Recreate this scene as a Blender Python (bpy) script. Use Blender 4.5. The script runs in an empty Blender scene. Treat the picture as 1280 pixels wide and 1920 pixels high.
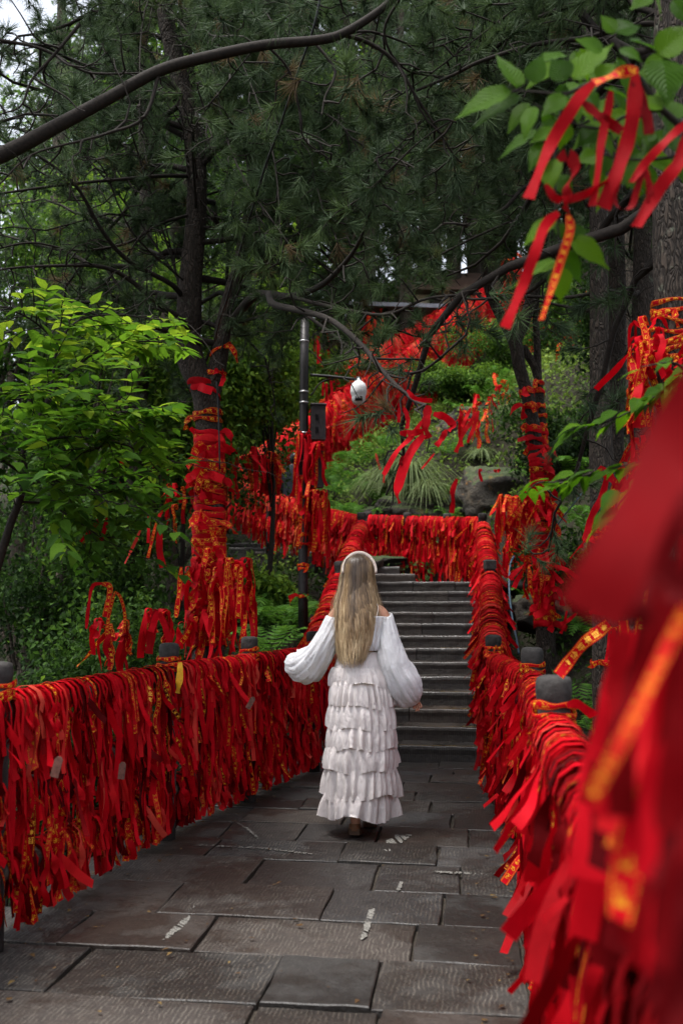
import bpy, math, random
import numpy as np
from mathutils import Vector, Matrix

R = random.Random(7)
N = np.random.default_rng(11)
SC = bpy.context.scene
COL = SC.collection
PI = math.pi

# ------------------------------------------------------------------ camera
CAMH = 1.43
PITCH = math.atan(168 / 1867)
FPX = 1867.0
cam_d = bpy.data.cameras.new('camera')
cam = bpy.data.objects.new('camera', cam_d)
COL.objects.link(cam)
cam.location = (0, 0, CAMH)
cam.rotation_euler = (PI / 2 + PITCH, 0, 0)
cam_d.sensor_fit = 'VERTICAL'
cam_d.sensor_height = 36
cam_d.lens = 35
cam_d.clip_start = 0.05
cam_d.clip_end = 400
cam_d.dof.use_dof = True
cam_d.dof.focus_distance = 6.4
cam_d.dof.aperture_fstop = 2.6
SC.camera = cam

# ------------------------------------------------------------------ world, sun, exposure
world = bpy.data.worlds.new('World')
SC.world = world
world.use_nodes = True
wn = world.node_tree.nodes
wl = world.node_tree.links
bg = wn['Background']
sky = wn.new('ShaderNodeTexSky')
sky.sky_type = 'NISHITA'
sky.sun_disc = False
sky.sun_elevation = math.radians(74)
sky.sun_rotation = math.radians(-115)
sky.altitude = 600
sky.air_density = 1.0
sky.dust_density = 6.0
sky.ozone_density = 1.0
hs = wn.new('ShaderNodeHueSaturation')
hs.inputs['Saturation'].default_value = 0.35
wl.new(sky.outputs[0], hs.inputs['Color'])
wl.new(hs.outputs[0], bg.inputs[0])
bg.inputs[1].default_value = 0.14
sun_d = bpy.data.lights.new('sun', 'SUN')
sun_d.energy = 1.5
sun_d.angle = math.radians(14)
sun_d.color = (1.0, 0.97, 0.93)
sun = bpy.data.objects.new('sun', sun_d)
COL.objects.link(sun)
# light comes from behind the left shoulder, high
sdir = Vector((math.sin(math.radians(-115)) * math.cos(math.radians(74)), math.cos(math.radians(-115)) * math.cos(math.radians(74)), math.sin(math.radians(74))))
sun.rotation_euler = sdir.to_track_quat('Z', 'Y').to_euler()
SC.view_settings.view_transform = 'Standard'
SC.view_settings.look = 'None'
SC.view_settings.exposure = 1.58
SC.view_settings.gamma = 1
SC.view_settings.use_curve_mapping = False
SC.cycles.max_bounces = 7
SC.cycles.diffuse_bounces = 4
SC.cycles.glossy_bounces = 2
SC.cycles.transmission_bounces = 5
SC.cycles.transparent_max_bounces = 8
SC.cycles.caustics_reflective = False
SC.cycles.caustics_refractive = False
SC.cycles.use_denoising = True


# ------------------------------------------------------------------ helpers
def at(px, py, Y):
    """the world point at distance Y that the photograph shows at pixel px, py"""
    rx = (px - 640) / FPX
    ry = (960 - py) / FPX
    d = np.array([rx, math.cos(PITCH) - ry * math.sin(PITCH), math.sin(PITCH) + ry * math.cos(PITCH)])
    return np.array([0, 0, CAMH]) + d * (Y / d[1])


def gnd(px, py, z=0.0):
    rx = (px - 640) / FPX
    ry = (960 - py) / FPX
    d = np.array([rx, math.cos(PITCH) - ry * math.sin(PITCH), math.sin(PITCH) + ry * math.cos(PITCH)])
    return np.array([0, 0, CAMH]) + d * ((z - CAMH) / d[2])


def unit(v):
    v = np.asarray(v, float)
    return v / (np.linalg.norm(v, axis=-1, keepdims=True) + 1e-12)


class G:
    """collects vertices and faces, then links them as one mesh object"""

    def __init__(s):
        s.V, s.Q, s.T, s.UV, s.A, s.B, s.n = [], [], [], [], [], [], 0

    def add(s, V, Q=None, T=None, uv=None, a=0.0, b=0.0):
        V = np.asarray(V, float).reshape(-1, 3)
        k = len(V)
        s.V.append(V)
        if Q is not None and len(Q):
            s.Q.append(np.asarray(Q, np.int64).reshape(-1, 4) + s.n)
        if T is not None and len(T):
            s.T.append(np.asarray(T, np.int64).reshape(-1, 3) + s.n)
        s.UV.append(np.zeros((k, 2)) if uv is None else np.asarray(uv, float))
        s.A.append(np.broadcast_to(np.asarray(a, float), (k,)))
        s.B.append(np.broadcast_to(np.asarray(b, float), (k,)))
        s.n += k
        return s

    def mesh(s, name, mat, smooth=True, origin=None):
        V = np.concatenate(s.V) if s.V else np.zeros((0, 3))
        if origin is not None:
            V = V - np.asarray(origin)
        Q = np.concatenate(s.Q) if s.Q else np.zeros((0, 4), np.int64)
        T = np.concatenate(s.T) if s.T else np.zeros((0, 3), np.int64)
        uv = np.concatenate(s.UV)
        me = bpy.data.meshes.new(name)
        me.vertices.add(len(V))
        me.vertices.foreach_set('co', V.astype(np.float32).ravel())
        li = np.concatenate([Q.ravel(), T.ravel()]).astype(np.int32)
        me.loops.add(len(li))
        me.loops.foreach_set('vertex_index', li)
        nf = len(Q) + len(T)
        me.polygons.add(nf)
        st = np.concatenate([np.arange(len(Q)) * 4, len(Q) * 4 + np.arange(len(T)) * 3]).astype(np.int32)
        me.polygons.foreach_set('loop_start', st)
        me.polygons.foreach_set('use_smooth', np.full(nf, smooth))
        uvl = me.uv_layers.new(name='UVMap')
        uvl.data.foreach_set('uv', uv[li].astype(np.float32).ravel())
        for nm, arr in (('tint', s.A), ('gold', s.B)):
            at_ = me.attributes.new(nm, 'FLOAT', 'POINT')
            at_.data.foreach_set('value', np.concatenate(arr).astype(np.float32))
        me.update(calc_edges=True)
        if mat is not None:
            for m in (mat if isinstance(mat, (list, tuple)) else [mat]):
                me.materials.append(m)
        return me

    def build(s, name, mat, parent=None, smooth=True, origin=None):
        if origin is None and parent is not None:
            origin = np.array(parent.get('_o', (0, 0, 0)))
        me = s.mesh(name, mat, smooth, origin)
        o = bpy.data.objects.new(name, me)
        COL.objects.link(o)
        if parent is not None:
            o.parent = parent
            po = np.array(parent.get('_o', (0, 0, 0)))
            o.location = Vector((origin - po).tolist())
            o['_o'] = [float(x) for x in origin]
        elif origin is not None:
            o.location = Vector([float(x) for x in origin])
            o['_o'] = [float(x) for x in origin]
        return o


def tag(o, label=None, cat=None, group=None, kind=None):
    if label:
        o['label'] = label
    if cat:
        o['category'] = cat
    if group:
        o['group'] = group
    if kind:
        o['kind'] = kind
    return o


def thing(name, label, cat, loc=(0, 0, 0), group=None):
    o = bpy.data.objects.new(name, None)
    COL.objects.link(o)
    o.location = Vector([float(x) for x in loc])
    o['_o'] = [float(x) for x in loc]
    return tag(o, label, cat, group)


def tube(P, rad, n=8, cap=True):
    """vertices, quads, tris, uv of a tube along P with one radius per point"""
    P = np.asarray(P, float)
    m = len(P)
    rad = np.broadcast_to(np.asarray(rad, float), (m,))
    T = unit(np.gradient(P, axis=0))
    ref = np.array([0, 0, 1.0]) if abs(T[0][2]) < .8 else np.array([1.0, 0, 0])
    A = np.zeros((m, 3))
    a = unit(ref - T[0] * np.dot(ref, T[0]))
    for i in range(m):
        a = unit(a - T[i] * np.dot(a, T[i]))
        A[i] = a
    Bn = np.cross(T, A)
    th = np.arange(n) * 2 * PI / n
    V = P[:, None, :] + rad[:, None, None] * (np.cos(th)[None, :, None] * A[:, None, :] + np.sin(th)[None, :, None] * Bn[:, None, :])
    L = np.concatenate([[0], np.cumsum(np.linalg.norm(np.diff(P, axis=0), axis=1))])
    uv = np.stack([np.broadcast_to(th / (2 * PI), (m, n)), np.broadcast_to(L[:, None], (m, n))], -1).reshape(-1, 2)
    i, j = np.meshgrid(np.arange(m - 1), np.arange(n), indexing='ij')
    j2 = (j + 1) % n
    Q = np.stack([i * n + j, i * n + j2, (i + 1) * n + j2, (i + 1) * n + j], -1).reshape(-1, 4)
    V = V.reshape(-1, 3)
    Tt = []
    if cap:
        V = np.concatenate([V, P[:1], P[-1:]])
        uv = np.concatenate([uv, [[0, 0], [0, 0]]])
        c0, c1 = m * n, m * n + 1
        for k in range(n):
            Tt.append((c0, (k + 1) % n, k))
            Tt.append((c1, (m - 1) * n + k, (m - 1) * n + (k + 1) % n))
    return V, Q, Tt, uv


def add_tube(g, P, rad, n=8, cap=True, a=0., b=0.):
    V, Q, T, uv = tube(P, rad, n, cap)
    g.add(V, Q, T, uv, a, b)


def resample(P, n):
    """smooth resampling (Catmull-Rom) of a coarse polyline"""
    P = np.asarray(P, float)
    m = len(P)
    Pp = np.concatenate([[2 * P[0] - P[1]], P, [2 * P[-1] - P[-2]]])
    t = np.linspace(0, m - 1 - 1e-6, n)
    i = t.astype(int)
    f = (t - i)[:, None]
    p0, p1, p2, p3 = Pp[i], Pp[i + 1], Pp[i + 2], Pp[i + 3]
    return .5 * ((2 * p1) + (-p0 + p2) * f + (2 * p0 - 5 * p1 + 4 * p2 - p3) * f ** 2 + (-p0 + 3 * p1 - 3 * p2 + p3) * f ** 3)


def box(g, c, s, rot=0., a=0., b=0., bev=0.0):
    """box with centre c, full size s, turned by rot about z, top edges chamfered by bev"""
    x, y, z = np.asarray(s) / 2
    if bev:
        L = [(-x, -y, -z), (x, -y, -z), (x, y, -z), (-x, y, -z), (-x, -y, z - bev), (x, -y, z - bev), (x, y, z - bev), (-x, y, z - bev),
             (-x + bev, -y + bev, z), (x - bev, -y + bev, z), (x - bev, y - bev, z), (-x + bev, y - bev, z)]
        Q = [(0, 3, 2, 1), (0, 1, 5, 4), (1, 2, 6, 5), (2, 3, 7, 6), (3, 0, 4, 7), (4, 5, 9, 8), (5, 6, 10, 9), (6, 7, 11, 10), (7, 4, 8, 11), (8, 9, 10, 11)]
    else:
        L = [(-x, -y, -z), (x, -y, -z), (x, y, -z), (-x, y, -z), (-x, -y, z), (x, -y, z), (x, y, z), (-x, y, z)]
        Q = [(0, 3, 2, 1), (0, 1, 5, 4), (1, 2, 6, 5), (2, 3, 7, 6), (3, 0, 4, 7), (4, 5, 6, 7)]
    V = np.array(L, float)
    c_, s_ = math.cos(rot), math.sin(rot)
    V = np.stack([V[:, 0] * c_ - V[:, 1] * s_, V[:, 0] * s_ + V[:, 1] * c_, V[:, 2]], 1) + np.asarray(c)
    g.add(V, Q, None, None, a, b)


def lathe(g, c, prof, n=20, sx=1., sy=1., a=0., jitter=0.):
    """prof: list of (radius, z)"""
    prof = np.array(prof, float)
    m = len(prof)
    th = np.arange(n) * 2 * PI / n
    rr = prof[:, 0][:, None] * (1 + jitter * np.sin(th * 3 + prof[:, 1][:, None] * 20)[:, :] + jitter * np.sin(th * 5 + 1.3))
    V = np.stack([rr * np.cos(th) * sx, rr * np.sin(th) * sy, np.broadcast_to(prof[:, 1][:, None], (m, n))], -1).reshape(-1, 3) + np.asarray(c)
    i, j = np.meshgrid(np.arange(m - 1), np.arange(n), indexing='ij')
    j2 = (j + 1) % n
    Q = np.stack([i * n + j, i * n + j2, (i + 1) * n + j2, (i + 1) * n + j], -1).reshape(-1, 4)
    g.add(V, Q, None, None, a)


def grid(g, P, closed=False, a=0., b=0., uv=None):
    """P: (m, n, 3) grid of points; closed joins the last column to the first"""
    m, n = P.shape[:2]
    nn = n if closed else n - 1
    i, j = np.meshgrid(np.arange(m - 1), np.arange(nn), indexing='ij')
    j2 = (j + 1) % n
    Q = np.stack([i * n + j, i * n + j2, (i + 1) * n + j2, (i + 1) * n + j], -1).reshape(-1, 4)
    g.add(P.reshape(-1, 3), Q, None, uv, a, b)


# ------------------------------------------------------------------ materials
def new_mat(name):
    m = bpy.data.materials.new(name)
    m.use_nodes = True
    nt = m.node_tree
    p = nt.nodes['Principled BSDF']
    p.inputs['Specular IOR Level'].default_value = 0.3
    return m, nt, nt.nodes, nt.links, p


def nd(nt, typ, **kw):
    n = nt.nodes.new(typ)
    for k, v in kw.items():
        if k.startswith('i_'):
            key = k[2:]
            key = int(key) if key.isdigit() else key.replace('_', ' ')
            n.inputs[key].default_value = v
        else:
            setattr(n, k, v)
    return n


def ramp(nt, fac, stops, interp='LINEAR'):
    r = nt.nodes.new('ShaderNodeValToRGB')
    r.color_ramp.interpolation = interp
    e = r.color_ramp.elements
    while len(e) > 1:
        e.remove(e[-1])
    for i, (p, c) in enumerate(stops):
        x = e[0] if i == 0 else e.new(p)
        x.position = p
        x.color = (*c, 1) if len(c) == 3 else c
    nt.links.new(fac, r.inputs[0])
    return r.outputs[0]


def noise(nt, scale, detail=4., rough=.55, coord=None, dist=0.):
    n = nd(nt, 'ShaderNodeTexNoise')
    n.inputs['Scale'].default_value = scale
    n.inputs['Detail'].default_value = detail
    n.inputs['Roughness'].default_value = rough
    n.inputs['Distortion'].default_value = dist
    if coord is not None:
        nt.links.new(coord, n.inputs['Vector'])
    return n.outputs['Fac']


def math_n(nt, op, a, b=None, c=None):
    n = nt.nodes.new('ShaderNodeMath')
    n.operation = op
    for i, v in enumerate((a, b, c)):
        if v is None:
            continue
        if isinstance(v, (int, float)):
            n.inputs[i].default_value = v
        else:
            nt.links.new(v, n.inputs[i])
    return n.outputs[0]


def mixc(nt, f, a, b, mode='MIX'):
    n = nt.nodes.new('ShaderNodeMix')
    n.data_type = 'RGBA'
    n.blend_type = mode
    for i, v in ((0, f), (6, a), (7, b)):
        if isinstance(v, (int, float)):
            n.inputs[i].default_value = v
        elif isinstance(v, tuple):
            n.inputs[i].default_value = (*v, 1) if len(v) == 3 else v
        else:
            nt.links.new(v, n.inputs[i])
    return n.outputs[2]


def bump(nt, h, strength=.5, dist=.02, normal=None):
    b = nt.nodes.new('ShaderNodeBump')
    b.inputs['Strength'].default_value = strength
    b.inputs['Distance'].default_value = dist
    nt.links.new(h, b.inputs['Height'])
    if normal is not None:
        nt.links.new(normal, b.inputs['Normal'])
    return b.outputs[0]


def attr(nt, name):
    a = nt.nodes.new('ShaderNodeAttribute')
    a.attribute_name = name
    return a.outputs['Fac']


def wpos(nt):
    return nt.nodes.new('ShaderNodeNewGeometry').outputs['Position']


def scaled(nt, vec, s):
    m = nt.nodes.new('ShaderNodeMapping')
    m.inputs['Scale'].default_value = s
    nt.links.new(vec, m.inputs['Vector'])
    return m.outputs[0]


def simple_mat(name, col, rough=.6, metal=0., nscale=30., var=.35, bstr=.3, bdist=.004):
    m, nt, ns, ls, p = new_mat(name)
    f = noise(nt, nscale, 5, .6, wpos(nt))
    dark = tuple(c * (1 - var) for c in col)
    lite = tuple(min(1, c * (1 + var)) for c in col)
    ls.new(ramp(nt, f, [(.3, dark), (.7, lite)]), p.inputs['Base Color'])
    p.inputs['Roughness'].default_value = rough
    p.inputs['Metallic'].default_value = metal
    ls.new(bump(nt, f, bstr, bdist), p.inputs['Normal'])
    return m


def thin_mat(name, colsock_fn, rough=.5, trans=.3, spec=.3, tcol_gain=1.3, bumpfn=None):
    """thin sheet (leaf, cloth): principled front mixed with translucent"""
    m, nt, ns, ls, p = new_mat(name)
    c = colsock_fn(nt)
    ls.new(c, p.inputs['Base Color'])
    p.inputs['Roughness'].default_value = rough
    p.inputs['Specular IOR Level'].default_value = spec
    tr = ns.new('ShaderNodeBsdfTranslucent')
    g = mixc(nt, 1.0, c, (tcol_gain, tcol_gain, tcol_gain * .8), 'MULTIPLY')
    ls.new(g, tr.inputs['Color'])
    mx = ns.new('ShaderNodeMixShader')
    mx.inputs[0].default_value = trans
    ls.new(p.outputs[0], mx.inputs[1])
    ls.new(tr.outputs[0], mx.inputs[2])
    ls.new(mx.outputs[0], ns['Material Output'].inputs['Surface'])
    if bumpfn:
        b = bumpfn(nt)
        ls.new(b, p.inputs['Normal'])
        ls.new(b, tr.inputs['Normal'])
    return m


def ribbon_col(nt, gold_on=True):
    """red cloth; where the gold attribute is set, a printed border of dots and blocky gold characters"""
    t = attr(nt, 'tint')
    g = attr(nt, 'gold')
    red = ramp(nt, t, [(0., (.07, .0004, .0015)), (.12, (.20, .0008, .003)), (.4, (.46, .0014, .007)), (.7, (.58, .003, .012)), (.88, (.66, .014, .018)), (1., (.64, .07, .045))])  # lowest stop is a painted shade tone for the ribbons nearest the camera
    uvn = nt.nodes.new('ShaderNodeUVMap')
    sx = nt.nodes.new('ShaderNodeSeparateXYZ')
    nt.links.new(uvn.outputs[0], sx.inputs[0])
    u, v = sx.outputs[0], sx.outputs[1]
    # dots along both edges
    du = math_n(nt, 'ABSOLUTE', math_n(nt, 'SUBTRACT', math_n(nt, 'ABSOLUTE', math_n(nt, 'SUBTRACT', u, .5)), .38))
    e1 = math_n(nt, 'LESS_THAN', du, .035)
    fr = math_n(nt, 'FRACT', math_n(nt, 'MULTIPLY', v, 6.))
    e2 = math_n(nt, 'LESS_THAN', fr, .55)
    dots = math_n(nt, 'MULTIPLY', e1, e2)
    # stroke-like blocks in the middle, in runs of five cells out of seven
    fv = math_n(nt, 'FRACT', v)
    c1 = math_n(nt, 'LESS_THAN', math_n(nt, 'ABSOLUTE', math_n(nt, 'SUBTRACT', u, .5)), .24)
    c2 = math_n(nt, 'LESS_THAN', math_n(nt, 'ABSOLUTE', math_n(nt, 'SUBTRACT', fv, .5)), .30)
    run = math_n(nt, 'LESS_THAN', math_n(nt, 'FRACT', math_n(nt, 'MULTIPLY', math_n(nt, 'FLOOR', v), 1 / 7.)), .72)
    cb = nt.nodes.new('ShaderNodeCombineXYZ')
    nt.links.new(math_n(nt, 'FLOOR', math_n(nt, 'MULTIPLY', u, 11.)), cb.inputs[0])
    nt.links.new(math_n(nt, 'FLOOR', math_n(nt, 'MULTIPLY', v, 10.)), cb.inputs[1])
    wnz = nt.nodes.new('ShaderNodeTexWhiteNoise')
    nt.links.new(cb.outputs[0], wnz.inputs['Vector'])
    st = math_n(nt, 'GREATER_THAN', wnz.outputs['Value'], .5)
    glyph = math_n(nt, 'MULTIPLY', math_n(nt, 'MULTIPLY', c1, c2), math_n(nt, 'MULTIPLY', st, run))
    glyph = math_n(nt, 'MULTIPLY', glyph, math_n(nt, 'GREATER_THAN', g, .8))
    pr = math_n(nt, 'MAXIMUM', dots, glyph)
    pr = math_n(nt, 'MULTIPLY', pr, math_n(nt, 'GREATER_THAN', g, .5))
    worn = ramp(nt, noise(nt, 60., 3, .6, wpos(nt)), [(.36, (0, 0, 0)), (.46, (1, 1, 1))])
    pr = math_n(nt, 'MULTIPLY', pr, worn)
    # dirt
    d = noise(nt, 9., 4, .6, wpos(nt))
    red = mixc(nt, 1., red, ramp(nt, d, [(.3, (.72, .72, .72)), (.65, (1, 1, 1))]), 'MULTIPLY')
    return mixc(nt, pr, red, (.72, .36, .02)), pr


def ribbon_mat():
    m, nt, ns, ls, p = new_mat('ribbon_cloth')
    c, pr = ribbon_col(nt)
    ls.new(c, p.inputs['Base Color'])
    p.inputs['Roughness'].default_value = .6
    p.inputs['Specular IOR Level'].default_value = .07
    tr = ns.new('ShaderNodeBsdfTranslucent')
    ls.new(c, tr.inputs['Color'])
    mx = ns.new('ShaderNodeMixShader')
    mx.inputs[0].default_value = .28
    ls.new(p.outputs[0], mx.inputs[1])
    ls.new(tr.outputs[0], mx.inputs[2])
    ls.new(mx.outputs[0], ns['Material Output'].inputs['Surface'])
    w = scaled(nt, wpos(nt), (1, 1, .35))
    b = bump(nt, noise(nt, 70., 3, .5, w), .35, .006)
    ls.new(b, p.inputs['Normal'])
    return m


M = {}
M['ribbon'] = ribbon_mat()
M['gold'] = simple_mat('gold_print', (.78, .40, .035), .45, 0., 80, .2)
M['post'] = simple_mat('dark_stone_post', (.032, .029, .027), .8, 0, 22, .5, .8, .01)
M['rail'] = simple_mat('rail_concrete', (.10, .075, .06), .8, 0, 18, .4, .6, .01)
M['pole'] = simple_mat('pole_paint', (.022, .02, .02), .45, .3, 12, .4, .2)
M['box'] = simple_mat('box_paint', (.035, .028, .03), .5, .2, 14, .3, .15)
M['strap'] = simple_mat('steel_strap', (.45, .45, .45), .35, .8, 30, .2)
M['white'] = simple_mat('white_plastic', (.72, .73, .74), .35, 0, 10, .06, .02)
M['lens'] = simple_mat('black_lens', (.01, .01, .012), .08, 0, 10, .1, .0)
M['tag'] = simple_mat('wooden_tag', (.14, .06, .045), .6, 0, 40, .4)
M['yellow'] = simple_mat('yellow_cloth', (.75, .38, .02), .55, 0, 40, .2)
M['cable'] = simple_mat('cable_rubber', (.012, .013, .014), .5, 0, 20, .3)
M['hose'] = simple_mat('hose_blue', (.03, .06, .09), .45, 0, 20, .2)
M['signred'] = simple_mat('painted_board', (.28, .04, .02), .6, 0, 15, .4)
M['plaster'] = simple_mat('pale_plaster', (.72, .62, .42), .8, 0, 5, .12)
M['roof'] = simple_mat('grey_roof', (.34, .37, .42), .55, 0, 6, .2)
M['eave'] = simple_mat('dark_eave', (.12, .07, .05), .7, 0, 9, .3)
M['jacket'] = simple_mat('dark_jacket', (.02, .023, .032), .8, 0, 20, .3)
M['vein'] = simple_mat('white_vein', (.15, .145, .13), .7, 0, 160, .7, .8, .004)
M['paint'] = simple_mat('yellow_paint', (.30, .19, .03), .6, 0, 60, .6)


def bark_mat(name, c1, c2, sc=1.):
    m, nt, ns, ls, p = new_mat(name)
    co = scaled(nt, wpos(nt), (1, 1, .28))
    v = nd(nt, 'ShaderNodeTexVoronoi')
    v.feature = 'DISTANCE_TO_EDGE'
    v.inputs['Scale'].default_value = 44 * sc
    dn = nd(nt, 'ShaderNodeTexNoise')
    dn.inputs['Scale'].default_value = 14
    ls.new(co, dn.inputs['Vector'])
    mv = nd(nt, 'ShaderNodeMixRGB')
    mv.inputs[0].default_value = .16
    ls.new(co, mv.inputs[1])
    ls.new(dn.outputs['Color'], mv.inputs[2])
    ls.new(mv.outputs[0], v.inputs['Vector'])
    cr = ramp(nt, v.outputs['Distance'], [(0., (0, 0, 0)), (.25, (1, 1, 1))])
    nf = noise(nt, 40., 5, .65, co)
    big = noise(nt, 3., 3, .5, wpos(nt))
    col = mixc(nt, nf, c1, c2)
    col = mixc(nt, 1., col, ramp(nt, cr, [(0., (.35, .35, .35)), (1., (1, 1, 1))]), 'MULTIPLY')
    lich = ramp(nt, noise(nt, 11., 5, .7, wpos(nt)), [(.60, (0, 0, 0)), (.70, (.5, .5, .5))])
    col = mixc(nt, lich, col, (.16, .18, .13))
    ls.new(col, p.inputs['Base Color'])
    p.inputs['Roughness'].default_value = .9
    h = math_n(nt, 'ADD', math_n(nt, 'MULTIPLY', cr, .7), math_n(nt, 'MULTIPLY', nf, .5))
    ls.new(bump(nt, h, .9, .018), p.inputs['Normal'])
    return m


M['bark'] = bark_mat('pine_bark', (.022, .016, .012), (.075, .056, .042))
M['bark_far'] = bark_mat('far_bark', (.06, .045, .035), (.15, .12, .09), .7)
M['twig'] = simple_mat('twig_bark', (.016, .012, .009), .9, 0, 60, .5, .5, .003)


def leaf_mat(name, stops, trans=.35, rough=.45, veins=False, gain=1.5):
    def cf(nt):
        return ramp(nt, attr(nt, 'tint'), stops)

    def bf(nt):
        uvn = nt.nodes.new('ShaderNodeUVMap')
        sx = nt.nodes.new('ShaderNodeSeparateXYZ')
        nt.links.new(uvn.outputs[0], sx.inputs[0])
        au = math_n(nt, 'ABSOLUTE', math_n(nt, 'SUBTRACT', sx.outputs[0], .5))
        w = math_n(nt, 'SINE', math_n(nt, 'MULTIPLY', math_n(nt, 'SUBTRACT', sx.outputs[1], math_n(nt, 'MULTIPLY', au, .8)), 60.))
        return bump(nt, w, .5, .004)
    return thin_mat(name, cf, rough + .1, trans, .10, gain, bf if veins else None)


M['leaf_big'] = leaf_mat('cherry_leaf', [(0, (.020, .060, .003)), (.5, (.045, .115, .004)), (1, (.085, .18, .006))], .48, .4, True)
M['leaf'] = leaf_mat('bright_leaf', [(0, (.016, .045, .010)), (.45, (.045, .12, .012)), (.8, (.12, .24, .018)), (1, (.27, .38, .03))], .48, .4, True)
M['leaf_far'] = leaf_mat('forest_leaf', [(0, (.008, .020, .006)), (.3, (.022, .05, .010)), (.6, (.05, .11, .018)), (1, (.15, .25, .03))], .35, .5)
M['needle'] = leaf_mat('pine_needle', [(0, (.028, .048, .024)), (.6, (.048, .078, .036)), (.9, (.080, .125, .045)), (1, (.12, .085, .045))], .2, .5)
M['needle_far'] = leaf_mat('far_pine_needle', [(0, (.06, .090, .058)), (.6, (.10, .145, .088)), (1, (.16, .20, .11))], .25, .6)  # paler than the near needles: distance haze painted into the colour
M['fern'] = leaf_mat('fern_frond', [(0, (.025, .07, .012)), (.6, (.055, .14, .018)), (1, (.14, .26, .04))], .35, .5)
M['blade'] = leaf_mat('grass_blade', [(0, (.10, .085, .04)), (.35, (.10, .13, .05)), (1, (.17, .23, .10))], .3, .5)
M['cover'] = leaf_mat('ground_leaf', [(0, (.010, .020, .006)), (.4, (.035, .07, .014)), (.75, (.12, .19, .035)), (1, (.20, .28, .05))], .3, .55)


def ground_mat():
    m, nt, ns, ls, p = new_mat('forest_soil')
    n1 = noise(nt, 6., 6, .6, wpos(nt))
    n2 = noise(nt, 45., 4, .7, wpos(nt))
    c = ramp(nt, n1, [(.3, (.014, .011, .007)), (.55, (.022, .021, .010)), (.75, (.025, .04, .013))])
    c = mixc(nt, 1., c, ramp(nt, n2, [(.3, (.5, .5, .5)), (.7, (1.4, 1.3, 1.2))]), 'MULTIPLY')
    ls.new(c, p.inputs['Base Color'])
    p.inputs['Roughness'].default_value = 1
    ls.new(bump(nt, n2, .8, .05), p.inputs['Normal'])
    return m


M['soil'] = ground_mat()


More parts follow.
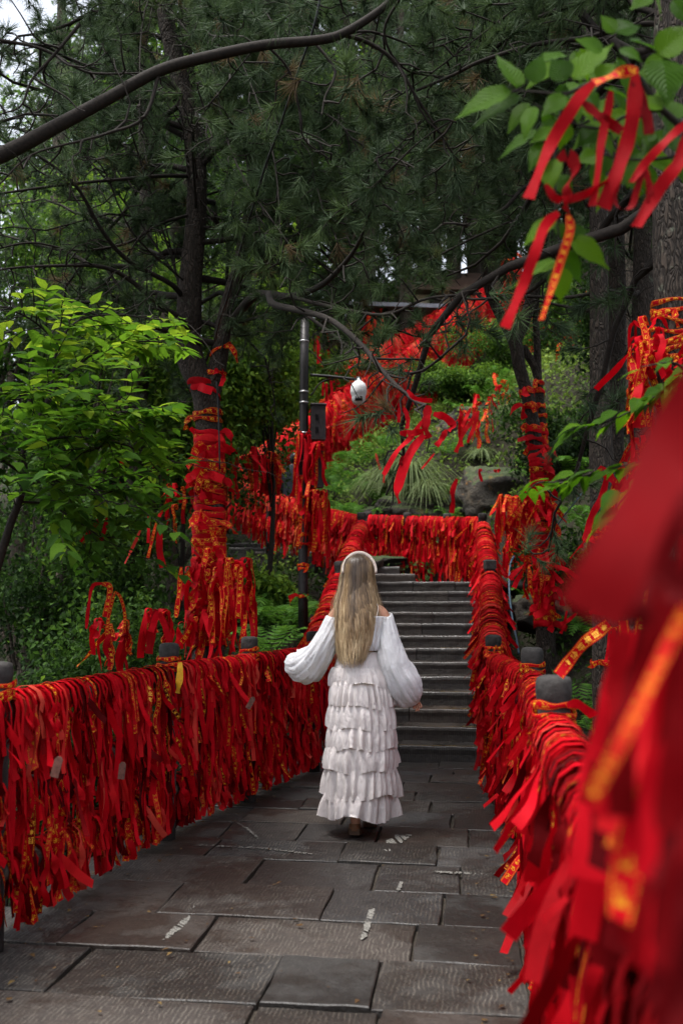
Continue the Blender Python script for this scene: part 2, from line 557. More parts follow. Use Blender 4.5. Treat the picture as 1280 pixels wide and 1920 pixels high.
def stone_mat(name, base, wet=.5, groove=True, damp_top=False):
    m, nt, ns, ls, p = new_mat(name)
    oi = nt.nodes.new('ShaderNodeObjectInfo')
    rnd = oi.outputs['Random']
    W = wpos(nt)
    off = nt.nodes.new('ShaderNodeVectorMath')
    off.operation = 'ADD'
    ls.new(W, off.inputs[0])
    cb = nt.nodes.new('ShaderNodeCombineXYZ')
    ls.new(math_n(nt, 'MULTIPLY', rnd, 19.), cb.inputs[0])
    ls.new(math_n(nt, 'MULTIPLY', rnd, 7.), cb.inputs[2])
    ls.new(cb.outputs[0], off.inputs[1])
    V = off.outputs[0]
    n1 = noise(nt, 5., 6, .62, V)
    n2 = noise(nt, 38., 5, .7, V)
    n3 = noise(nt, 1.3, 3, .5, W)
    # each slab leans to brown, grey-blue or near-black
    tone = ramp(nt, rnd, [(0., (base[0] * .6, base[1] * .6, base[2] * .6)), (.3, base), (.55, (base[0] * 1.35, base[1] * 1.12, base[2] * 1.0)), (.8, (base[0] * .75, base[1] * .84, base[2] * .95)), (1., (base[0] * 1.6, base[1] * 1.68, base[2] * 1.85))])
    c = mixc(nt, 1., tone, ramp(nt, n1, [(.25, (.55, .52, .50)), (.5, (.95, .95, .95)), (.8, (1.5, 1.45, 1.38))]), 'MULTIPLY')
    c = mixc(nt, 1., c, ramp(nt, n2, [(.25, (.55, .55, .55)), (.75, (1.4, 1.4, 1.4))]), 'MULTIPLY')
    h = n2
    if groove:
        sx = nt.nodes.new('ShaderNodeSeparateXYZ')
        ls.new(V, sx.inputs[0])
        wob = math_n(nt, 'MULTIPLY', noise(nt, 6., 3, .6, V), .05)
        gx = math_n(nt, 'ADD', math_n(nt, 'SUBTRACT', sx.outputs[0], math_n(nt, 'MULTIPLY', sx.outputs[1], .14)), wob)
        s = math_n(nt, 'SINE', math_n(nt, 'MULTIPLY', gx, 330.))
        s01 = math_n(nt, 'MULTIPLY_ADD', s, .5, .5)
        # short chisel strokes: broken by noise and by row
        brk = ramp(nt, noise(nt, 16., 4, .75, scaled(nt, V, (1.6, .8, 1))), [(.42, (0, 0, 0)), (.56, (1, 1, 1))])
        some = ramp(nt, math_n(nt, 'FRACT', math_n(nt, 'MULTIPLY', rnd, 7.3)), [(.22, (0, 0, 0)), (.34, (1, 1, 1))])
        gr = math_n(nt, 'MULTIPLY', math_n(nt, 'MULTIPLY', math_n(nt, 'GREATER_THAN', s01, .72), brk), some)
        c = mixc(nt, math_n(nt, 'MULTIPLY', gr, .75), c, (.095, .083, .068))
        h = math_n(nt, 'ADD', math_n(nt, 'MULTIPLY', gr, -.5), n2)
    # wet areas: darker and glossier
    wm = ramp(nt, math_n(nt, 'ADD', math_n(nt, 'MULTIPLY', n3, .7), math_n(nt, 'MULTIPLY', n1, .45)), [(.50, (0, 0, 0)), (.60, (1, 1, 1))])
    c = mixc(nt, math_n(nt, 'MULTIPLY', wm, wet), c, mixc(nt, 1., c, (.45, .42, .40), 'MULTIPLY'))
    ls.new(c, p.inputs['Base Color'])
    r = math_n(nt, 'SUBTRACT', .72, math_n(nt, 'MULTIPLY', wm, .30))
    if damp_top:
        gz = nt.nodes.new('ShaderNodeNewGeometry')
        sz = nt.nodes.new('ShaderNodeSeparateXYZ')
        ls.new(gz.outputs['True Normal'], sz.inputs[0])
        r = math_n(nt, 'SUBTRACT', r, math_n(nt, 'MULTIPLY', math_n(nt, 'GREATER_THAN', sz.outputs[2], .7), .22))
    ls.new(r, p.inputs['Roughness'])
    p.inputs['Specular IOR Level'].default_value = .5
    ls.new(bump(nt, h, .8, .007, bump(nt, n1, .5, .03)), p.inputs['Normal'])
    return m


M['slab'] = stone_mat('path_slab_stone', (.031, .028, .025), .8)
M['step'] = stone_mat('step_stone', (.030, .024, .020), .3, damp_top=True)
M['mortar'] = simple_mat('sandy_joint', (.035, .028, .021), .95, 0, 60, .5, .6, .006)


def rock_mat():
    m, nt, ns, ls, p = new_mat('boulder_rock')
    n1 = noise(nt, 2.5, 8, .65, wpos(nt))
    n2 = noise(nt, 14., 6, .7, wpos(nt))
    c = ramp(nt, n1, [(.3, (.012, .011, .010)), (.5, (.035, .031, .026)), (.62, (.06, .052, .04)), (.75, (.13, .10, .065))])
    och = ramp(nt, noise(nt, 3.7, 5, .6, wpos(nt)), [(.60, (0, 0, 0)), (.68, (.7, .7, .7))])
    c = mixc(nt, och, c, (.26, .13, .03))
    geo = nt.nodes.new('ShaderNodeNewGeometry')
    sx = nt.nodes.new('ShaderNodeSeparateXYZ')
    ls.new(geo.outputs['Normal'], sx.inputs[0])
    mo = math_n(nt, 'MULTIPLY', math_n(nt, 'GREATER_THAN', sx.outputs[2], .55), n2)
    c = mixc(nt, mo, c, (.05, .09, .02))
    ls.new(c, p.inputs['Base Color'])
    p.inputs['Roughness'].default_value = .85
    ls.new(bump(nt, math_n(nt, 'ADD', n1, math_n(nt, 'MULTIPLY', n2, .4)), .9, .12), p.inputs['Normal'])
    return m


M['rock'] = rock_mat()


def cloth_mat(name, c1, c2, trans=.25, sc=26.):
    def cf(nt):
        return ramp(nt, noise(nt, 7., 4, .6, wpos(nt)), [(.3, c1), (.7, c2)])

    def bf(nt):
        w = scaled(nt, wpos(nt), (1, 1, .45))
        a = noise(nt, sc, 5, .6, w, .6)
        b = noise(nt, 260., 2, .5, wpos(nt))
        return bump(nt, math_n(nt, 'ADD', a, math_n(nt, 'MULTIPLY', b, .12)), .75, .022)
    return thin_mat(name, cf, .85, trans, .1, 1.0, bf)


M['skirt'] = cloth_mat('crinkled_white_cotton', (.70, .64, .63), (.82, .77, .76))
M['blouse'] = cloth_mat('white_blouse_cotton', (.76, .76, .80), (.84, .84, .87), .3, 20.)
M['band'] = simple_mat('knit_headband', (.60, .50, .44), .95, 0, 220, .25, .9, .006)
M['leather'] = simple_mat('brown_leather', (.10, .045, .02), .55, 0, 60, .3)
M['sole'] = simple_mat('dark_sole', (.05, .028, .016), .7, 0, 60, .3)


def skin_mat():
    m, nt, ns, ls, p = new_mat('skin')
    f = noise(nt, 12., 3, .5, wpos(nt))
    ls.new(ramp(nt, f, [(.3, (.36, .17, .105)), (.7, (.46, .23, .15))]), p.inputs['Base Color'])
    p.inputs['Roughness'].default_value = .5
    p.inputs['Subsurface Weight'].default_value = .1
    p.inputs['Subsurface Radius'].default_value = (.02, .008, .004)
    return m


M['skin'] = skin_mat()


def hair_mat():
    m, nt, ns, ls, p = new_mat('blonde_hair')
    t = attr(nt, 'tint')
    c = ramp(nt, t, [(0., (.045, .026, .014)), (.3, (.12, .075, .04)), (.55, (.24, .155, .08)), (.8, (.42, .30, .17)), (1., (.55, .42, .26))])
    uvn = nt.nodes.new('ShaderNodeUVMap')
    st = noise(nt, 30., 3, .6, scaled(nt, uvn.outputs[0], (6., .15, 1)))
    c = mixc(nt, 1., c, ramp(nt, st, [(.3, (.55, .52, .5)), (.7, (1.3, 1.3, 1.25))]), 'MULTIPLY')
    ls.new(c, p.inputs['Base Color'])
    p.inputs['Roughness'].default_value = .38
    p.inputs['Specular IOR Level'].default_value = .4
    return m


M['hair'] = hair_mat()

# ------------------------------------------------------------------ terrain
CTRL = [
    # under the path and beside it
    (0, -6, -.25), (0, 0, -.25), (0, 3, -.25), (.2, 6, -.25), (.5, 8.6, -.25), (-1.4, 3, -.25), (1.0, 3, -.25), (1.3, 6, -.25), (-1.0, 6, -.25),
    (.6, 9.6, .0), (.8, 10.9, .5), (1.0, 12.2, 1.05), (1.2, 13.4, 1.5), (1.1, 14.3, 1.5), (.3, 15.0, 1.75), (-.6, 16.3, 2.0), (-1.5, 17.5, 2.3), (-2.6, 19, 2.9),
    # left of the path: falls away
    (-2.2, 2, -.7), (-2.4, 5, -.8), (-2.0, 7.5, -.6), (-1.4, 8.8, -.1), (-.7, 9.6, .5), (-.6, 11, 1.1), (-1.5, 12, 1.0), (-.5, 13.2, 1.6), (-1.3, 14.6, 1.9),
    (-4, 10, -1.0), (-6, 16, 0), (-8, 24, 3), (-3.4, 17, 1.8), (-4.5, 20, 2.6), (-12, 12, -2), (-20, 20, 1),
    # bank ahead, with the fern slope
    (.0, 16.6, 2.6), (-.2, 19, 3.7), (1.2, 16.6, 2.8), (2.2, 15.4, 2.5), (2.4, 17.4, 4.3), (1.2, 19.5, 4.6), (2.6, 20, 5.6), (2.2, 23, 6.0), (4, 21, 6.1), (6, 21, 7.2),
    (-2.2, 21, 2.9), (-.9, 21.5, 3.8), (.7, 24, 5.2), (2.3, 26, 6.7), (4, 29, 8.1), (6, 30, 8.6), (9, 30, 9.4),
    # right bank
    (1.7, 6, .0), (2.0, 9, .6), (2.5, 11, 1.3), (3.2, 13, 2.3), (2.6, 14, 2.2), (3.6, 16, 4.2), (3, 7, .9), (4.2, 9, 2.6), (5.2, 12, 5), (8, 15, 8), (1.5, 3, -.1), (2.6, 4, .7), (4, 3, 1.6),
    (20, 10, 9), (20, 0, 3), (0, -12, -.3), (-20, 0, -2), (-20, -15, -2), (20, -15, 1), (0, 38, 13), (12, 38, 15), (-14, 38, 6), (15, 25, 12), (-18, 65, 12), (18, 65, 24), (0, 65, 20), (-35, 30, 4), (35, 30, 16),
]
CT = np.array(CTRL, float)
_A = np.linalg.norm(CT[:, None, :2] - CT[None, :, :2], axis=-1)
_m = CT[:, 2].mean()
_w = np.linalg.solve(_A + np.eye(len(CT)) * 1e-3, CT[:, 2] - _m)


def Hraw(x, y):
    x = np.asarray(x, float)
    y = np.asarray(y, float)
    P = np.stack([x, y], -1)[..., None, :]
    return (np.linalg.norm(P - CT[:, :2], axis=-1) * _w).sum(-1) + _m


def lumps(x, y):
    return .10 * np.sin(x * 1.7 + np.sin(y * 1.3) * 1.2) * np.sin(y * 1.9 + x * .4) + .05 * np.sin(x * 4.3 + y * 2.7) * np.sin(y * 5.1 - x * 1.3)


RAIL_L = np.array([(-2.0, -1.5), (-1.9, .2), (-1.70, 2.2), (-1.45, 4.25), (-1.06, 6.18), (-.67, 7.3), (-.24, 8.6)])
RAIL_R = np.array([(.08, -1.0), (.45, 1.5), (.73, 3.47), (1.06, 5.6), (1.16, 7.68), (1.34, 9.2)])


def xl(y):
    return np.interp(y, RAIL_L[:, 1], RAIL_L[:, 0])


def xr(y):
    return np.interp(y, RAIL_R[:, 1], RAIL_R[:, 0])


def H(x, y):
    x = np.asarray(x, float)
    y = np.asarray(y, float)
    h = Hraw(x, y)
    on = (y < 9.2) & (x > xl(y) - .35) & (x < xr(y) + .3)
    h = np.where(on, np.minimum(h, -.13), h + lumps(x, y) * np.clip((np.abs(x - .5) - 1.0), 0, 1))
    # keep the soil below the steps
    c = x - (.5 + .139 * (y - 9.16))
    st = (y >= 9.0) & (y < 13.6) & (np.abs(c) < 1.15)
    h = np.where(st, np.minimum(h, np.clip((y - 9.0) / .35, 0, 13) * .13 - .2), h)
    ld = (y >= 13.6) & (y < 14.9) & (x > .2) & (x < 2.4)
    h = np.where(ld, np.minimum(h, 1.6), h)
    return h


gx = np.concatenate([np.linspace(-60, -8, 22)[:-1], np.linspace(-8, 9, 120), np.linspace(9, 60, 22)[1:]])
gy = np.concatenate([np.linspace(-25, 1, 14)[:-1], np.linspace(1, 32, 180), np.linspace(32, 90, 24)[1:]])
GX, GY = np.meshgrid(gx, gy)
TP = np.stack([GX, GY, H(GX, GY)], -1)
g = G()
grid(g, TP)
tag(g.build('ground', M['soil']), kind='structure')

# ------------------------------------------------------------------ the flagstone path
path_bed = G()
bp = []
for y in np.linspace(-2, 9.3, 40):
    bp.append([(xl(y) - .22, y, -.028), (xr(y) + .2, y, -.028)])
grid(path_bed, np.array(bp))
path = path_bed.build('path', M['mortar'])
tag(path, kind='structure')

SL = .14
slabs = []
y0 = .35
rows = [.35, .86, 1.33, 1.84, 2.30, 2.80, 3.26, 3.70, 4.20, 4.66, 5.16, 5.70, 6.13, 6.60, 7.05, 7.47, 7.85, 8.22, 8.60, 8.90, 9.24]
fixed = {5: [-.98, -.12, .62], 6: [-1.52, -.36, .08, .78], 7: [-1.1, -.30, .10, .66], 8: [-1.2, -.62, .28, .72], 9: [-.86, -.10, .44], 10: [-.5, .15, .58], 11: [-.78, -.02, .52]}
for i in range(len(rows) - 1):
    a_, b_ = rows[i], rows[i + 1]
    ym = (a_ + b_) / 2
    lo, hi = float(xl(ym)) - .24, float(xr(ym)) + .22
    if i in fixed:
        xs = [lo] + [x for x in fixed[i] if lo + .15 < x < hi - .15] + [hi]
    else:
        xs = [lo]
        x = lo + R.uniform(.3, .9)
        while x < hi - .28:
            xs.append(x)
            x += R.uniform(.42, .85)
        xs.append(hi)
    for k in range(len(xs) - 1):
        slabs.append((xs[k], xs[k + 1], a_, b_))


def slab_mesh(x0, x1, s0, s1):
    jg = .006
    j = lambda: R.uniform(-.012, .012)
    c = [(x0 + jg + j() * .6, s0 + jg + j() * .5), (x1 - jg + j() * .6, s0 + jg + j() * .5), (x1 - jg + j() * .6, s1 - jg + j() * .5), (x0 + jg + j() * .6, s1 - jg + j() * .5)]
    # outline with slightly irregular edges
    pts = []
    for q in range(4):
        a, b = np.array(c[q]), np.array(c[(q + 1) % 4])
        n = 5 if q % 2 == 0 else 3
        for t in range(n):
            p = a + (b - a) * t / n
            if t:
                nrm = np.array([-(b - a)[1], (b - a)[0]])
                nrm /= np.linalg.norm(nrm)
                p = p + nrm * R.uniform(-.006, .008)
            pts.append(p)
    pts = np.array(pts)
    ctr = pts.mean(0)

    def W(p, z):
        x, s = p[:, 0], p[:, 1]
        return np.stack([x + SL * (s - s0) * .9, s - SL * (x + .3), np.broadcast_to(z, x.shape)], 1)
    tz = R.uniform(-.008, .006)
    tx, ty = R.uniform(-.006, .006), R.uniform(-.008, .008)
    ins = ctr + (pts - ctr) * (1 - .006 / np.maximum(np.linalg.norm(pts - ctr, axis=1), .01))[:, None]
    tilt = lambda p: tz + tx * (p[:, 0] - ctr[0]) * 2 + ty * (p[:, 1] - ctr[1]) * 2
    n = len(pts)
    V = np.concatenate([W(pts, -.07), W(pts, tilt(pts) - .004), W(ins, tilt(ins)), W(ctr[None], tilt(ctr[None]))])
    Q = []
    T = []
    for a in range(n):
        b = (a + 1) % n
        Q.append((a, b, n + b, n + a))
        Q.append((n + a, n + b, 2 * n + b, 2 * n + a))
        T.append((2 * n + a, 2 * n + b, 3 * n))
    g = G()
    g.add(V, Q, T)
    return g


for (x0, x1, s0, s1) in slabs:
    slab_mesh(x0, x1, s0, s1).build('stone_slab', M['slab'], path, smooth=False)


def mark(poly, mat, z=.005, name='white_vein', parent=path):
    """a mineral vein or paint mark with a torn edge, outline given in photograph pixels"""
    P2 = np.array(poly, float)
    out = []
    m = len(P2)
    for a in range(m):
        p, q = P2[a], P2[(a + 1) % m]
        k = max(2, int(np.linalg.norm(q - p) / 2.2))
        for t in range(k):
            w = p + (q - p) * t / k
            out.append((w[0] + R.gauss(0, 1.3), w[1] + R.gauss(0, .7)))
    V = np.array([gnd(x, y, z + R.uniform(-.004, .0015)) for x, y in out])
    # strips between opposite sides of the outline
    n = len(V)
    h = n // 2
    T = []
    for a in range(h - 1):
        b0, b1 = n - 1 - a, n - 2 - a
        if R.random() < .86:
            T += [(a, a + 1, b1), (a, b1, b0)]
    g = G()
    g.add(V, None, T)
    return g.build(name, mat, parent, smooth=False)


mark([(719, 1594), (722, 1578), (741, 1566), (771, 1565), (763, 1574), (740, 1588), (728, 1596)], M['vein'])
mark([(675, 1762), (683, 1733), (690, 1706), (702, 1703), (696, 1728), (686, 1757)], M['vein'])
mark([(303, 1764), (318, 1745), (340, 1726), (357, 1716), (357, 1722), (345, 1736), (325, 1752), (310, 1761)], M['vein'])
mark([(350, 1706), (370, 1690), (409, 1664), (410, 1666), (374, 1690), (354, 1708)], M['vein'])
mark([(743, 1672), (749, 1653), (756, 1652), (750, 1668)], M['vein'])
mark([(370, 1583), (430, 1586), (500, 1590), (585, 1600), (585, 1602), (500, 1592), (430, 1588), (370, 1585)], M['vein'])
mark([(445, 1541), (470, 1556), (490, 1574), (487, 1575), (465, 1557), (444, 1543)], M['vein'])
mark([(812, 1632), (860, 1635), (950, 1638), (950, 1641), (860, 1638), (812, 1635)], M['vein'])

# ------------------------------------------------------------------ the stairs
RS, TR, D1 = .13, .35, 9.16
XL1, XR1 = -.36, 1.36
SLP = .139
stairs = bpy.data.objects.new('stairs', None)
COL.objects.link(stairs)
stairs['_o'] = [0, 0, 0]
tag(stairs, kind='structure')


def step_block(xa, xb, Y, z, depth, h=None, parent=stairs, jz=.003):
    """one step stone: rough front, slightly worn nose, cut in the stairs' own direction"""
    h = h or RS
    n = max(3, int((xb - xa) / .12))
    u = np.linspace(0, 1, n)
    x = xa + (xb - xa) * u
    jf = np.array([R.uniform(-.006, .006) for _ in range(n)])
    jt = np.array([R.uniform(-.004, .004) for _ in range(n)]) + R.uniform(-jz, jz)
    prof = [(0, -h - .03), (.004, -h * .55), (-.002, -.03), (.003, -.008), (.012, 0), (.10, .0), (depth, .0), (depth, -.05)]
    rowsP = []
    for k, (dy, dz) in enumerate(prof):
        f = 1 if k < 5 else 0
        yy = Y + dy + jf * f * (1.2 if k == 1 else .8) - SLP * (x - .5)
        zz = z + dz + (jt if k in (2, 3, 4, 5, 6) else 0)
        rowsP.append(np.stack([x + SLP * dy, yy, zz + 0 * x], 1))
    P = np.array(rowsP)
    g = G()
    grid(g, P)
    # end faces
    m = len(prof)
    for side in (0, n - 1):
        Vs = P[:, side]
        c = Vs.mean(0)
        g.add(np.concatenate([Vs, [c]]), None, [(a, a + 1, m) if side else (a + 1, a, m) for a in range(m - 1)])
    return g.build('step_stone', M['step'], parent, smooth=False)


joints = {1: [.52], 2: [], 3: [.60], 4: [], 5: [.62], 6: [], 7: [.66], 8: [.1], 9: [.72], 10: [.85], 11: [], 12: [1.05], 13: [.60, 1.15]}
for k in range(1, 14):
    Y = D1 + (k - 1) * TR
    sh = SLP * (Y - D1)
    xa, xb = XL1 + sh, XR1 + sh
    js = [xa] + [j + sh * .6 for j in joints[k]] + [xb]
    for a in range(len(js) - 1):
        step_block(js[a] + (.004 if a else 0), js[a + 1] - .004, Y, RS * k, TR + .12 if k < 13 else 1.15)
# worn yellow paint line on the first steps
for k, (xa, xb) in ((1, (.1, 1.24)), (2, (.75, 1.27)), (3, (.95, 1.3)), (4, (1.0, 1.34)), (7, (1.1, 1.5))):
    Y = D1 + (k - 1) * TR
    g = G()
    x = np.linspace(xa, xb, 26)
    ww = np.array([R.uniform(.002, .016) for _ in x])
    P = np.stack([np.stack([x, Y + .02 - SLP * (x - .5), np.full_like(x, RS * k + .0075)], 1), np.stack([x, Y + .02 + ww - SLP * (x - .5), np.full_like(x, RS * k + .0075)], 1)])
    grid(g, P)
    g.build('painted_line', M['paint'], stairs)

# landing and upper steps that turn to the left
up = [(.55, 14.05, .95, 1.82), (.38, 14.4, .9, 1.93), (.10, 14.8, 1.0, 2.03), (-.35, 15.3, 1.1, 2.14), (-.8, 15.9, 1.2, 2.24), (-1.3, 16.5, 1.2, 2.34), (-1.8, 17.1, 1.3, 2.45)]
for (cx, cy, w, z) in up:
    step_block(cx - w / 2, cx + w / 2, cy, z, .75, .2, jz=.008)

# ------------------------------------------------------------------ railings
def post_mesh(x, y, zb, zt, r=.058):
    g = G()
    h = zt - zb
    lathe(g, (x, y, zb), [(0.001, 0), (r * 1.0, 0), (r * .92, h * .3), (r * .95, h - .20), (r * .97, h - .12), (r * .9, h - .10), (r * 1.02, h - .085), (r * 1.08, h - .05), (r * 1.06, h - .02), (r * .96, h - .005), (r * .6, h + .002), (0.001, h + .003)], 18, jitter=.012)
    return g


def square_post(x, y, zb, zt, r=.055):
    g = G()
    box(g, (x, y, (zb + zt - .1) / 2), (r * 1.7, r * 1.7, zt - .1 - zb), .14)
    box(g, (x, y, zt - .05), (r * 2.1, r * 2.1, .10), .14, bev=.01)
    return g


RAILS = []


def railing(name, label, posts, levels=(-.20, -.55, -.88), rr=.042, square=()):
    t = thing(name, label, 'railing', (posts[0][0], posts[0][1], posts[0][2]))
    for i, (x, y, zb, zt) in enumerate(posts):
        if i in square:
            p = square_post(x, y, zb - .15, zt).build('post', M['post'], t, smooth=False)
        else:
            p = post_mesh(x, y, zb - .15, zt).build('post', M['post'], t)
    spans = []
    for i in range(len(posts) - 1):
        a, b = np.array(posts[i]), np.array(posts[i + 1])
        for li, lv in enumerate(levels):
            A = np.array([a[0], a[1], a[3] + lv])
            B = np.array([b[0], b[1], b[3] + lv])
            sag = [A + (B - A) * u + np.array([0, 0, .012 * math.sin(u * 9 + i)]) for u in np.linspace(0, 1, 8)]
            g = G()
            add_tube(g, sag, rr, 10)
            g.build('rail', M['rail'], t)
            spans.append((A, B, li, i))
    RAILS.append((t, spans))
    return t, spans


ZT = 1.175
left_posts = [(-2.0, -1.5, 0, ZT), (-1.80, .9, 0, ZT), (-1.62, 2.55, 0, ZT), (-1.45, 4.25, 0, ZT), (-1.06, 6.18, 0, ZT), (-.67, 7.3, 0, ZT), (-.24, 8.6, 0, ZT)]
right_posts = [(.08, -1.0, 0, ZT), (.45, 1.5, 0, ZT), (.73, 3.47, 0, ZT), (1.06, 5.6, 0, ZT), (1.16, 7.68, 0, ZT)]
T_left, S_left = railing('railing', 'stone railing hung with red ribbons along the left edge of the flat path', left_posts)
T_right, S_right = railing('railing', 'stone railing buried in red ribbons along the right edge of the flat path', right_posts)
T_sr, S_sr = railing('railing', 'ribbon covered railing climbing the right side of the stone stairs', [(1.16, 7.68, 0, ZT), (1.62, 10.9, .8, 1.885), (1.90, 13.4, 1.69, 2.62)], square=(1,))
T_sl, S_sl = railing('railing', 'ribbon covered railing climbing the left side of the stairs beyond the woman', [(-.24, 8.6, 0, ZT), (-.02, 10.9, .8, 1.87), (.27, 13.4, 1.69, 2.63)])
T_cr, S_cr = railing('railing', 'level railing with a fringe of red ribbons across the top of the stairs', [(1.90, 13.4, 1.69, 2.62), (1.55, 14.6, 1.72, 2.72), (1.0, 15.1, 1.8, 2.78), (.42, 15.6, 1.9, 2.84)], levels=(-.12, -.5))
T_up, S_up = railing('railing', 'ribbon covered railing rising to the left behind the lamp pole', [(.27, 13.4, 1.69, 2.63), (-.35, 14.8, 2.0, 2.9), (-1.15, 15.9, 2.35, 3.25), (-2.0, 17.2, 2.75, 3.68), (-3.0, 18.6, 3.1, 4.1)], levels=(-.12, -.5))
z2 = lambda px, py, D: at(px, py, D)
p2 = []
for (px, py, D) in ((425, 884, 20), (500, 843, 20.3), (562, 798, 21), (632, 745, 22), (722, 690, 23.4), (800, 632, 25), (892, 556, 27.5)):
    q = at(px, py, D)
    p2.append((q[0], q[1], q[2] - 1.25, q[2]))
T_r2, S_r2 = railing('railing', 'high railing thick with orange red ribbons climbing the hillside diagonally', p2, levels=(-.14, -.6, -1.0))
p2b = []
for (px, py, D) in ((470, 800, 23.5), (560, 742, 24.5), (650, 690, 25.5), (740, 640, 27), (830, 585, 29), (900, 545, 31)):
    q = at(px, py, D)
    p2b.append((q[0], q[1], q[2] - 1.2, q[2]))
T_r2b, S_r2b = railing('railing', 'farther parallel railing of orange red ribbons just above the diagonal one', p2b, levels=(-.14, -.6))
p3 = []
for (px, py, D) in ((892, 556, 27.5), (980, 562, 28.5), (1060, 560, 29.5), (1190, 545, 31)):
    q = at(px, py, D)
    p3.append((q[0], q[1], q[2] - 1.2, q[2]))
T_r3, S_r3 = railing('railing', 'level ribbon covered railing along the top of the hillside behind the trunks', p3, levels=(-.14, -.6))

# ------------------------------------------------------------------ ribbons
CAMP = np.array([0, 0, CAMH])
UPV = np.array([0, 0, 1.0])


class Rib:
    """a batch of ribbons: C centre lines (n,m,3), W half-width vectors (n,m,3)"""

    def __init__(s, C, W, w, tint, gold, info):
        s.C, s.W, s.w, s.tint, s.gold, s.info = C, W, w, tint, gold, info

    def geo(s, k, g=None, goldv=None):
        C, W = s.C[k], s.W[k]
        m = len(C)
        L = np.concatenate([[0], np.cumsum(np.linalg.norm(np.diff(C, axis=0), axis=1))])
        V = np.stack([C - W, C + W], 1).reshape(-1, 3)
        uv = np.stack([np.tile([0., 1.], m), np.repeat(L / s.w[k], 2) + (k % 11) * 3], 1)
        Q = [(2 * i, 2 * i + 1, 2 * i + 3, 2 * i + 2) for i in range(m - 1)]
        g = g or G()
        g.add(V, Q, None, uv, s.tint[k], s.gold[k] if goldv is None else goldv)
        return g


def finish(C, w, phi, side, twist, knot, slant, n):
    """width vectors for centre lines C, starting along side (n,3)"""
    m = C.shape[1]
    d = unit(np.gradient(C, axis=1))
    t = np.linspace(0, 1, m)[None, :, None]
    S = np.broadcast_to(side[:, None, :], C.shape)
    S = S - d * (S * d).sum(-1, keepdims=True)
    S = unit(S)
    Nn = np.cross(d, S)
    a = phi + twist
    W = S * np.cos(a)[..., None] + Nn * np.sin(a)[..., None]
    W = W * (w[:, None] * .5 * knot)[..., None]
    C2 = C.copy()
    # diagonal cut at the end
    return C2, W, d


def drape(P, T, O, rr, L, w, back=None, flare=None, stiff=.15, drift=.12, tint=(.2, .8), gold=.45, hang_n=9, knotted=.5, far=False):
    """ribbons laid over a rail: P points on it, T its direction, O the side they hang on"""
    n = len(P)
    u = N.random
    back = u(n) * .18 + .03 if back is None else back
    m_arc = 4 if far else 7
    m_b = 2
    m_h = 5 if far else hang_n
    al = np.radians(np.linspace(205, 0, m_arc))
    slide = (u(n) - .5) * .09
    tw = (u(n) - .5)
    arc = P[:, None] + rr[:, None, None] * (np.cos(al)[None, :, None] * O[:, None] + np.sin(al)[None, :, None] * UPV) + T[:, None] * (slide[:, None] * (np.linspace(0, 1, m_arc) - .5)[None])[..., None]
    bt = np.linspace(1, 0, m_b, endpoint=False)
    bk = arc[:, :1] - UPV * (back[:, None] * bt[None])[..., None] - O[:, None] * (.02 * bt)[None, :, None]
    t = np.linspace(0, 1, m_h + 1)[1:]
    st = u(n) < stiff
    L = np.where(st, np.minimum(L, .14 + .14 * u(n)), L)
    fl = np.where(st, .25 + u(n) * .8, (u(n) * .07)) if flare is None else flare
    dr = (u(n) - .5) * 2 * drift * np.where(st, 3.2, .8)
    ph = u(n) * 6.28
    fq = .5 + u(n) * 1.1
    sw = (.006 + .018 * u(n)) * np.where(st, .4, 1)
    s0 = arc[:, -1]
    outp = fl[:, None] * L[:, None] * (t ** 1.2)[None] * .6 + (sw * .9)[:, None] * np.sin(fq[:, None] * t[None] * 6.28 + ph[:, None] + 1.5) * t[None] ** .5
    lat = dr[:, None] * L[:, None] * 2.0 * t[None] + sw[:, None] * np.sin(fq[:, None] * t[None] * 6.28 + ph[:, None]) * t[None] ** .4
    dn = L[:, None] * t[None] * np.where(st, .75 + .2 * u(n), 1.)[:, None]
    hang = s0[:, None] + O[:, None] * outp[..., None] + T[:, None] * lat[..., None] - UPV * dn[..., None]
    # never below the ground of the path
    C = np.concatenate([bk, arc, hang], 1)
    m = C.shape[1]
    tt = np.clip((np.arange(m) - (m_b + m_arc - 1)) / m_h, 0, 1)
    yaw = (u(n) - .5) * 3.0
    twist = yaw[:, None] * np.minimum(1, tt * 2.2)[None] + ((u(n) - .5) * 2.2)[:, None] * tt[None] ** 2
    kn = np.where(u(n) < knotted, .45, .85)
    knot = kn[:, None] + (1 - kn)[:, None] * np.minimum(1, np.abs(np.arange(m) - (m_b + m_arc - 1.5)) / 2.2)[None]
    knot = np.clip(knot, 0, 1)
    C, W, d = finish(C, w, 0., T, twist, knot, 0, n)
    sl = (u(n) - .5) * 1.2
    tn = tint[0] + (tint[1] - tint[0]) * u(n)
    gd = (u(n) < gold).astype(float)
    return C, W, w, tn, gd, st


BATCH = []   # (Rib, place text, near flag)


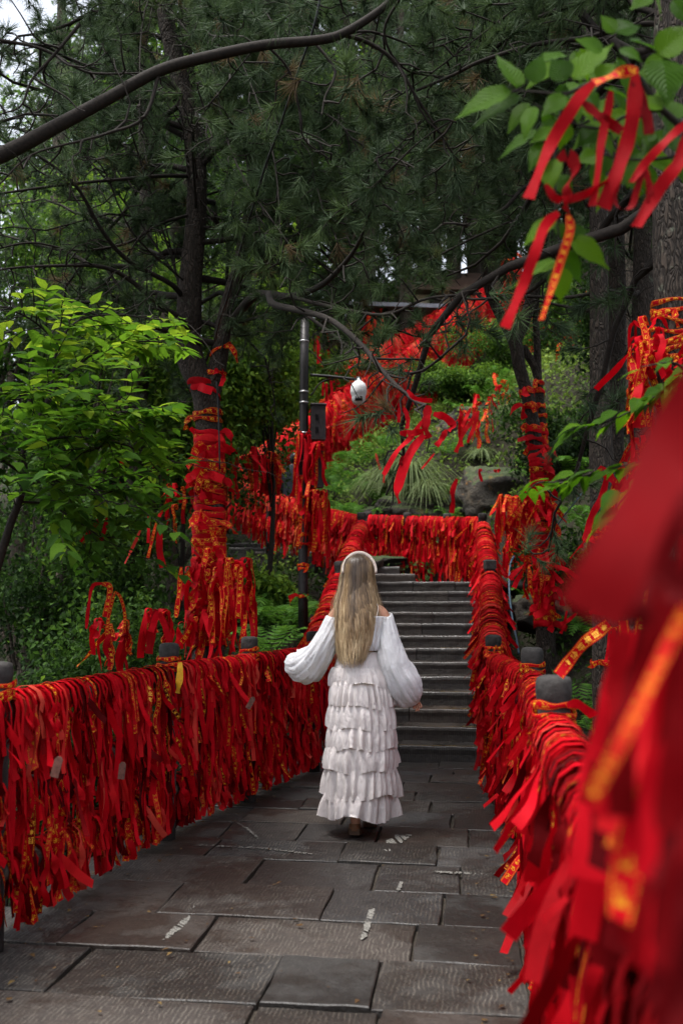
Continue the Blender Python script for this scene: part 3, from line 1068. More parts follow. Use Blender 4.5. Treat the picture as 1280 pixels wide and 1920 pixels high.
def rail_ribbons(spans, side, per_m, Lr, wr, place, lv_scale=(1, .62, .45), tint=(.15, .8), far=False, gold=.16, ymin=-9, rad=.048, layers=.038, stiff=.08, both=.25, maxz=None, Lcap=None):
    for (A, B, li, si) in spans:
        ln = float(np.linalg.norm(B - A))
        if B[1] < ymin:
            continue
        n = int(ln * per_m * lv_scale[li])
        u = np.sort(N.random(n))
        # bunches
        u = np.clip(u + .012 * np.sin(u * ln * 23), 0, 1) * .95 + .025
        P = A + (B - A) * u[:, None]
        keep = P[:, 1] > ymin
        P = P[keep]
        u = u[keep]
        n = len(P)
        if n == 0:
            continue
        T = unit(B - A)
        O = unit(np.cross(T, UPV)) * side
        flip = np.where(N.random(n) < both, -1., 1.)
        Od = O[None] * flip[:, None]
        rr = rad + layers * N.random(n) ** 1.3
        L = Lr[0] + (Lr[1] - Lr[0]) * N.random(n) ** 1.5
        if li == 1:
            L *= .85
        elif li == 2:
            L *= .75
        if Lcap is not None:
            L = np.minimum(L, Lcap(P))
        w = wr[0] + (wr[1] - wr[0]) * N.random(n)
        C, W, w, tn, gd, st = drape(P, np.broadcast_to(T, (n, 3)), Od, rr, L, w, tint=tint, gold=gold, far=far, stiff=stiff)
        near = np.clip((P[:, 1] - .8) / 1.6, .12, 1)  # ribbons close to the camera darken: shade put into the tint
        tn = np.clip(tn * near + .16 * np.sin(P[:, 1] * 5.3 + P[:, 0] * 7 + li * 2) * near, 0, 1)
        gd = np.where(N.random(n) < (P[:, 1] - .9) * 1.2, gd, 0.)
        info = [(place, li, si, float(u[k]), float(L[k]), bool(st[k]), flip[k] > 0, rr[k] > rad + layers * .45) for k in range(n)]
        BATCH.append(Rib(C, W, w, tn, gd, info))


capz = lambda P: np.maximum(P[:, 2] - .06, .08)
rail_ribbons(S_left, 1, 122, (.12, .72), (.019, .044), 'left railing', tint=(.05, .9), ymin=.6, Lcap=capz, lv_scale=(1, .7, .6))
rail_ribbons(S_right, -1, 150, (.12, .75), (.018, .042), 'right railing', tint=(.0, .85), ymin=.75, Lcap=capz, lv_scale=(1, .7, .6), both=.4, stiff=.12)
rail_ribbons(S_sr, -1, 150, (.12, .55), (.022, .036), 'right stair railing', tint=(.1, .9), both=.45, stiff=.3, layers=.075)
rail_ribbons(S_sl, 1, 150, (.12, .5), (.022, .036), 'left stair railing', tint=(.15, .9), both=.5, stiff=.3, layers=.075)
rail_ribbons(S_cr, -1, 190, (.2, .78), (.026, .042), 'landing railing', tint=(.2, .9), far=True, lv_scale=(1, .5), both=.2, stiff=.05)
rail_ribbons(S_up, 1, 170, (.15, .6), (.03, .045), 'upper railing', tint=(.35, 1.), far=True, lv_scale=(1, .6), both=.3)
rail_ribbons(S_r2, 1, 260, (.2, .9), (.045, .07), 'hillside railing', tint=(.5, 1.), far=True, lv_scale=(1, .9, .8), both=.2, rad=.08, layers=.26)
rail_ribbons(S_r2b, 1, 230, (.3, 1.0), (.05, .08), 'far hillside railing', tint=(.55, 1.), far=True, lv_scale=(1, .9), both=.2, rad=.08, layers=.26)
rail_ribbons(S_r3, 1, 220, (.3, 1.1), (.05, .08), 'hilltop railing', tint=(.5, 1.), far=True, lv_scale=(1, .8), both=.2, rad=.08, layers=.24)


# free ribbons: hanging from a point, either falling or blown to one side
FREE = []


def free_ribbon(pts, w, place, face=(1, 0, 0), twist=0., tint=.5, gold=0., seg=18, label=None, kn=.5):
    """a ribbon along pts (world), width vector starting near `face`"""
    C = resample(pts, seg)[None]
    n, m = 1, seg
    tl_ = np.linspace(0, 1, m)
    tw = (tl_ * twist + .45 * np.sin(tl_ * R.uniform(7, 13) + R.uniform(0, 6.28)) * np.minimum(1, tl_ * 3))[None]
    knot = np.clip(kn + (1 - kn) * np.arange(m) / 3., 0, 1)[None]
    C, W, d = finish(C, np.array([w]), 0., np.array([face], float), tw, knot, 0, 1)
    FREE.append((Rib(C, W, np.array([w]), np.array([tint]), np.array([gold]), None), place, label))


def px_ribbon(pp, D, w, place, dd=0., **kw):
    n = len(pp)
    free_ribbon([at(x, y, D + dd * i / max(1, n - 1)) for i, (x, y) in enumerate(pp)], w, place, **kw)


# glyph meshes for the printed characters
GLY = {}


def glyph(ch):
    if ch not in GLY:
        c = bpy.data.curves.new('lettering', 'FONT')
        c.body = ch
        c.resolution_u = 1
        c.offset = .022
        o = bpy.data.objects.new('lettering', c)
        COL.objects.link(o)
        bpy.context.view_layer.update()
        dg = bpy.context.evaluated_depsgraph_get()
        me = o.evaluated_get(dg).to_mesh()
        me.calc_loop_triangles()
        V = np.array([v.co[:2] for v in me.vertices])
        T = np.array([t.vertices[:] for t in me.loop_triangles])
        V = V - (V.max(0) + V.min(0)) / 2
        V = V / max(V.max(), 1e-6) * .5
        GLY[ch] = (V, T)
        bpy.data.objects.remove(o)
        bpy.data.curves.remove(c)
    return GLY[ch]


PHRASES = ['百年好合', '事业有成', '金榜题名', '百年好合']


def letter_on(C, W, w, s_from, phrase, size=.62, pitch=.82, flower=True):
    """the characters of a phrase laid along a ribbon as thin gold print"""
    L = np.concatenate([[0], np.cumsum(np.linalg.norm(np.diff(C, axis=0), axis=1))])
    d = unit(np.gradient(C, axis=0))
    Wn = unit(W)
    Nn = np.cross(d, Wn)
    sgn_n = 1 if np.dot(Nn[len(C) // 2], CAMP - C[len(C) // 2]) > 0 else -1
    # right-hand of a reader facing the ribbon
    view = unit(C[len(C) // 2] - CAMP)
    right = np.cross(view, UPV)
    flipx = 1 if np.dot(Wn[len(C) // 2], right) > 0 else -1
    dn = 1 if d[len(C) // 2][2] < 0 else -1
    g = G()
    s = s_from
    for ch in phrase:
        if s + w * .5 > L[-1]:
            break
        if ch == '*':
            th = np.arange(16) * 2 * PI / 16
            rr_ = np.where(np.arange(16) % 2 == 0, .5, .24)
            V = np.stack([rr_ * np.cos(th), rr_ * np.sin(th)], 1)
            V = np.concatenate([V, [[0, 0]]])
            T = np.array([(a, (a + 1) % 16, 16) for a in range(16)])
        else:
            V, T = glyph(ch)
        a = s - V[:, 1] * w * size * dn
        Cx = np.stack([np.interp(a, L, C[:, q]) for q in range(3)], 1)
        Wx = np.stack([np.interp(a, L, W[:, q]) for q in range(3)], 1)
        Nx = np.stack([np.interp(a, L, Nn[:, q]) for q in range(3)], 1)
        P = Cx + Wx * (V[:, :1] * 2 * size * flipx) + Nx * sgn_n * .0012
        g.add(P, None, T)
        s += w * pitch
    return g if g.n else None


def emit_ribbon(rb, k, label, group, gold_text=None):
    C, W = rb.C[k], rb.W[k]
    gv = None
    if gold_text:
        gv = .6
    o = rb.geo(k, None, gv).build('prayer_ribbon', M['ribbon'], origin=C[len(C) // 2] if False else C[0])
    tag(o, label, 'ribbon', group)
    if gold_text:
        gg = letter_on(C, W, rb.w[k], *gold_text)
        if gg:
            gg.build('gold_lettering', M['gold'], o, smooth=False)
    return o


def rank_word(i):
    return ['first', 'second', 'third', 'fourth', 'fifth', 'sixth', 'seventh', 'eighth', 'ninth', 'tenth'][i] if i < 10 else str(i + 1)


used_labels = {}


def flush_ribbons(n_rail):
    cand = []
    for bi, rb in enumerate(BATCH):
        for k in range(len(rb.w)):
            place, li, si, u_, L_, st, front, outer = rb.info[k]
            mid = rb.C[k, rb.C.shape[1] * 2 // 3]
            if mid[1] < .5:
                continue
            D = mid[1]
            px, py = 640 + FPX * mid[0] / D, 1128 - FPX * (mid[2] - CAMH) / D
            if not (-20 < px < 1290 and 0 < py < 1930):
                continue
            sc = L_ * rb.w[k] / D ** 2 * (1 if front else .1) * (1 if outer else .25) * (1 + .6 * (li == 0))
            cand.append((sc, bi, k))
    cand.sort(reverse=True)
    pick = set((b, k) for _, b, k in cand[:n_rail])
    rest = G()
    np_ = {'left railing': ['near the camera', 'before its second post', 'between its second and third posts', 'beside the leftmost visible post', 'between the leftmost post and the pine', 'left of the woman', 'nearest the stairs'],
           'right railing': ['in front of its nearest post', 'between its nearest and second posts', 'past its second post', 'near the stairs']}
    cnt = 0
    for bi, rb in enumerate(BATCH):
        for k in range(len(rb.w)):
            if (bi, k) not in pick:
                rb.geo(k, rest)
                continue
            place, li, si, u_, L_, st, front, outer = rb.info[k]
            D = rb.C[k, -1][1]
            gold = rb.gold[k] > .5
            txt = None
            if gold and .9 < D < 6.4 and L_ > .22:
                ss = float(np.linalg.norm(np.diff(rb.C[k][:9], axis=0), axis=1).sum()) + .02
                txt = (ss + R.uniform(0, .06), R.choice(PHRASES) + '*' + R.choice(PHRASES)[:R.randint(0, 4)])
            shade = 'dark red' if rb.tint[k] < .3 else ('bright red' if rb.tint[k] > .6 else 'red')
            size = 'long' if L_ > .5 else ('short' if L_ < .28 else 'middling')
            lv = ['top', 'middle', 'lowest'][li]
            sp = ['first', 'second', 'third', 'fourth', 'fifth', 'sixth', 'seventh'][min(si, 6)]
            fr = 'early in' if u_ < .33 else ('midway along' if u_ < .67 else 'late in')
            how = 'out' if st else ('bending' if abs(rb.C[k, -1][0] - rb.C[k, -5][0]) > .02 else 'straight')
            ang = 'hanging straight' if how == 'straight' else ('bending aside' if how == 'bending' else 'sticking out')
            lab = f"{size} {shade} {'lettered' if gold else 'plain'} ribbon {ang}, {place} {lv} rail, {fr} {sp} span"
            emit_ribbon(rb, k, ' '.join(lab.split()[:16]), 'prayer ribbons tied on the railings', txt)
            cnt += 1
    tag(rest.build('prayer_ribbons', M['ribbon']), 'mass of further red prayer ribbons tied over all the railings', 'ribbons', 'prayer ribbons tied on the railings', 'stuff')
    return cnt

# ------------------------------------------------------------------ vegetation
def frames(dirs, n, normal=None):
    """orthonormal frames with x along dirs, z near `normal` (random where None)"""
    X = unit(dirs)
    Z = N.normal(size=(n, 3)) if normal is None else np.broadcast_to(normal, (n, 3)) + 0.
    Z = Z - X * (Z * X).sum(-1, keepdims=True)
    Z = unit(Z)
    Y = np.cross(Z, X)
    return np.stack([X, Y, Z], 1)


def scatter(g, V, T, pos, F, sc, tint, uv=None, chunk=20000):
    k = len(V)
    for i in range(0, len(pos), chunk):
        p, f, s = pos[i:i + chunk], F[i:i + chunk], sc[i:i + chunk]
        n = len(p)
        P = np.einsum('kc,ncd->nkd', V, f) * s[:, None, None] + p[:, None]
        TT = (T[None] + (np.arange(n) * k)[:, None, None]).reshape(-1, 3)
        t = np.repeat(tint[i:i + chunk], k)
        g.add(P.reshape(-1, 3), None, TT, None if uv is None else np.tile(uv, (n, 1)), t)


# small leaf: folded along the midrib, drooping tip
LEAF_S = np.array([(0, 0, 0), (.35, .28, .06), (.35, -.28, .06), (1, 0, -.10), (.5, 0, -.0)], float)
LEAF_ST = np.array([(0, 4, 1), (1, 4, 3), (0, 2, 4), (2, 3, 4)])
LEAF_SUV = np.array([(.5, 0), (0, .35), (1, .35), (.5, 1), (.5, .5)], float)


def leaf_template(n=6, w=.5, curve=.12, tipx=1.0):
    u = np.linspace(0, 1, n)
    prof = np.sin(np.clip(u * 1.03, 0, 1) ** .75 * PI) * w * .5
    prof[0] = .012
    prof[-1] = .006
    zc = curve * (u - u ** 2 * 1.8)
    V, UV = [], []
    for i in range(n):
        for s in (-1, -.5, 0, .5, 1):
            wob = .035 * math.sin(i * 2.4 + s)
            V.append((u[i] - abs(s) * .035 * (0 < i < n - 1), s * prof[i], zc[i] + abs(s) * .10 * prof[i] * 2 + wob * abs(s) * .5))
            UV.append((.5 + s * .5, u[i]))
    T = []
    for i in range(n - 1):
        for j in range(4):
            a, b, c, d = i * 5 + j, i * 5 + j + 1, (i + 1) * 5 + j + 1, (i + 1) * 5 + j
            T += [(a, b, c), (a, c, d)]
    return np.array(V), np.array(T), np.array(UV)


LEAF_B = leaf_template(9, .52)
LEAF_M = leaf_template(5, .55)


def tuft_template(n, L=.12, w=.0022, spread=(.25, 1.25)):
    V, T = [], []
    for i in range(n):
        a = R.uniform(spread[0], spread[1])
        b = R.uniform(0, 2 * PI)
        d = np.array([math.cos(a), math.sin(a) * math.cos(b), math.sin(a) * math.sin(b)])
        s = unit(np.cross(d, np.array([R.gauss(0, 1), R.gauss(0, 1), R.gauss(0, 1)])))
        l = L * R.uniform(.75, 1.15)
        o = np.array([R.uniform(-.05, .02), 0, 0])
        k = len(V)
        V += [o - s * w, o + s * w, o + d * l + np.array([0, 0, 0])]
        T.append((k, k + 1, k + 2))
    return np.array(V), np.array(T)


TUFT_N = [tuft_template(64) for _ in range(3)]
TUFT_F = [tuft_template(22, .18, .009) for _ in range(2)]


def wander(p, d, L, n, jit=.25, grav=0., up=0.):
    P = [np.array(p, float)]
    d = unit(d)
    for i in range(n):
        d = unit(d + N.normal(size=3) * jit / math.sqrt(n) * 1.6 + np.array([0, 0, -grav + up * i / n]) / n)
        P.append(P[-1] + d * L / n)
    return np.array(P), d


def trunk_geo(P, rad, n=14, seg=40, rough=.05):
    """tapered, slightly lumpy trunk through points P"""
    C = resample(P, seg)
    r = np.interp(np.linspace(0, 1, seg), np.linspace(0, 1, len(rad)), rad)
    V, Q, T, uv = tube(C, r, n)
    m = seg * n
    th = np.tile(np.arange(n) * 2 * PI / n, seg)
    zz = np.repeat(np.arange(seg), n)
    k = 1 + rough * (np.sin(th * 3 + zz * .35) * .6 + np.sin(th * 5 - zz * .6) * .4 + .5 * N.normal(size=m) * .6)
    cc = np.repeat(C, n, axis=0)
    V[:m] = cc + (V[:m] - cc) * k[:, None]
    g = G()
    g.add(V, Q, T, uv)
    return g, C, r


def pine_foliage(gb, pos, dirs, limb, r0, near, twig_every=.16, twig_len=(.25, .55), tuft_every=.13, start=.25, bare=0.):
    """twigs and needle tuft places along a limb polyline"""
    L = np.concatenate([[0], np.cumsum(np.linalg.norm(np.diff(limb, axis=0), axis=1))])
    s = L[-1] * start
    k = 0
    while s < L[-1]:
        p = np.array([np.interp(s, L, limb[:, q]) for q in range(3)])
        q2 = np.array([np.interp(min(L[-1], s + .05), L, limb[:, q]) for q in range(3)])
        d = unit(q2 - p + 1e-6)
        side = unit(np.cross(d, UPV)) * (1 if k % 2 else -1)
        tl = R.uniform(*twig_len) * (1.15 - .5 * s / L[-1])
        dd = unit(d * R.uniform(.3, .9) + side * R.uniform(.5, 1.1) + UPV * R.uniform(-.5, .35))
        tw, de = wander(p, dd, tl, 5, .8, .25 * R.random())
        add_tube(gb, tw, np.linspace(.007 if near else .012, .0022 if near else .004, 6), 4, False)
        if R.random() > bare:
            nt = max(1, int(tl / tuft_every))
            for j in range(nt):
                f = 1 - j / max(1, nt) * .75
                i = f * 5
                i0 = min(4, int(i))
                pp = tw[i0] + (tw[i0 + 1] - tw[i0]) * (i - i0)
                pos.append(pp)
                dirs.append(unit(tw[i0 + 1] - tw[i0]) * 1. + N.normal(size=3) * (.25 if j == 0 else .7))
                # short side shoot
                if j and R.random() < .8:
                    sd = unit(de + N.normal(size=3) * 1.1)
                    e = pp + sd * R.uniform(.06, .16)
                    add_tube(gb, np.array([pp, (pp + e) / 2 + N.normal(size=3) * .01, e]), .0025, 3, False)
                    pos.append(e)
                    dirs.append(sd)
        s += twig_every * R.uniform(.6, 1.4)
        k += 1


def needles(pos, dirs, near, brown=.03):
    g = G()
    pos, dirs = np.array(pos), np.array(dirs)
    n = len(pos)
    if n == 0:
        return g
    F = frames(dirs, n)
    tint = N.random(n) * .85
    # tufts of one neighbourhood share a tone
    tint = np.clip(tint * .6 + .25 + .25 * np.sin(pos[:, 0] * 2.1 + pos[:, 2] * 1.7) * np.sin(pos[:, 1] * 1.9), 0, .93)
    tint[N.random(n) < brown] = 1.
    tmp = TUFT_N if near else TUFT_F
    which = N.integers(0, len(tmp), n)
    for q, (V, T) in enumerate(tmp):
        k = which == q
        if k.any():
            scatter(g, V, T, pos[k], F[k], .8 + .45 * N.random(k.sum()), tint[k])
    return g


def crown_pine(C, r, h0, h1, nl, Lr, near, az=None, elev=(-.1, .5), droop=.3, bare=0., **kw):
    """limbs from the trunk line C between heights h0 and h1"""
    gb = G()
    pos, dirs = [], []
    for i in range(nl):
        z = h0 + (h1 - h0) * (i + R.random()) / nl
        k = int(np.argmin(np.abs(C[:, 2] - z)))
        a = R.uniform(0, 2 * PI) if az is None else R.uniform(*az)
        e = R.uniform(*elev)
        f = (z - h0) / max(.1, h1 - h0)
        L = (Lr[1] + (Lr[0] - Lr[1]) * f) * R.uniform(.75, 1.15)
        d = np.array([math.cos(a) * math.cos(e), math.sin(a) * math.cos(e), math.sin(e)])
        limb, _ = wander(C[k], d, L, 9, .5, droop, .5)
        rb = r[k] * R.uniform(.22, .36)
        add_tube(gb, limb, np.linspace(rb, .006 if near else .012, 10), 6 if near else 4, False)
        pine_foliage(gb, pos, dirs, limb, rb, near, bare=bare, **kw)
    return gb, pos, dirs


def tree_thing(name, label, base, group=None):
    return thing(name, label, 'tree', base, group)


def dup(root, loc, rotz=0., scale=1., label=None):
    c = root.copy()
    COL.objects.link(c)
    c.location = Vector([float(x) for x in loc])
    c.rotation_euler = (0, 0, rotz)
    c.scale = (scale,) * 3
    if label:
        c['label'] = label
    for ch in list(root.children):
        d = ch.copy()
        COL.objects.link(d)
        d.parent = c
    return c


def base_pt(px, D, sink=.15):
    x = (px - 640) / FPX * D
    return np.array([x, D, float(H(x, D)) - sink])


# ---- the ribbon wrapped pine behind the left railing
PINE_D = 8.0
A_pts = [base_pt(392, PINE_D)] + [at(x, y, PINE_D) for x, y in ((392, 1100), (392, 1000), (394, 900), (391, 800), (384, 735), (364, 690), (352, 645), (354, 590), (360, 500), (367, 420), (369, 330), (358, 230), (334, 130), (312, 40), (300, -60), (296, -250), (310, -600))]
A_rad = [.14, .128, .120, .112, .108, .108, .110, .108, .105, .092, .085, .082, .08, .076, .07, .065, .055, .03]
pineA = tree_thing('pine_tree', 'large pine wrapped in red ribbons standing behind the left railing', A_pts[0])
gA, CA, rA = trunk_geo(A_pts, A_rad, 18, 90, .05)
gA.build('trunk', M['bark'], pineA)
B_pts = [at(x, y, PINE_D) for x, y in ((388, 760), (402, 710), (413, 660), (420, 610), (430, 560), (452, 480), (470, 380), (478, 250), (470, 100), (480, -100), (500, -400))]
gB, CB, rB = trunk_geo(B_pts, [.085, .078, .07, .066, .062, .055, .05, .045, .04, .035, .02], 12, 50, .05)
gB.build('second_stem', M['bark'], pineA)


def px_limb(pp, D0, D1, n=26):
    m = len(pp)
    return resample([at(x, y, D0 + (D1 - D0) * i / (m - 1)) for i, (x, y) in enumerate(pp)], n)


gb, pos, dirs = crown_pine(CA, rA, 3.8, 8.6, 40, (1.3, 2.9), True, az=(-.35, 3.5), droop=.5, twig_every=.15)
gb2, pos2, dirs2 = crown_pine(CB, rB, 3.6, 7.6, 28, (1.2, 2.7), True, az=(-.6, 3.2), droop=.5, twig_every=.15)
for pp, D0, D1, r0, bare in (
        ([(408, 645), (350, 632), (300, 616), (250, 608), (205, 600), (162, 583)], 8, 7.4, .03, 1.),
        ([(360, 632), (345, 602), (300, 572), (240, 522), (190, 500), (120, 498), (30, 502), (-60, 515)], 8, 6.8, .028, .75),
        ([(345, 560), (320, 532), (240, 488), (190, 430), (140, 345), (55, 282), (0, 262)], 8, 6.6, .024, .8),
        ([(362, 330), (300, 330), (240, 335), (130, 345), (20, 360), (-60, 372)], 8, 6.5, .018, .8),
        ([(340, 190), (280, 140), (200, 135), (130, 110), (80, 85), (0, 80)], 8, 6.5, .022, .75),
        ([(366, 400), (300, 420), (240, 455), (150, 470), (60, 455), (-20, 470)], 8, 6.9, .014, .7),
        ([(340, 185), (255, 190), (215, 200), (180, 240), (170, 280)], 8, 7.5, .02, .6),
        ([(420, 625), (470, 560), (505, 552), (545, 556), (600, 536), (640, 500), (672, 455), (700, 380)], 8, 5.4, .040, .75),
        ([(505, 552), (512, 570), (560, 582), (620, 600), (680, 650), (722, 702), (772, 748), (800, 760)], 6.6, 4.4, .026, .85),
        ([(560, 580), (640, 640), (700, 690), (760, 700), (800, 690), (860, 640)], 6.3, 4.8, .012, .6),
        ([(545, 556), (620, 575), (720, 590), (800, 560), (900, 550)], 6.7, 5.2, .014, .35),
        ([(415, 615), (500, 590), (560, 575), (600, 590), (650, 575)], 8, 6.6, .014, .3)):
    lm = px_limb(pp, D0, D1)
    add_tube(gb, lm, np.linspace(r0, .006, len(lm)), 8, False)
    pine_foliage(gb, pos, dirs, lm, r0, True, bare=bare, start=.25, twig_every=.13, twig_len=(.2, .7))


def reach(gb, pos, dirs, C, n, zr, tgt, Dr, r0, bare=.0, **kw):
    """long drooping limbs from a trunk line towards places inside a region of the view"""
    for i in range(n):
        z = R.uniform(*zr)
        k = int(np.argmin(np.abs(C[:, 2] - z)))
        e = at(R.uniform(tgt[0], tgt[2]), R.uniform(tgt[1], tgt[3]), R.uniform(*Dr))
        s = C[k]
        m1 = s + (e - s) * .35 + np.array([0, 0, R.uniform(.1, .5)]) + N.normal(size=3) * .12
        m2 = s + (e - s) * .7 + np.array([0, 0, R.uniform(-.1, .3)]) + N.normal(size=3) * .15
        lm = resample([s, m1, m2, e], 18)
        add_tube(gb, lm, np.linspace(r0 * R.uniform(.7, 1.2), .004, 18), 6, False)
        pine_foliage(gb, pos, dirs, lm, r0, True, bare=bare, start=.2, twig_every=.12, twig_len=(.25, .65), **kw)


reach(gb, pos, dirs, CA, 11, (3.9, 7.4), (430, 20, 760, 560), (5.6, 8.5), .010)
reach(gb, pos, dirs, CA, 8, (3.6, 7.4), (0, 60, 300, 480), (6., 8.5), .009, .25)
reach(gb2, pos2, dirs2, CB, 11, (3.2, 7.0), (480, 40, 880, 560), (6.5, 10), .009)


def prune(pos, dirs, C, Dmax, half, keep=.12):
    """needles do not crowd the bare trunk: those close in front of it are dropped"""
    a, b = [], []
    cx_ = C[:, 0] / C[:, 1]
    cz_ = (C[:, 2] - CAMH) / C[:, 1]
    for p, d in zip(pos, dirs):
        if p[1] < Dmax:
            k = int(np.argmin(np.abs(cz_ - (p[2] - CAMH) / p[1])))
            if abs(p[0] / p[1] - cx_[k]) * FPX < half and R.random() > keep:
                continue
        a.append(p)
        b.append(d)
    return a, b


pos, dirs = prune(pos, dirs, CA, 8.0, 42)
pos2, dirs2 = prune(pos2, dirs2, CA, 8.0, 42)
gb.build('limb', M['twig'], pineA)['kind'] = 'stuff'
gb2.build('limb', M['twig'], pineA)['kind'] = 'stuff'
cr = needles(pos, dirs, True).build('crown', M['needle'], pineA, smooth=False)
cr['kind'] = 'stuff'
cr = needles(pos2, dirs2, True).build('crown', M['needle'], pineA, smooth=False)
cr['kind'] = 'stuff'

# ---- pine outside the left edge whose long limb crosses the picture
ovx = -3.4
P_ = [(ovx, 4.6, float(H(ovx, 4.6)) - .2), (ovx + .05, 4.6, 1.2), (ovx + .15, 4.7, 3.), (ovx + .1, 4.8, 5), (ovx, 4.9, 8)]
pineB = tree_thing('pine_tree', 'pine left of the frame whose thick dark limb sweeps across the top', P_[0])
g_, C_, r_ = trunk_geo(P_, [.17, .15, .13, .1, .04], 14, 40)
g_.build('trunk', M['bark'], pineB)
gb, pos, dirs = crown_pine(C_, r_, 3.6, 7.6, 16, (1.2, 2.4), True, az=(-.2, 1.4), droop=.4)
pp = [(-560, 520), (-300, 400), (-120, 338), (0, 292), (100, 240), (200, 186), (300, 132), (400, 104), (500, 84), (590, 76), (640, 64), (700, 28), (760, -20), (860, -90)]
lm = px_limb(pp, 4.7, 4.9, 60)
add_tube(gb, lm, np.interp(np.linspace(0, 1, 60), [0, .4, .8, 1], [.05, .030, .022, .014]), 12, False)
sub = [([(640, 64), (690, 80), (740, 116), (780, 182), (805, 220), (850, 290), (865, 305)], 4.9, 5.2, .014, .4),
       ([(590, 80), (625, 125), (625, 150), (610, 180), (603, 215)], 4.9, 4.8, .009, .5),
       ([(300, 132), (270, 220), (200, 250), (160, 262), (60, 290), (0, 345)], 4.8, 4.6, .010, .8),
       ([(0, 75), (80, 92), (150, 130), (190, 138), (290, 136)], 4.6, 4.8, .010, .7),
       ([(150, 45), (100, 105), (60, 150), (40, 198), (0, 215)], 4.6, 4.6, .010, .8),
       ([(500, 84), (540, 130), (560, 200), (570, 260), (620, 300)], 4.9, 5.2, .008, .2),
       ([(760, -20), (720, 60), (760, 130), (850, 150), (900, 200)], 4.9, 5.4, .008, .2),
       ([(640, 64), (700, 60), (800, 90), (880, 70), (960, 110)], 4.9, 5.4, .008, .3)]
for q, D0, D1, r0, bare in sub:
    l2 = px_limb(q, D0, D1)
    add_tube(gb, l2, np.linspace(r0, .004, len(l2)), 6, False)
    pine_foliage(gb, pos, dirs, l2, r0, True, bare=bare, twig_every=.14)
gb.build('limb', M['twig'], pineB)['kind'] = 'stuff'
pos, dirs = prune(pos, dirs, CA, 8.0, 40)
cr = needles(pos, dirs, True).build('crown', M['needle'], pineB, smooth=False)
cr['kind'] = 'stuff'

# ---- trunks on the right
def right_pine(label, pts, D, rad, h0, h1, nl, Lr, near, az=None, extra=(), bare=.15, seg=50, fill=None):
    P = [base_pt(pts[0][0], D)] + [at(x, y, D) for x, y in pts]
    t = tree_thing('pine_tree', label, P[0], 'pines on the right bank')
    g_, C_, r_ = trunk_geo(P, [rad[0]] + list(rad), 14, seg, .05)
    g_.build('trunk', M['bark'], t)
    gb, pos, dirs = crown_pine(C_, r_, h0, h1, nl, Lr, near, az=az, bare=bare, droop=.4)
    for q, D0, D1_, r0, b_ in extra:
        l2 = px_limb(q, D0, D1_)
        add_tube(gb, l2, np.linspace(r0, .008, len(l2)), 8, False)
        pine_foliage(gb, pos, dirs, l2, r0, near, bare=b_, twig_every=.2)
    if fill:
        reach(gb, pos, dirs, C_, *fill)
    gb.build('limb', M['twig'], t)['kind'] = 'stuff'
    if pos:
        cr = needles(pos, dirs, near).build('crown', M['needle' if near else 'needle_far'], t, smooth=False)
        cr['kind'] = 'stuff'
    return t, C_, r_


T1, C1, r1 = right_pine('slender pine trunk hung with ribbons low down, left of a pair right of the path',
                        [(1137, 1340), (1135, 1150), (1132, 1000), (1128, 880), (1123, 740), (1122, 560), (1121, 380), (1117, 200), (1112, 50), (1108, -150), (1100, -500)],
                        7.2, [.105, .10, .10, .09, .072, .068, .066, .064, .06, .055,   .03], 4.2, 8.4, 24, (1., 2.3), True, az=(-.3, 3.5), fill=(10, (4.6, 8), (700, 60, 1100, 540), (6.2, 9.5), .009),
                        extra=[([(1119, 548), (1060, 558), (991, 556), (940, 560), (902, 558), (885, 540)], 7.2, 7.6, .016, .9),
                               ([(1119, 480), (1080, 450), (1040, 430), (980, 410), (900, 440), (840, 470), (800, 490)], 7.2, 7.4, .013, .8),
                               ([(1121, 586), (1060, 575), (1000, 562)], 7.2, 7.6, .016, 1.)], bare=.35)
T2, C2, r2 = right_pine('thinner pine trunk close behind the ribbon hung one, right of the path',
                        [(1152, 1100), (1151, 860), (1157, 620), (1153, 400), (1148, 200), (1150, 0), (1152, -300)], 8.6, [.09, .08, .075, .07, .065, .06, .03], 5, 9, 16, (1., 2.2), True, bare=.3)
T3, C3, r3 = right_pine('bare straight pine trunk standing between the thin pair and the near one',
                        [(1196, 1100), (1198, 900), (1203, 620), (1206, 400), (1205, 200), (1200, 0), (1196, -300)], 8.2, [.10, .095, .09, .085, .082, .08, .03], 4.6, 9, 16, (1., 2.4), True, bare=.3,
                        extra=[([(1203, 545), (1180, 552), (1140, 545), (1090, 556)], 8.2, 7.6, .02, 1.), ([(1203, 560), (1190, 620), (1175, 660), (1160, 690)], 8.2, 8.4, .016, 1.)])
T4, C4, r4 = right_pine('thickest pine trunk at the right edge with ribbons tied round it',
                        [(1290, 1300), (1282, 1000), (1274, 700), (1268, 500), (1264, 300), (1262, 80), (1256, -200)], 4.6, [.125, .12, .115, .11, .105, .10, .05], 3.2, 6.5, 20, (1.3, 2.6), True, az=(1.3, 3.1), bare=.3, fill=(7, (3.8, 6.2), (640, 20, 1000, 420), (5.2, 6.8), .006),
                        extra=[([(1262, 50), (1200, 45), (1100, 70), (1000, 84), (900, 115), (850, 140), (780, 170)], 4.6, 5.2, .016, .75),
                               ([(1262, -40), (1150, -20), (1040, 20), (960, 60), (900, 130), (860, 200)], 4.6, 5.4, .014, .7)])

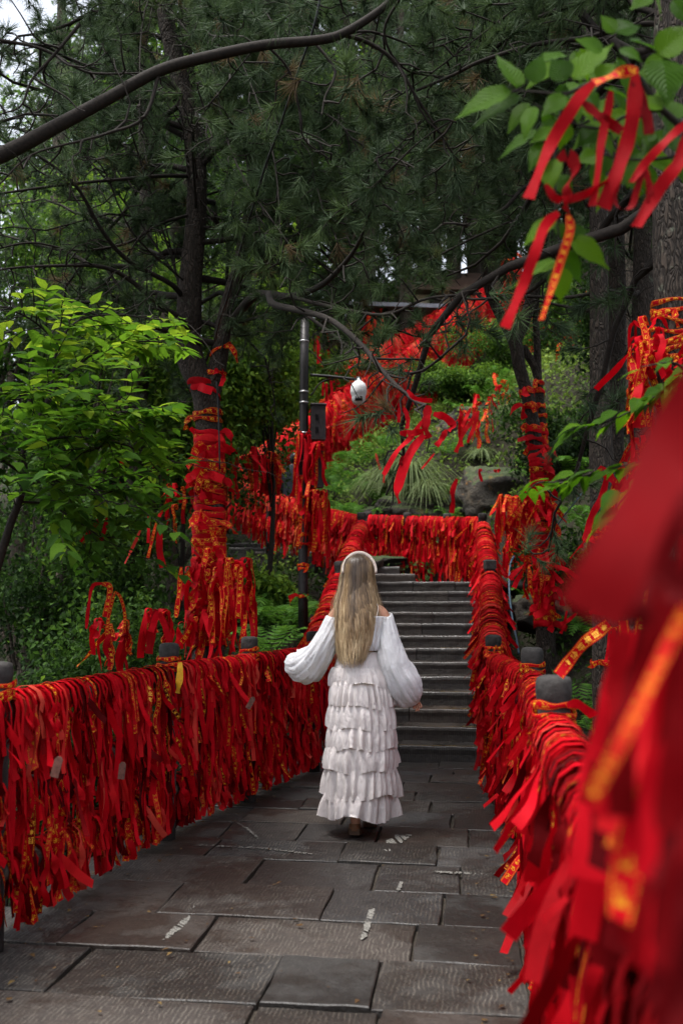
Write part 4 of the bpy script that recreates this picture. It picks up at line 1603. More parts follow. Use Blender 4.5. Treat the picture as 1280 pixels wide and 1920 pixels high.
# ---- forked broad pine in the middle right, wrapped in ribbons
FD = 9.4
P_ = [base_pt(1023, FD)] + [at(x, y, FD) for x, y in ((1021, 1180), (1018, 1080), (1013, 980), (1010, 900), (1000, 810), (988, 740), (974, 690), (964, 640), (938, 592), (916, 540), (906, 460), (898, 340), (890, 200), (880, 0))]
forkT = tree_thing('pine_tree', 'forked tree wrapped in red and gold ribbons beyond the right railing', P_[0])
g_, CF, rF = trunk_geo(P_, [.095, .09, .085, .078, .072, .066, .062, .062, .064, .05, .05, .045, .04, .035, .02], 14, 70)
g_.build('trunk', M['bark'], forkT)
g_, CF2, rF2 = trunk_geo([at(x, y, FD + .05) for x, y in ((964, 640), (982, 600), (997, 555), (1010, 505), (1022, 430), (1036, 300), (1040, 150), (1050, -50))], [.07, .062, .055, .05, .045, .04, .035, .02], 12, 40)
g_.build('second_stem', M['bark'], forkT)
g_, CF3, rF3 = trunk_geo([at(x, y, FD + .1) for x, y in ((1014, 930), (1016, 840), (1012, 760), (1006, 700), (990, 668), (978, 650))], [.055, .048, .044, .042, .04, .038], 12, 30)
g_.build('side_stem', M['bark'], forkT)
g_, _, _ = trunk_geo([at(x, y, FD + .1) for x, y in ((1008, 720), (1006, 640), (1003, 590), (1008, 545), (1012, 500))], [.04, .035, .03, .028, .02], 10, 20)
g_.build('side_stem', M['bark'], forkT)
gb, pos, dirs = crown_pine(CF, rF, 5.3, 7.5, 10, (1., 2.2), True, bare=.3, az=(-.3, 3.5))
reach(gb, pos, dirs, CF, 12, (4.6, 7), (760, 260, 1080, 540), (8, 11), .008)
b2, p2_, d2_ = crown_pine(CF2, rF2, 4.9, 7.3, 12, (1., 2.2), True, bare=.3, az=(-.3, 3.5))
gb.build('limb', M['twig'], forkT)['kind'] = 'stuff'
b2.build('limb', M['twig'], forkT)['kind'] = 'stuff'
cr = needles(pos + p2_, dirs + d2_, True).build('crown', M['needle'], forkT, smooth=False)
cr['kind'] = 'stuff'

# ---- dark straight trunk among the leaves at left
P_ = [base_pt(252, 11.5)] + [at(x, y, 11.5) for x, y in ((252, 1000), (255, 850), (266, 720), (270, 600), (274, 480), (272, 340), (268, 200), (262, 0), (262, -300))]
midT = tree_thing('pine_tree', 'dark straight trunk rising through the leaves left of the wrapped pine', P_[0])
g_, CM, rM = trunk_geo(P_, [.10, .095, .09, .085, .08, .075, .07, .065, .06, .03], 12, 40)
g_.build('trunk', M['bark'], midT)
gb, pos, dirs = crown_pine(CM, rM, 4.5, 9.5, 26, (1.2, 2.6), True, bare=.1)
gb.build('limb', M['twig'], midT)['kind'] = 'stuff'
cr = needles(pos, dirs, True).build('crown', M['needle'], midT, smooth=False)
cr['kind'] = 'stuff'


# ---- large leaved branches: each visible leaf is a part
def leaf_obj(base, tip, width, nrm, parent, mat, tint, tmpl=LEAF_B, name='leaf'):
    base, tip = np.array(base), np.array(tip)
    L = float(np.linalg.norm(tip - base))
    X = unit(tip - base)
    Z = np.array(nrm, float)
    Z = unit(Z - X * np.dot(Z, X))
    Y = np.cross(Z, X)
    V, T, UV = tmpl
    W = width / (L * .52)
    Vv = V * np.array([1, W, 1]) * L
    g = G()
    g.add(Vv @ np.stack([X, Y, Z]) + base, None, T, UV, tint)
    return g.build(name, mat, parent)


CD = 2.3
ct = thing('cherry_tree', 'leafy cherry branch with red ribbons reaching in at the top right corner', 'tree', (2.35, 2.4, float(H(2.35, 2.4)) - .1))
g_ = G()
add_tube(g_, resample([(2.35, 2.4, float(H(2.35, 2.4)) - .1), (2.3, 2.4, 1.2), (2.15, 2.4, 2.1), (1.9, 2.4, 2.9)], 24), np.linspace(.07, .03, 24), 12)
g_.build('trunk', M['bark'], ct)
g_ = G()
for pp, r0 in (([(1900, 100), (1500, 190), (1330, 255), (1240, 205), (1190, 140), (1120, 150), (1060, 175), (1000, 172), (958, 170)], .012),
               ([(1240, 205), (1180, 215), (1120, 240), (1060, 225), (1000, 195)], .005),
               ([(1060, 175), (1042, 250), (1040, 330), (1042, 400), (1050, 470), (1046, 505)], .004),
               ([(1190, 140), (1160, 90), (1150, 60)], .005), ([(1330, 255), (1290, 150), (1240, 105), (1180, 75)], .006),
               ([(1330, 255), (1270, 290), (1200, 300), (1120, 290)], .006), ([(1500, 190), (1330, 40), (1220, -10)], .006)):
    lm = px_limb(pp, CD, CD, 24)
    add_tube(g_, lm, np.linspace(r0, .0015, 24), 7, False)
g_.build('branch', M['twig'], ct)
CH = [(958, 170, 863, 210, 46), (976, 180, 896, 226, 34), (968, 164, 938, 104, 54), (1000, 156, 1012, 106, 46), (1062, 150, 1036, 112, 40), (1075, 150, 1137, 84, 54), (1128, 98, 1085, 72, 36),
      (1150, 60, 1196, 46, 38), (1180, 76, 1238, 94, 40), (1232, 104, 1290, 50, 52), (1240, 112, 1252, 182, 62), (992, 194, 953, 242, 30), (1000, 200, 982, 254, 26), (1012, 246, 942, 286, 30),
      (1042, 244, 998, 262, 26), (1022, 266, 994, 312, 30), (1036, 298, 1030, 352, 36), (1060, 180, 1020, 210, 32), (1062, 185, 1085, 225, 34), (1090, 165, 1120, 205, 36), (1120, 240, 1085, 270, 34),
      (1120, 244, 1150, 290, 36), (1060, 228, 1050, 275, 30), (1180, 220, 1150, 255, 36), (1180, 222, 1215, 262, 40), (1240, 208, 1262, 260, 42), (1200, 300, 1175, 345, 36), (1200, 300, 1240, 340, 38),
      (1270, 290, 1290, 345, 40), (1140, 292, 1110, 330, 34), (1120, 290, 1085, 300, 30), (1040, 330, 1070, 365, 32), (1240, 205, 1200, 180, 36), (1150, 62, 1130, 30, 34), (1220, -8, 1185, 12, 30),
      (1225, -8, 1240, 30, 34), (1260, 0, 1290, 40, 40), (1042, 410, 985, 452, 34), (1048, 440, 1100, 430, 30), (1070, 446, 1134, 494, 36), (1050, 470, 1088, 524, 34), (1046, 500, 1052, 560, 38),
      (1046, 496, 990, 512, 28), (1042, 488, 966, 528, 26), (1044, 420, 1060, 448, 22), (1190, 142, 1232, 150, 44), (1120, 150, 1150, 120, 36), (1245, 215, 1290, 200, 50), (1265, 285, 1250, 240, 40), (1160, 92, 1200, 110, 40)]
for i in range(46):
    a_ = R.uniform(0, 6.28)
    bx, by = R.uniform(1040, 1290), R.uniform(90, 330)
    l_ = R.uniform(48, 75)
    CH.append((bx, by, bx + l_ * math.cos(a_), by + l_ * abs(math.sin(a_)) * .9 + 8, l_ * .5))
for i, (bx, by, tx, ty, w) in enumerate(CH):
    dd = R.uniform(-.12, .12) if i < 50 else R.uniform(.1, .7)
    dt = R.uniform(-.04, .04)
    b = at(bx, by, CD + dd * .5)
    leaf_obj(b, at(bx + (tx - bx) * 1.15, by + (ty - by) * 1.15, CD + dd * .5 + dt), 1.3 * w * CD / FPX, (R.uniform(-.4, .4), -1 + R.uniform(0, .5), R.uniform(.1, 1.)), ct, M['leaf_big'], R.random())

# right-hand sprays over the near ribbons
ht = thing('young_leafy_tree', 'young tree with pleated green leaves reaching in above the blurred ribbons', 'tree', (2.6, 3.5, float(H(2.6, 3.5)) - .1))
g_ = G()
add_tube(g_, resample([(2.6, 3.5, float(H(2.6, 3.5)) - .1), (2.5, 3.45, 1.2), (2.2, 3.4, 1.9), (1.9, 3.35, 2.4)], 20), np.linspace(.045, .012, 20), 10)
g_.build('trunk', M['bark'], ht)
g_ = G()
sprays = [([(1700, 500), (1400, 640), (1290, 700), (1230, 742), (1150, 786), (1060, 812)], 3.2, 3.4), ([(1650, 560), (1400, 780), (1300, 850), (1200, 866), (1110, 888), (1030, 905)], 3.0, 3.6),
          ([(1290, 700), (1260, 680), (1200, 688)], 3.2, 3.1), ([(1300, 850), (1230, 880), (1170, 930), (1130, 985)], 3.0, 3.0), ([(1110, 888), (1060, 905), (1010, 905), (985, 925)], 3.5, 4.2)]
for pp, D0, D1_ in sprays:
    lm = px_limb(pp, D0, D1_, 30)
    add_tube(g_, lm, np.linspace(.007, .0014, 30), 6, False)
    L_ = np.linalg.norm(np.diff(lm, axis=0), axis=1).sum()
    n = int(L_ / .045)
    for i in range(n):
        f = .25 + .75 * i / max(1, n - 1)
        k = min(28, int(f * 29))
        p = lm[k] + N.normal(size=3) * .012
        d = unit(lm[k + 1] - lm[k])
        s = unit(np.cross(d, UPV)) * (1 if i % 2 else -1)
        dr = unit(d * R.uniform(.4, 1.) + s * R.uniform(.2, .9) + np.array([R.uniform(-.5, .3), 0, R.uniform(-.6, .05)]))
        l = R.uniform(.07, .115)
        if lm[k][0] / lm[k][1] * FPX + 640 < 1330:
            leaf_obj(p, p + dr * l, l * R.uniform(.42, .55), (R.uniform(-.3, .3), -R.uniform(.1, .7), 1), ht, M['leaf_big'], R.uniform(.1, .9))
g_.build('branch', M['twig'], ht)


# ---- the bright leaved tree on the left
LT = thing('broadleaf_tree', 'young broadleaf tree with bright green layered leaves at the left edge', 'tree', base_pt(-10, 5.6))
g_ = G()
LD = 5.6
limbs = [([(-30, 1150), (17, 993), (37, 940), (49, 892), (45, 841), (84, 762), (98, 717), (108, 640), (125, 560)], 5.6, 5.6, .026),
         ([(49, 905), (110, 902), (170, 915), (205, 945)], 5.6, 5.2, .013), ([(84, 770), (140, 773), (185, 783), (240, 770)], 5.6, 5.3, .009),
         ([(240, 690), (225, 760), (190, 835), (165, 840), (60, 850)], 5.9, 5.6, .008), ([(45, 890), (0, 860), (-50, 830)], 5.6, 5.4, .011),
         ([(98, 717), (60, 740), (0, 760)], 5.6, 5.9, .008), ([(108, 640), (150, 600), (220, 590), (300, 600)], 5.6, 6., .007), ([(84, 762), (130, 700), (200, 650), (280, 640), (340, 650)], 5.6, 6.2, .010),
         ([(45, 841), (120, 820), (220, 830), (300, 860), (345, 870)], 5.6, 6.4, .010), ([(108, 640), (60, 600), (10, 575)], 5.6, 5.4, .007), ([(37, 940), (100, 950), (180, 1000), (220, 1010)], 5.6, 6., .008)]
add_tube(g_, resample([base_pt(-10, 5.6), at(-30, 1250, 5.6), at(-30, 1150, 5.6)], 10), .03, 10)
spr = []
for pp, D0, D1_, r0 in limbs:
    lm = px_limb(pp, D0, D1_, 30)
    add_tube(g_, lm, np.linspace(r0, .003, 30), 7, False)
    for i in range(6, 30, 3):
        for s in (-1, 1):
            d = unit(lm[min(29, i + 1)] - lm[i - 1])
            side = unit(np.cross(d, UPV)) * s
            tw, _ = wander(lm[i], unit(d * .5 + side * R.uniform(.5, 1.2) + UPV * R.uniform(-.15, .25)), R.uniform(.3, .75), 7, .35, .1)
            add_tube(g_, tw, np.linspace(.004, .0012, 8), 4, False)
            spr.append(tw)
g_.build('trunk', M['twig'], LT)
lp, ld, ln_, ls_, lt_ = [], [], [], [], []
for tw in spr:
    for j in range(1, 8):
        for s in (-1, 1):
            d = unit(tw[j] - tw[j - 1])
            side = unit(np.cross(d, UPV)) * s
            lp.append(tw[j])
            ld.append(unit(d * R.uniform(.3, .9) + side * R.uniform(.4, 1) + UPV * R.uniform(-.45, .05)))
            ln_.append(UPV + N.normal(size=3) * .2)
            ls_.append(R.uniform(.075, .135))
lp, ld, ln_, ls_ = map(np.array, (lp, ld, ln_, ls_))
kp = (lp[:, 0] / lp[:, 1] * FPX + 640 < 338 + 20 * np.sin(lp[:, 2] * 9)) & (lp[:, 2] < CAMH + (1128 - 578 + 34 * np.sin(lp[:, 0] * 7) + 18 * N.normal(size=len(lp))) / FPX * lp[:, 1])
lp, ld, ln_, ls_ = lp[kp], ld[kp], ln_[kp], ls_[kp]
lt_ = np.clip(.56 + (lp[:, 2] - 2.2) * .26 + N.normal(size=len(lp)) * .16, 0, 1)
F = frames(ld, len(lp), ln_)
order = np.argsort(-(ls_ / lp[:, 1] ** 2) + ((lp[:, 0] < -2.1)) * 9)
V, T, UV = LEAF_M
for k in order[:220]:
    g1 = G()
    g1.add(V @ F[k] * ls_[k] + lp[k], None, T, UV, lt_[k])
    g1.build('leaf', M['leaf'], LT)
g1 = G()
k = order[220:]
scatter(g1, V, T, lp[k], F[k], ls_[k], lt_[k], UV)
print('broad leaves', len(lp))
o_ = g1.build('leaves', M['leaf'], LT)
o_['kind'] = 'stuff'


# ---- generic broadleaf crowns
def leaf_cloud(centers, radii, n, size, flat=.0, tint0=.35, tint_z=.1, shell=.55, seed_dir=None):
    centers = np.array(centers, float)
    radii = np.array(radii, float)
    c = N.integers(0, len(centers), n)
    d = unit(N.normal(size=(n, 3)))
    r = shell + (1 - shell) * N.random(n)
    p = centers[c] + d * (radii[c] * r[:, None])
    # clumps: pull towards random attractors
    A = centers[N.integers(0, len(centers), len(centers) * 10)]
    A = A + unit(N.normal(size=A.shape)) * .8 * radii[N.integers(0, len(radii), len(A))]
    q = A[N.integers(0, len(A), n)]
    p = np.where((N.random(n) < .45)[:, None], q + N.normal(size=(n, 3)) * radii.mean() * .16, p)
    dirs = unit(N.normal(size=(n, 3)) + np.array([0, 0, -.35]))
    nrm = UPV * (1 + flat) + N.normal(size=(n, 3)) * .7
    F = frames(dirs, n, nrm)
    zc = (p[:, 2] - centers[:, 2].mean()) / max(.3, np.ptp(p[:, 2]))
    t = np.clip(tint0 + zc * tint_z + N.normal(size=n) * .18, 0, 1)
    g = G()
    scatter(g, LEAF_S, LEAF_ST, p, F, size * (.7 + .6 * N.random(n)), t, LEAF_SUV)
    return g


def forest_tree(label, kind, seed):
    t = thing('forest_tree', label, 'tree', (0, 0, 0), 'trees of the forest behind')
    g = G()
    tp, _ = wander((0, 0, -.5), (0, 0, 1), 9.5, 12, .18)
    add_tube(g, tp, np.linspace(.19, .05, 13), 9)
    cs, rs = [], []
    for i in range(15):
        z = R.uniform(2.2, 9.5)
        a = R.uniform(0, 6.28)
        rr_ = R.uniform(.5, 2.3) * (1.15 - z / 14)
        c = np.array([math.cos(a) * rr_, math.sin(a) * rr_, z]) + np.array([tp[int(z)][0], tp[int(z)][1], 0])
        add_tube(g, resample([tp[max(1, int(z * .75))], (tp[max(1, int(z * .75))] + c) / 2 + np.array([0, 0, .1]), c], 7), np.linspace(.05, .015, 7), 5, False)
        cs.append(c)
        s = R.uniform(.8, 1.35)
        rs.append((s, s, s * .62))
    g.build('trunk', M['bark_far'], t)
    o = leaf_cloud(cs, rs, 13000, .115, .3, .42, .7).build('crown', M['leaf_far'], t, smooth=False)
    o['kind'] = 'stuff'
    return t


def forest_pine(label, seed):
    t = thing('pine_tree', label, 'tree', (0, 0, 0), 'pines of the forest behind')
    g_, C_, r_ = trunk_geo([(0, 0, -.5), (.1, 0, 3), (0, .1, 7), (.1, 0, 13)], [.2, .17, .12, .03], 9, 30)
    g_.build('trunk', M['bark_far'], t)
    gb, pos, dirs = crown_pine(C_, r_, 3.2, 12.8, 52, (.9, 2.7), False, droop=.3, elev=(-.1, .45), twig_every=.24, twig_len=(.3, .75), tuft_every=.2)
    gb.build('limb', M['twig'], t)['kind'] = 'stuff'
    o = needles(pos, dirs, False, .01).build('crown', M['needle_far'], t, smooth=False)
    o['kind'] = 'stuff'
    return t


def plc(px, D):
    x = (px - 640) / FPX * D
    return (x, D, float(H(x, D)) - .2)


protoB = [forest_tree('', 0, i) for i in range(3)]
protoP = [forest_pine('', i) for i in range(2)]
spots = [  # px, distance, kind, scale
    (40, 11.5, 'B', .62), (150, 14, 'B', .75), (-120, 12, 'B', .8), (330, 14, 'B', .62), (520, 24, 'B', .7), (250, 19, 'B', .95), (30, 20, 'B', 1.05), (-250, 17, 'B', 1.),
    (440, 24, 'B', 1.0), (620, 29, 'B', 1.0), (1020, 32, 'B', .8), (1260, 22, 'B', .9), (1400, 15, 'B', .9), (700, 33, 'B', 1.1), (380, 27, 'B', 1.1), (130, 27, 'B', 1.3), (1150, 34, 'B', 1.1),
    (80, 14.5, 'P', 1.), (560, 27, 'P', 1.15), (700, 31, 'P', 1.25), (820, 33, 'P', 1.2), (960, 33, 'P', 1.2), (1100, 32, 'P', 1.15), (1230, 26, 'P', 1.2), (250, 24, 'P', 1.2),
    (760, 30, 'P', 1.2), (900, 36, 'P', 1.5), (520, 36, 'P', 1.6), (330, 34, 'P', 1.6), (1340, 18, 'P', 1.1), (1050, 38, 'P', 1.5), (680, 40, 'P', 1.7), 
    (1420, 24, 'P', 1.3), (1180, 14.5, 'P', .9), (1300, 12.5, 'P', .85),
    (480, 30, 'P', 1.5), (600, 34, 'B', 1.5), (760, 37, 'B', 1.6), (850, 34, 'P', 1.5), (930, 39, 'B', 1.5), (1010, 35, 'P', 1.5), (1120, 26, 'B', 1.0), (400, 38, 'B', 1.6), (640, 37, 'P', 1.9), (1220, 38, 'P', 1.6), (200, 36, 'B', 1.7), (800, 44, 'P', 2.1), (950, 46, 'P', 2.1), (500, 45, 'P', 2.1), (1100, 44, 'P', 2.0), (330, 45, 'P', 2.1)]
words_side = lambda px: next(t for lim, t in ((-100, 'beyond the left edge'), (60, 'at the left edge'), (180, 'behind the broadleaf tree'), (300, 'behind the dark straight trunk'), (410, 'behind the wrapped pine'), (500, 'right of the wrapped pine'), (590, 'behind the camera pole'), (660, 'right of the camera pole'), (730, 'above the woman'), (810, 'left of the pavilion'), (880, 'behind the pavilion'), (960, 'right of the pavilion'), (1040, 'behind the forked tree'), (1110, 'right of the forked tree'), (1190, 'behind the slender trunks'), (1270, 'behind the thick trunk'), (9999, 'beyond the right edge')) if px < lim)
nb = npn = 0
for (px, D, kd, s) in spots:
    depth = 'close to the path' if D < 15 else ('on the slope' if D < 25 else 'high on the hilltop')
    size = 'small' if s < .8 else ('tall' if s < 1.25 else 'towering')
    if kd == 'B':
        proto = protoB[nb % 3]
        first = nb < 3
        lab = f'{size} leafy green forest tree {depth}, {words_side(px)}'
        nb += 1
    else:
        proto = protoP[npn % 2]
        first = npn < 2
        lab = f'{size} grey green pine {depth}, {words_side(px)}'
        npn += 1
    if first:
        proto.location = plc(px, D)
        proto.rotation_euler = (0, 0, R.uniform(0, 6.28))
        proto.scale = (s,) * 3
        proto['label'] = lab
    else:
        dup(proto, plc(px, D), R.uniform(0, 6.28), s, lab)


# ---- shrubs
def shrub(label, c, r, n, size, tint0=.35, nb_=7, mat='leaf_far', group='shrubs on the banks', tint_z=.5, name='shrub', zr=(.35, 1.25)):
    c = np.array(c, float)
    t = thing(name, label, 'shrub', c, group)
    g = G()
    cs, rs = [], []
    for i in range(nb_):
        a = R.uniform(0, 6.28)
        q = c + np.array([math.cos(a) * r[0] * R.uniform(.1, .75), math.sin(a) * r[1] * R.uniform(.1, .75), r[2] * R.uniform(*zr)])
        cs.append(q)
        s = R.uniform(.32, .55)
        rs.append((r[0] * s, r[1] * s, r[2] * s * .8))
        if zr[0] > .6:
            k_ = c + np.array([.05, 0, r[2] * R.uniform(.35, .75)])
            if i == 0:
                add_tube(g, resample([c, c + np.array([.08, 0, r[2] * .4]), c + np.array([.05, 0, r[2] * .8])], 9), np.linspace(.04, .02, 9), 8, False)
            add_tube(g, resample([k_, (k_ + q) / 2 + N.normal(size=3) * .06, q], 7), np.linspace(.016, .005, 7), 5, False)
        else:
            add_tube(g, resample([c, (c + q) / 2 + N.normal(size=3) * .06, q], 7), np.linspace(.018, .006, 7), 5, False)
    g.build('stem', M['twig'], t)
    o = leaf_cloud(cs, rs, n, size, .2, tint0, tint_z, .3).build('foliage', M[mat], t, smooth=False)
    o['kind'] = 'stuff'
    return t


def sh(label, px, D, r, n, size, tint0=.35, dz=-.1, **kw):
    x = (px - 640) / FPX * D
    return shrub(label, (x, D, float(H(x, D)) + dz), r, n, size, tint0, **kw)


sh('dark glossy shrub below the left railing, far left', 10, 6.6, (1.0, .9, .9), 7000, .045, .0, tint_z=.15)
sh('dark shrub behind the left railing under the leafy tree', 150, 7.2, (1.0, .9, .95), 7000, .045, .02, tint_z=.2)
sh('dark shrub behind the left railing beside the wrapped pine', 265, 7.6, (.75, .8, .95), 6000, .042, .0, tint_z=.15)
sh('tall shrub with mid green leaves further down the left slope', 90, 9.5, (1.5, 1., 1.5), 8000, .07, .25)
sh('bushy green shrub left of the dark straight trunk', 190, 11, (1.3, 1., 1.9), 8000, .08, .35)
sh('bright green shrub right behind the wrapped pine', 455, 12.2, (.6, .5, .5), 4000, .09, .75)
sh('slender tree with bright yellow green leaves right of the wrapped pine', 500, 12.8, (1.1, .8, 3.2), 9000, .085, .85, nb_=10, zr=(.8, 1.35), name='sapling')
sh('slender bright leaved tree behind the wrapped pine on its left', 330, 12.0, (1.0, .8, 3.4), 9000, .09, .75, nb_=10, zr=(.75, 1.3), name='sapling')
sh('bright leaved bush above the upper railing behind the pole', 490, 22.5, (1.6, 1., 2.6), 9000, .12, .8)
sh('yellow green bush left of the lamp pole top', 550, 24, (1.5, 1., 3.2), 9000, .12, .8)
sh('small leaved azalea above the boulder', 870, 19.4, (1.0, .8, .6), 8000, .065, .55)
sh('pale azalea under the hillside railing', 850, 21.5, (1.2, .9, .7), 8000, .07, .6)
sh('wide azalea right of the hillside railing', 960, 22, (1.6, 1., 1.2), 10000, .075, .55)
sh('azalea between the forked tree and the twin trunks', 1065, 21, (1.4, 1., 1.4), 9000, .08, .5)
sh('dark shrub in the shade behind the forked tree', 1070, 14.5, (1.2, .9, 1.0), 7000, .07, .18)
sh('dark shrub beyond the right railing by the twin trunks', 1190, 9.5, (1.0, .8, .9), 6000, .06, .15)
sh('low shrub at the foot of the right bank', 1075, 10.8, (.7, .6, .5), 4000, .055, .3)
sh('shrub at the far end of the right bank', 1240, 15, (1.5, 1., 1.8), 7000, .09, .25)
sh('small bush beside the landing under the railing fringe', 690, 14.9, (.25, .2, .28), 900, .05, .7)
sh('leafy bush left of the stairs below the pole', 600, 10.6, (.30, .35, .35), 1600, .045, .6)
sh('green undergrowth bush between the upper railing and the pine', 480, 12.9, (.7, .5, .35), 3500, .06, .4)


# ---- ferns
def fern_mesh(nf, L):
    g = G()
    for i in range(nf):
        a = 2 * PI * i / nf + R.uniform(-.3, .3)
        l = L * R.uniform(.75, 1.1)
        e0 = R.uniform(.7, 1.2)
        t = np.linspace(0, 1, 15)
        h = np.array([math.cos(a), math.sin(a), 0])
        x = l * np.sin(t * 1.25) / 1.0 * math.cos(e0 * .6)
        z = l * (np.sin(t * 2.3) * .52 * e0)
        C = h[None] * x[:, None] + UPV * z[:, None]
        add_tube(g, C, np.linspace(.004, .001, 15), 3, False, a=.3)
        side = np.cross(h, UPV)
        for k in range(2, 15):
            w = l * .20 * math.sin(min(1, (k / 14) ** .6) * PI * .93) + .01
            d = unit(C[k] - C[k - 1])
            for s in (-1, 1):
                b = C[k]
                tip = b + side * s * w + d * w * .45 - UPV * w * .15
                wd = d * l * .024
                g.add([b - wd, b + wd, (b + tip) / 2 + wd * .9, tip, (b + tip) / 2 - wd * .9], None, [(0, 1, 2), (0, 2, 4), (4, 2, 3)], None, .35 + .4 * R.random())
    return g


fern_protos = []
for i in range(3):
    f = fern_mesh(9 + i, .62).build('fern', M['fern'], smooth=False)
    tag(f, 'x', 'fern', 'ferns on the banks')
    fern_protos.append(f)
fspots = [(500, 1165, 10.6, 1.), (535, 1150, 11.2, .9), (480, 1120, 11.8, 1.1), (520, 1105, 12.4, .9), (550, 1180, 10.2, .7), (615, 1000, 16.2, .8), (640, 930, 17, 1.0), (665, 950, 16.6, 1.), (690, 955, 16.5, .9),
          (610, 900, 17.6, 1.), (650, 880, 18, 1.), (700, 900, 17.3, 1.), (630, 850, 18.6, 1.), (740, 940, 16.8, .8), (615, 820, 19.4, 1.), (680, 830, 19.2, 1.), (560, 1120, 11.6, .8), (1100, 1010, 12.5, 1.), (1075, 900, 14.5, 1.),
          (1060, 1080, 10.8, .8), (1110, 1130, 9.6, .9), (1090, 1230, 8.4, .7), (1085, 1310, 7.2, .6), (1190, 1060, 10.5, 1.), (970, 1180, 9.9, .5), (975, 1075, 12, .6), (860, 850, 19, .8), (905, 840, 19, .8), (950, 830, 19, .8), (780, 960, 16.2, .6), (820, 940, 16.6, .8), (845, 960, 16.0, .6), (760, 900, 17.2, .8), (850, 880, 17.4, .8), (1000, 900, 15.5, .7), (880, 820, 19.6, .9), (930, 790, 20, .9), (660, 800, 19.8, .9), (720, 820, 19.5, .9),
          (455, 1140, 10.2, .8), (490, 1060, 13.2, .8), (1130, 1250, 7.6, .6), (1150, 930, 11.5, .9), (705, 1075, 14.5, .4), (712, 1060, 15.2, .4)]
for i, (px, py, D, s) in enumerate(fspots):
    f = fern_protos[i] if i < 3 else fern_protos[i % 3].copy()
    if i >= 3:
        COL.objects.link(f)
    x = (px - 640) / FPX * D
    f.location = (x, D, float(H(x, D)) + .02)
    f.rotation_euler = (R.uniform(-.2, .4), R.uniform(-.25, .25), R.uniform(0, 6.28))
    f.scale = (s,) * 3
    where = 'left of the stairs by the lamp pole' if px < 590 else ('on the steep bank ahead' if px < 800 else ('above the dark boulder' if px < 960 else 'on the shaded right bank'))
    f['label'] = f"{'large' if s > .95 else ('small' if s < .7 else 'medium')} green fern {where}, {rank_word(i)} up the slope" if False else f"{'large' if s > .95 else ('small' if s < .7 else 'medium')} feathery green fern {where}"
    for k_ in ('_o',):
        if k_ in f:
            del f[k_]


# ---- arching grass clump
def grass_clump(label, c, n, L, tint=(.2, .9)):
    t = thing('grass_clump', label, 'grass clump', c)
    g = G()
    m = 7
    u = np.linspace(0, 1, m)
    for i in range(n):
        a = R.uniform(0, 6.28)
        l = L * R.uniform(.5, 1.15)
        lean = R.uniform(.2, 1.)
        h = np.array([math.cos(a), math.sin(a), 0])
        x = l * (lean * u ** 1.5)
        z = l * (u * .9 - u ** 2.4 * (.5 + lean * .75))
        C = np.array(c) + h * .12 * R.random() + h[None] * x[:, None] + UPV * z[:, None]
        s = unit(np.cross(h, UPV) + N.normal(size=3) * .2)
        w = .006 * (1 - u ** 2) + .0015
        P = np.stack([C - s * w[:, None], C + s * w[:, None]], 0)
        grid(g, P, a=tint[0] + (tint[1] - tint[0]) * R.random())
    o = g.build('blades', M['blade'], t)
    o['kind'] = 'stuff'


for px, py, D, n, L, lb in ((770, 860, 16.8, 700, 1.25, 'big arching grass clump hanging over the bank in the middle'), (800, 900, 16.4, 450, .9, 'lower grass clump beside the boulder'),
                            (720, 880, 17.0, 350, .9, 'thin grass clump left of the big arching one'), (905, 862, 17.0, 300, .5, 'short grass tuft on top of the boulder'), (980, 850, 17.5, 300, .55, 'short grass tuft right of the boulder top')):
    x = (px - 640) / FPX * D
    q = at(px, py, D)
    grass_clump(lb, (x, D, max(float(H(x, D)), q[2] - L * .35)), n, L)

# ---- leafy ground cover, one mass
n = 60000
x = N.uniform(-9, 9, n * 2)
y = N.uniform(2.5, 27, n * 2)
ok = (np.abs(x) < y * .42 + .6) & ~((y < 9.3) & (x > xl(y) - .22) & (x < xr(y) + .2))
cst = x - (.5 + .139 * (y - 9.16))
ok &= ~((y > 8.9) & (y < 14.4) & (np.abs(cst) < .95))
x, y = x[ok][:n], y[ok][:n]
z = H(x, y)
n = len(x)
patch = np.sin(x * 2.3 + y) * np.sin(y * 1.7 - x * 1.1)
hgt = N.random(n) ** 2 * .22 * (1.2 + patch)
P_ = np.stack([x, y, z + .01 + hgt], 1)
F = frames(unit(N.normal(size=(n, 3)) + np.array([0, 0, .3])), n, UPV + N.normal(size=(n, 3)) * .6)
tt = np.clip(.08 + .3 * N.random(n) + .45 * (y > 15) * (x > -1.5) * (x < 5) + .15 * patch, 0, 1)  # hillside leaves tinted brighter: the slope's bright haze put into the colour
g1 = G()
scatter(g1, LEAF_S, LEAF_ST, P_, F, (.035 + .003 * y) * (.7 + .7 * N.random(n)), tt, LEAF_SUV)
tag(g1.build('ground_cover', M['cover'], smooth=False), 'low leafy ground cover spread over the forest banks', 'ground cover', kind='stuff')


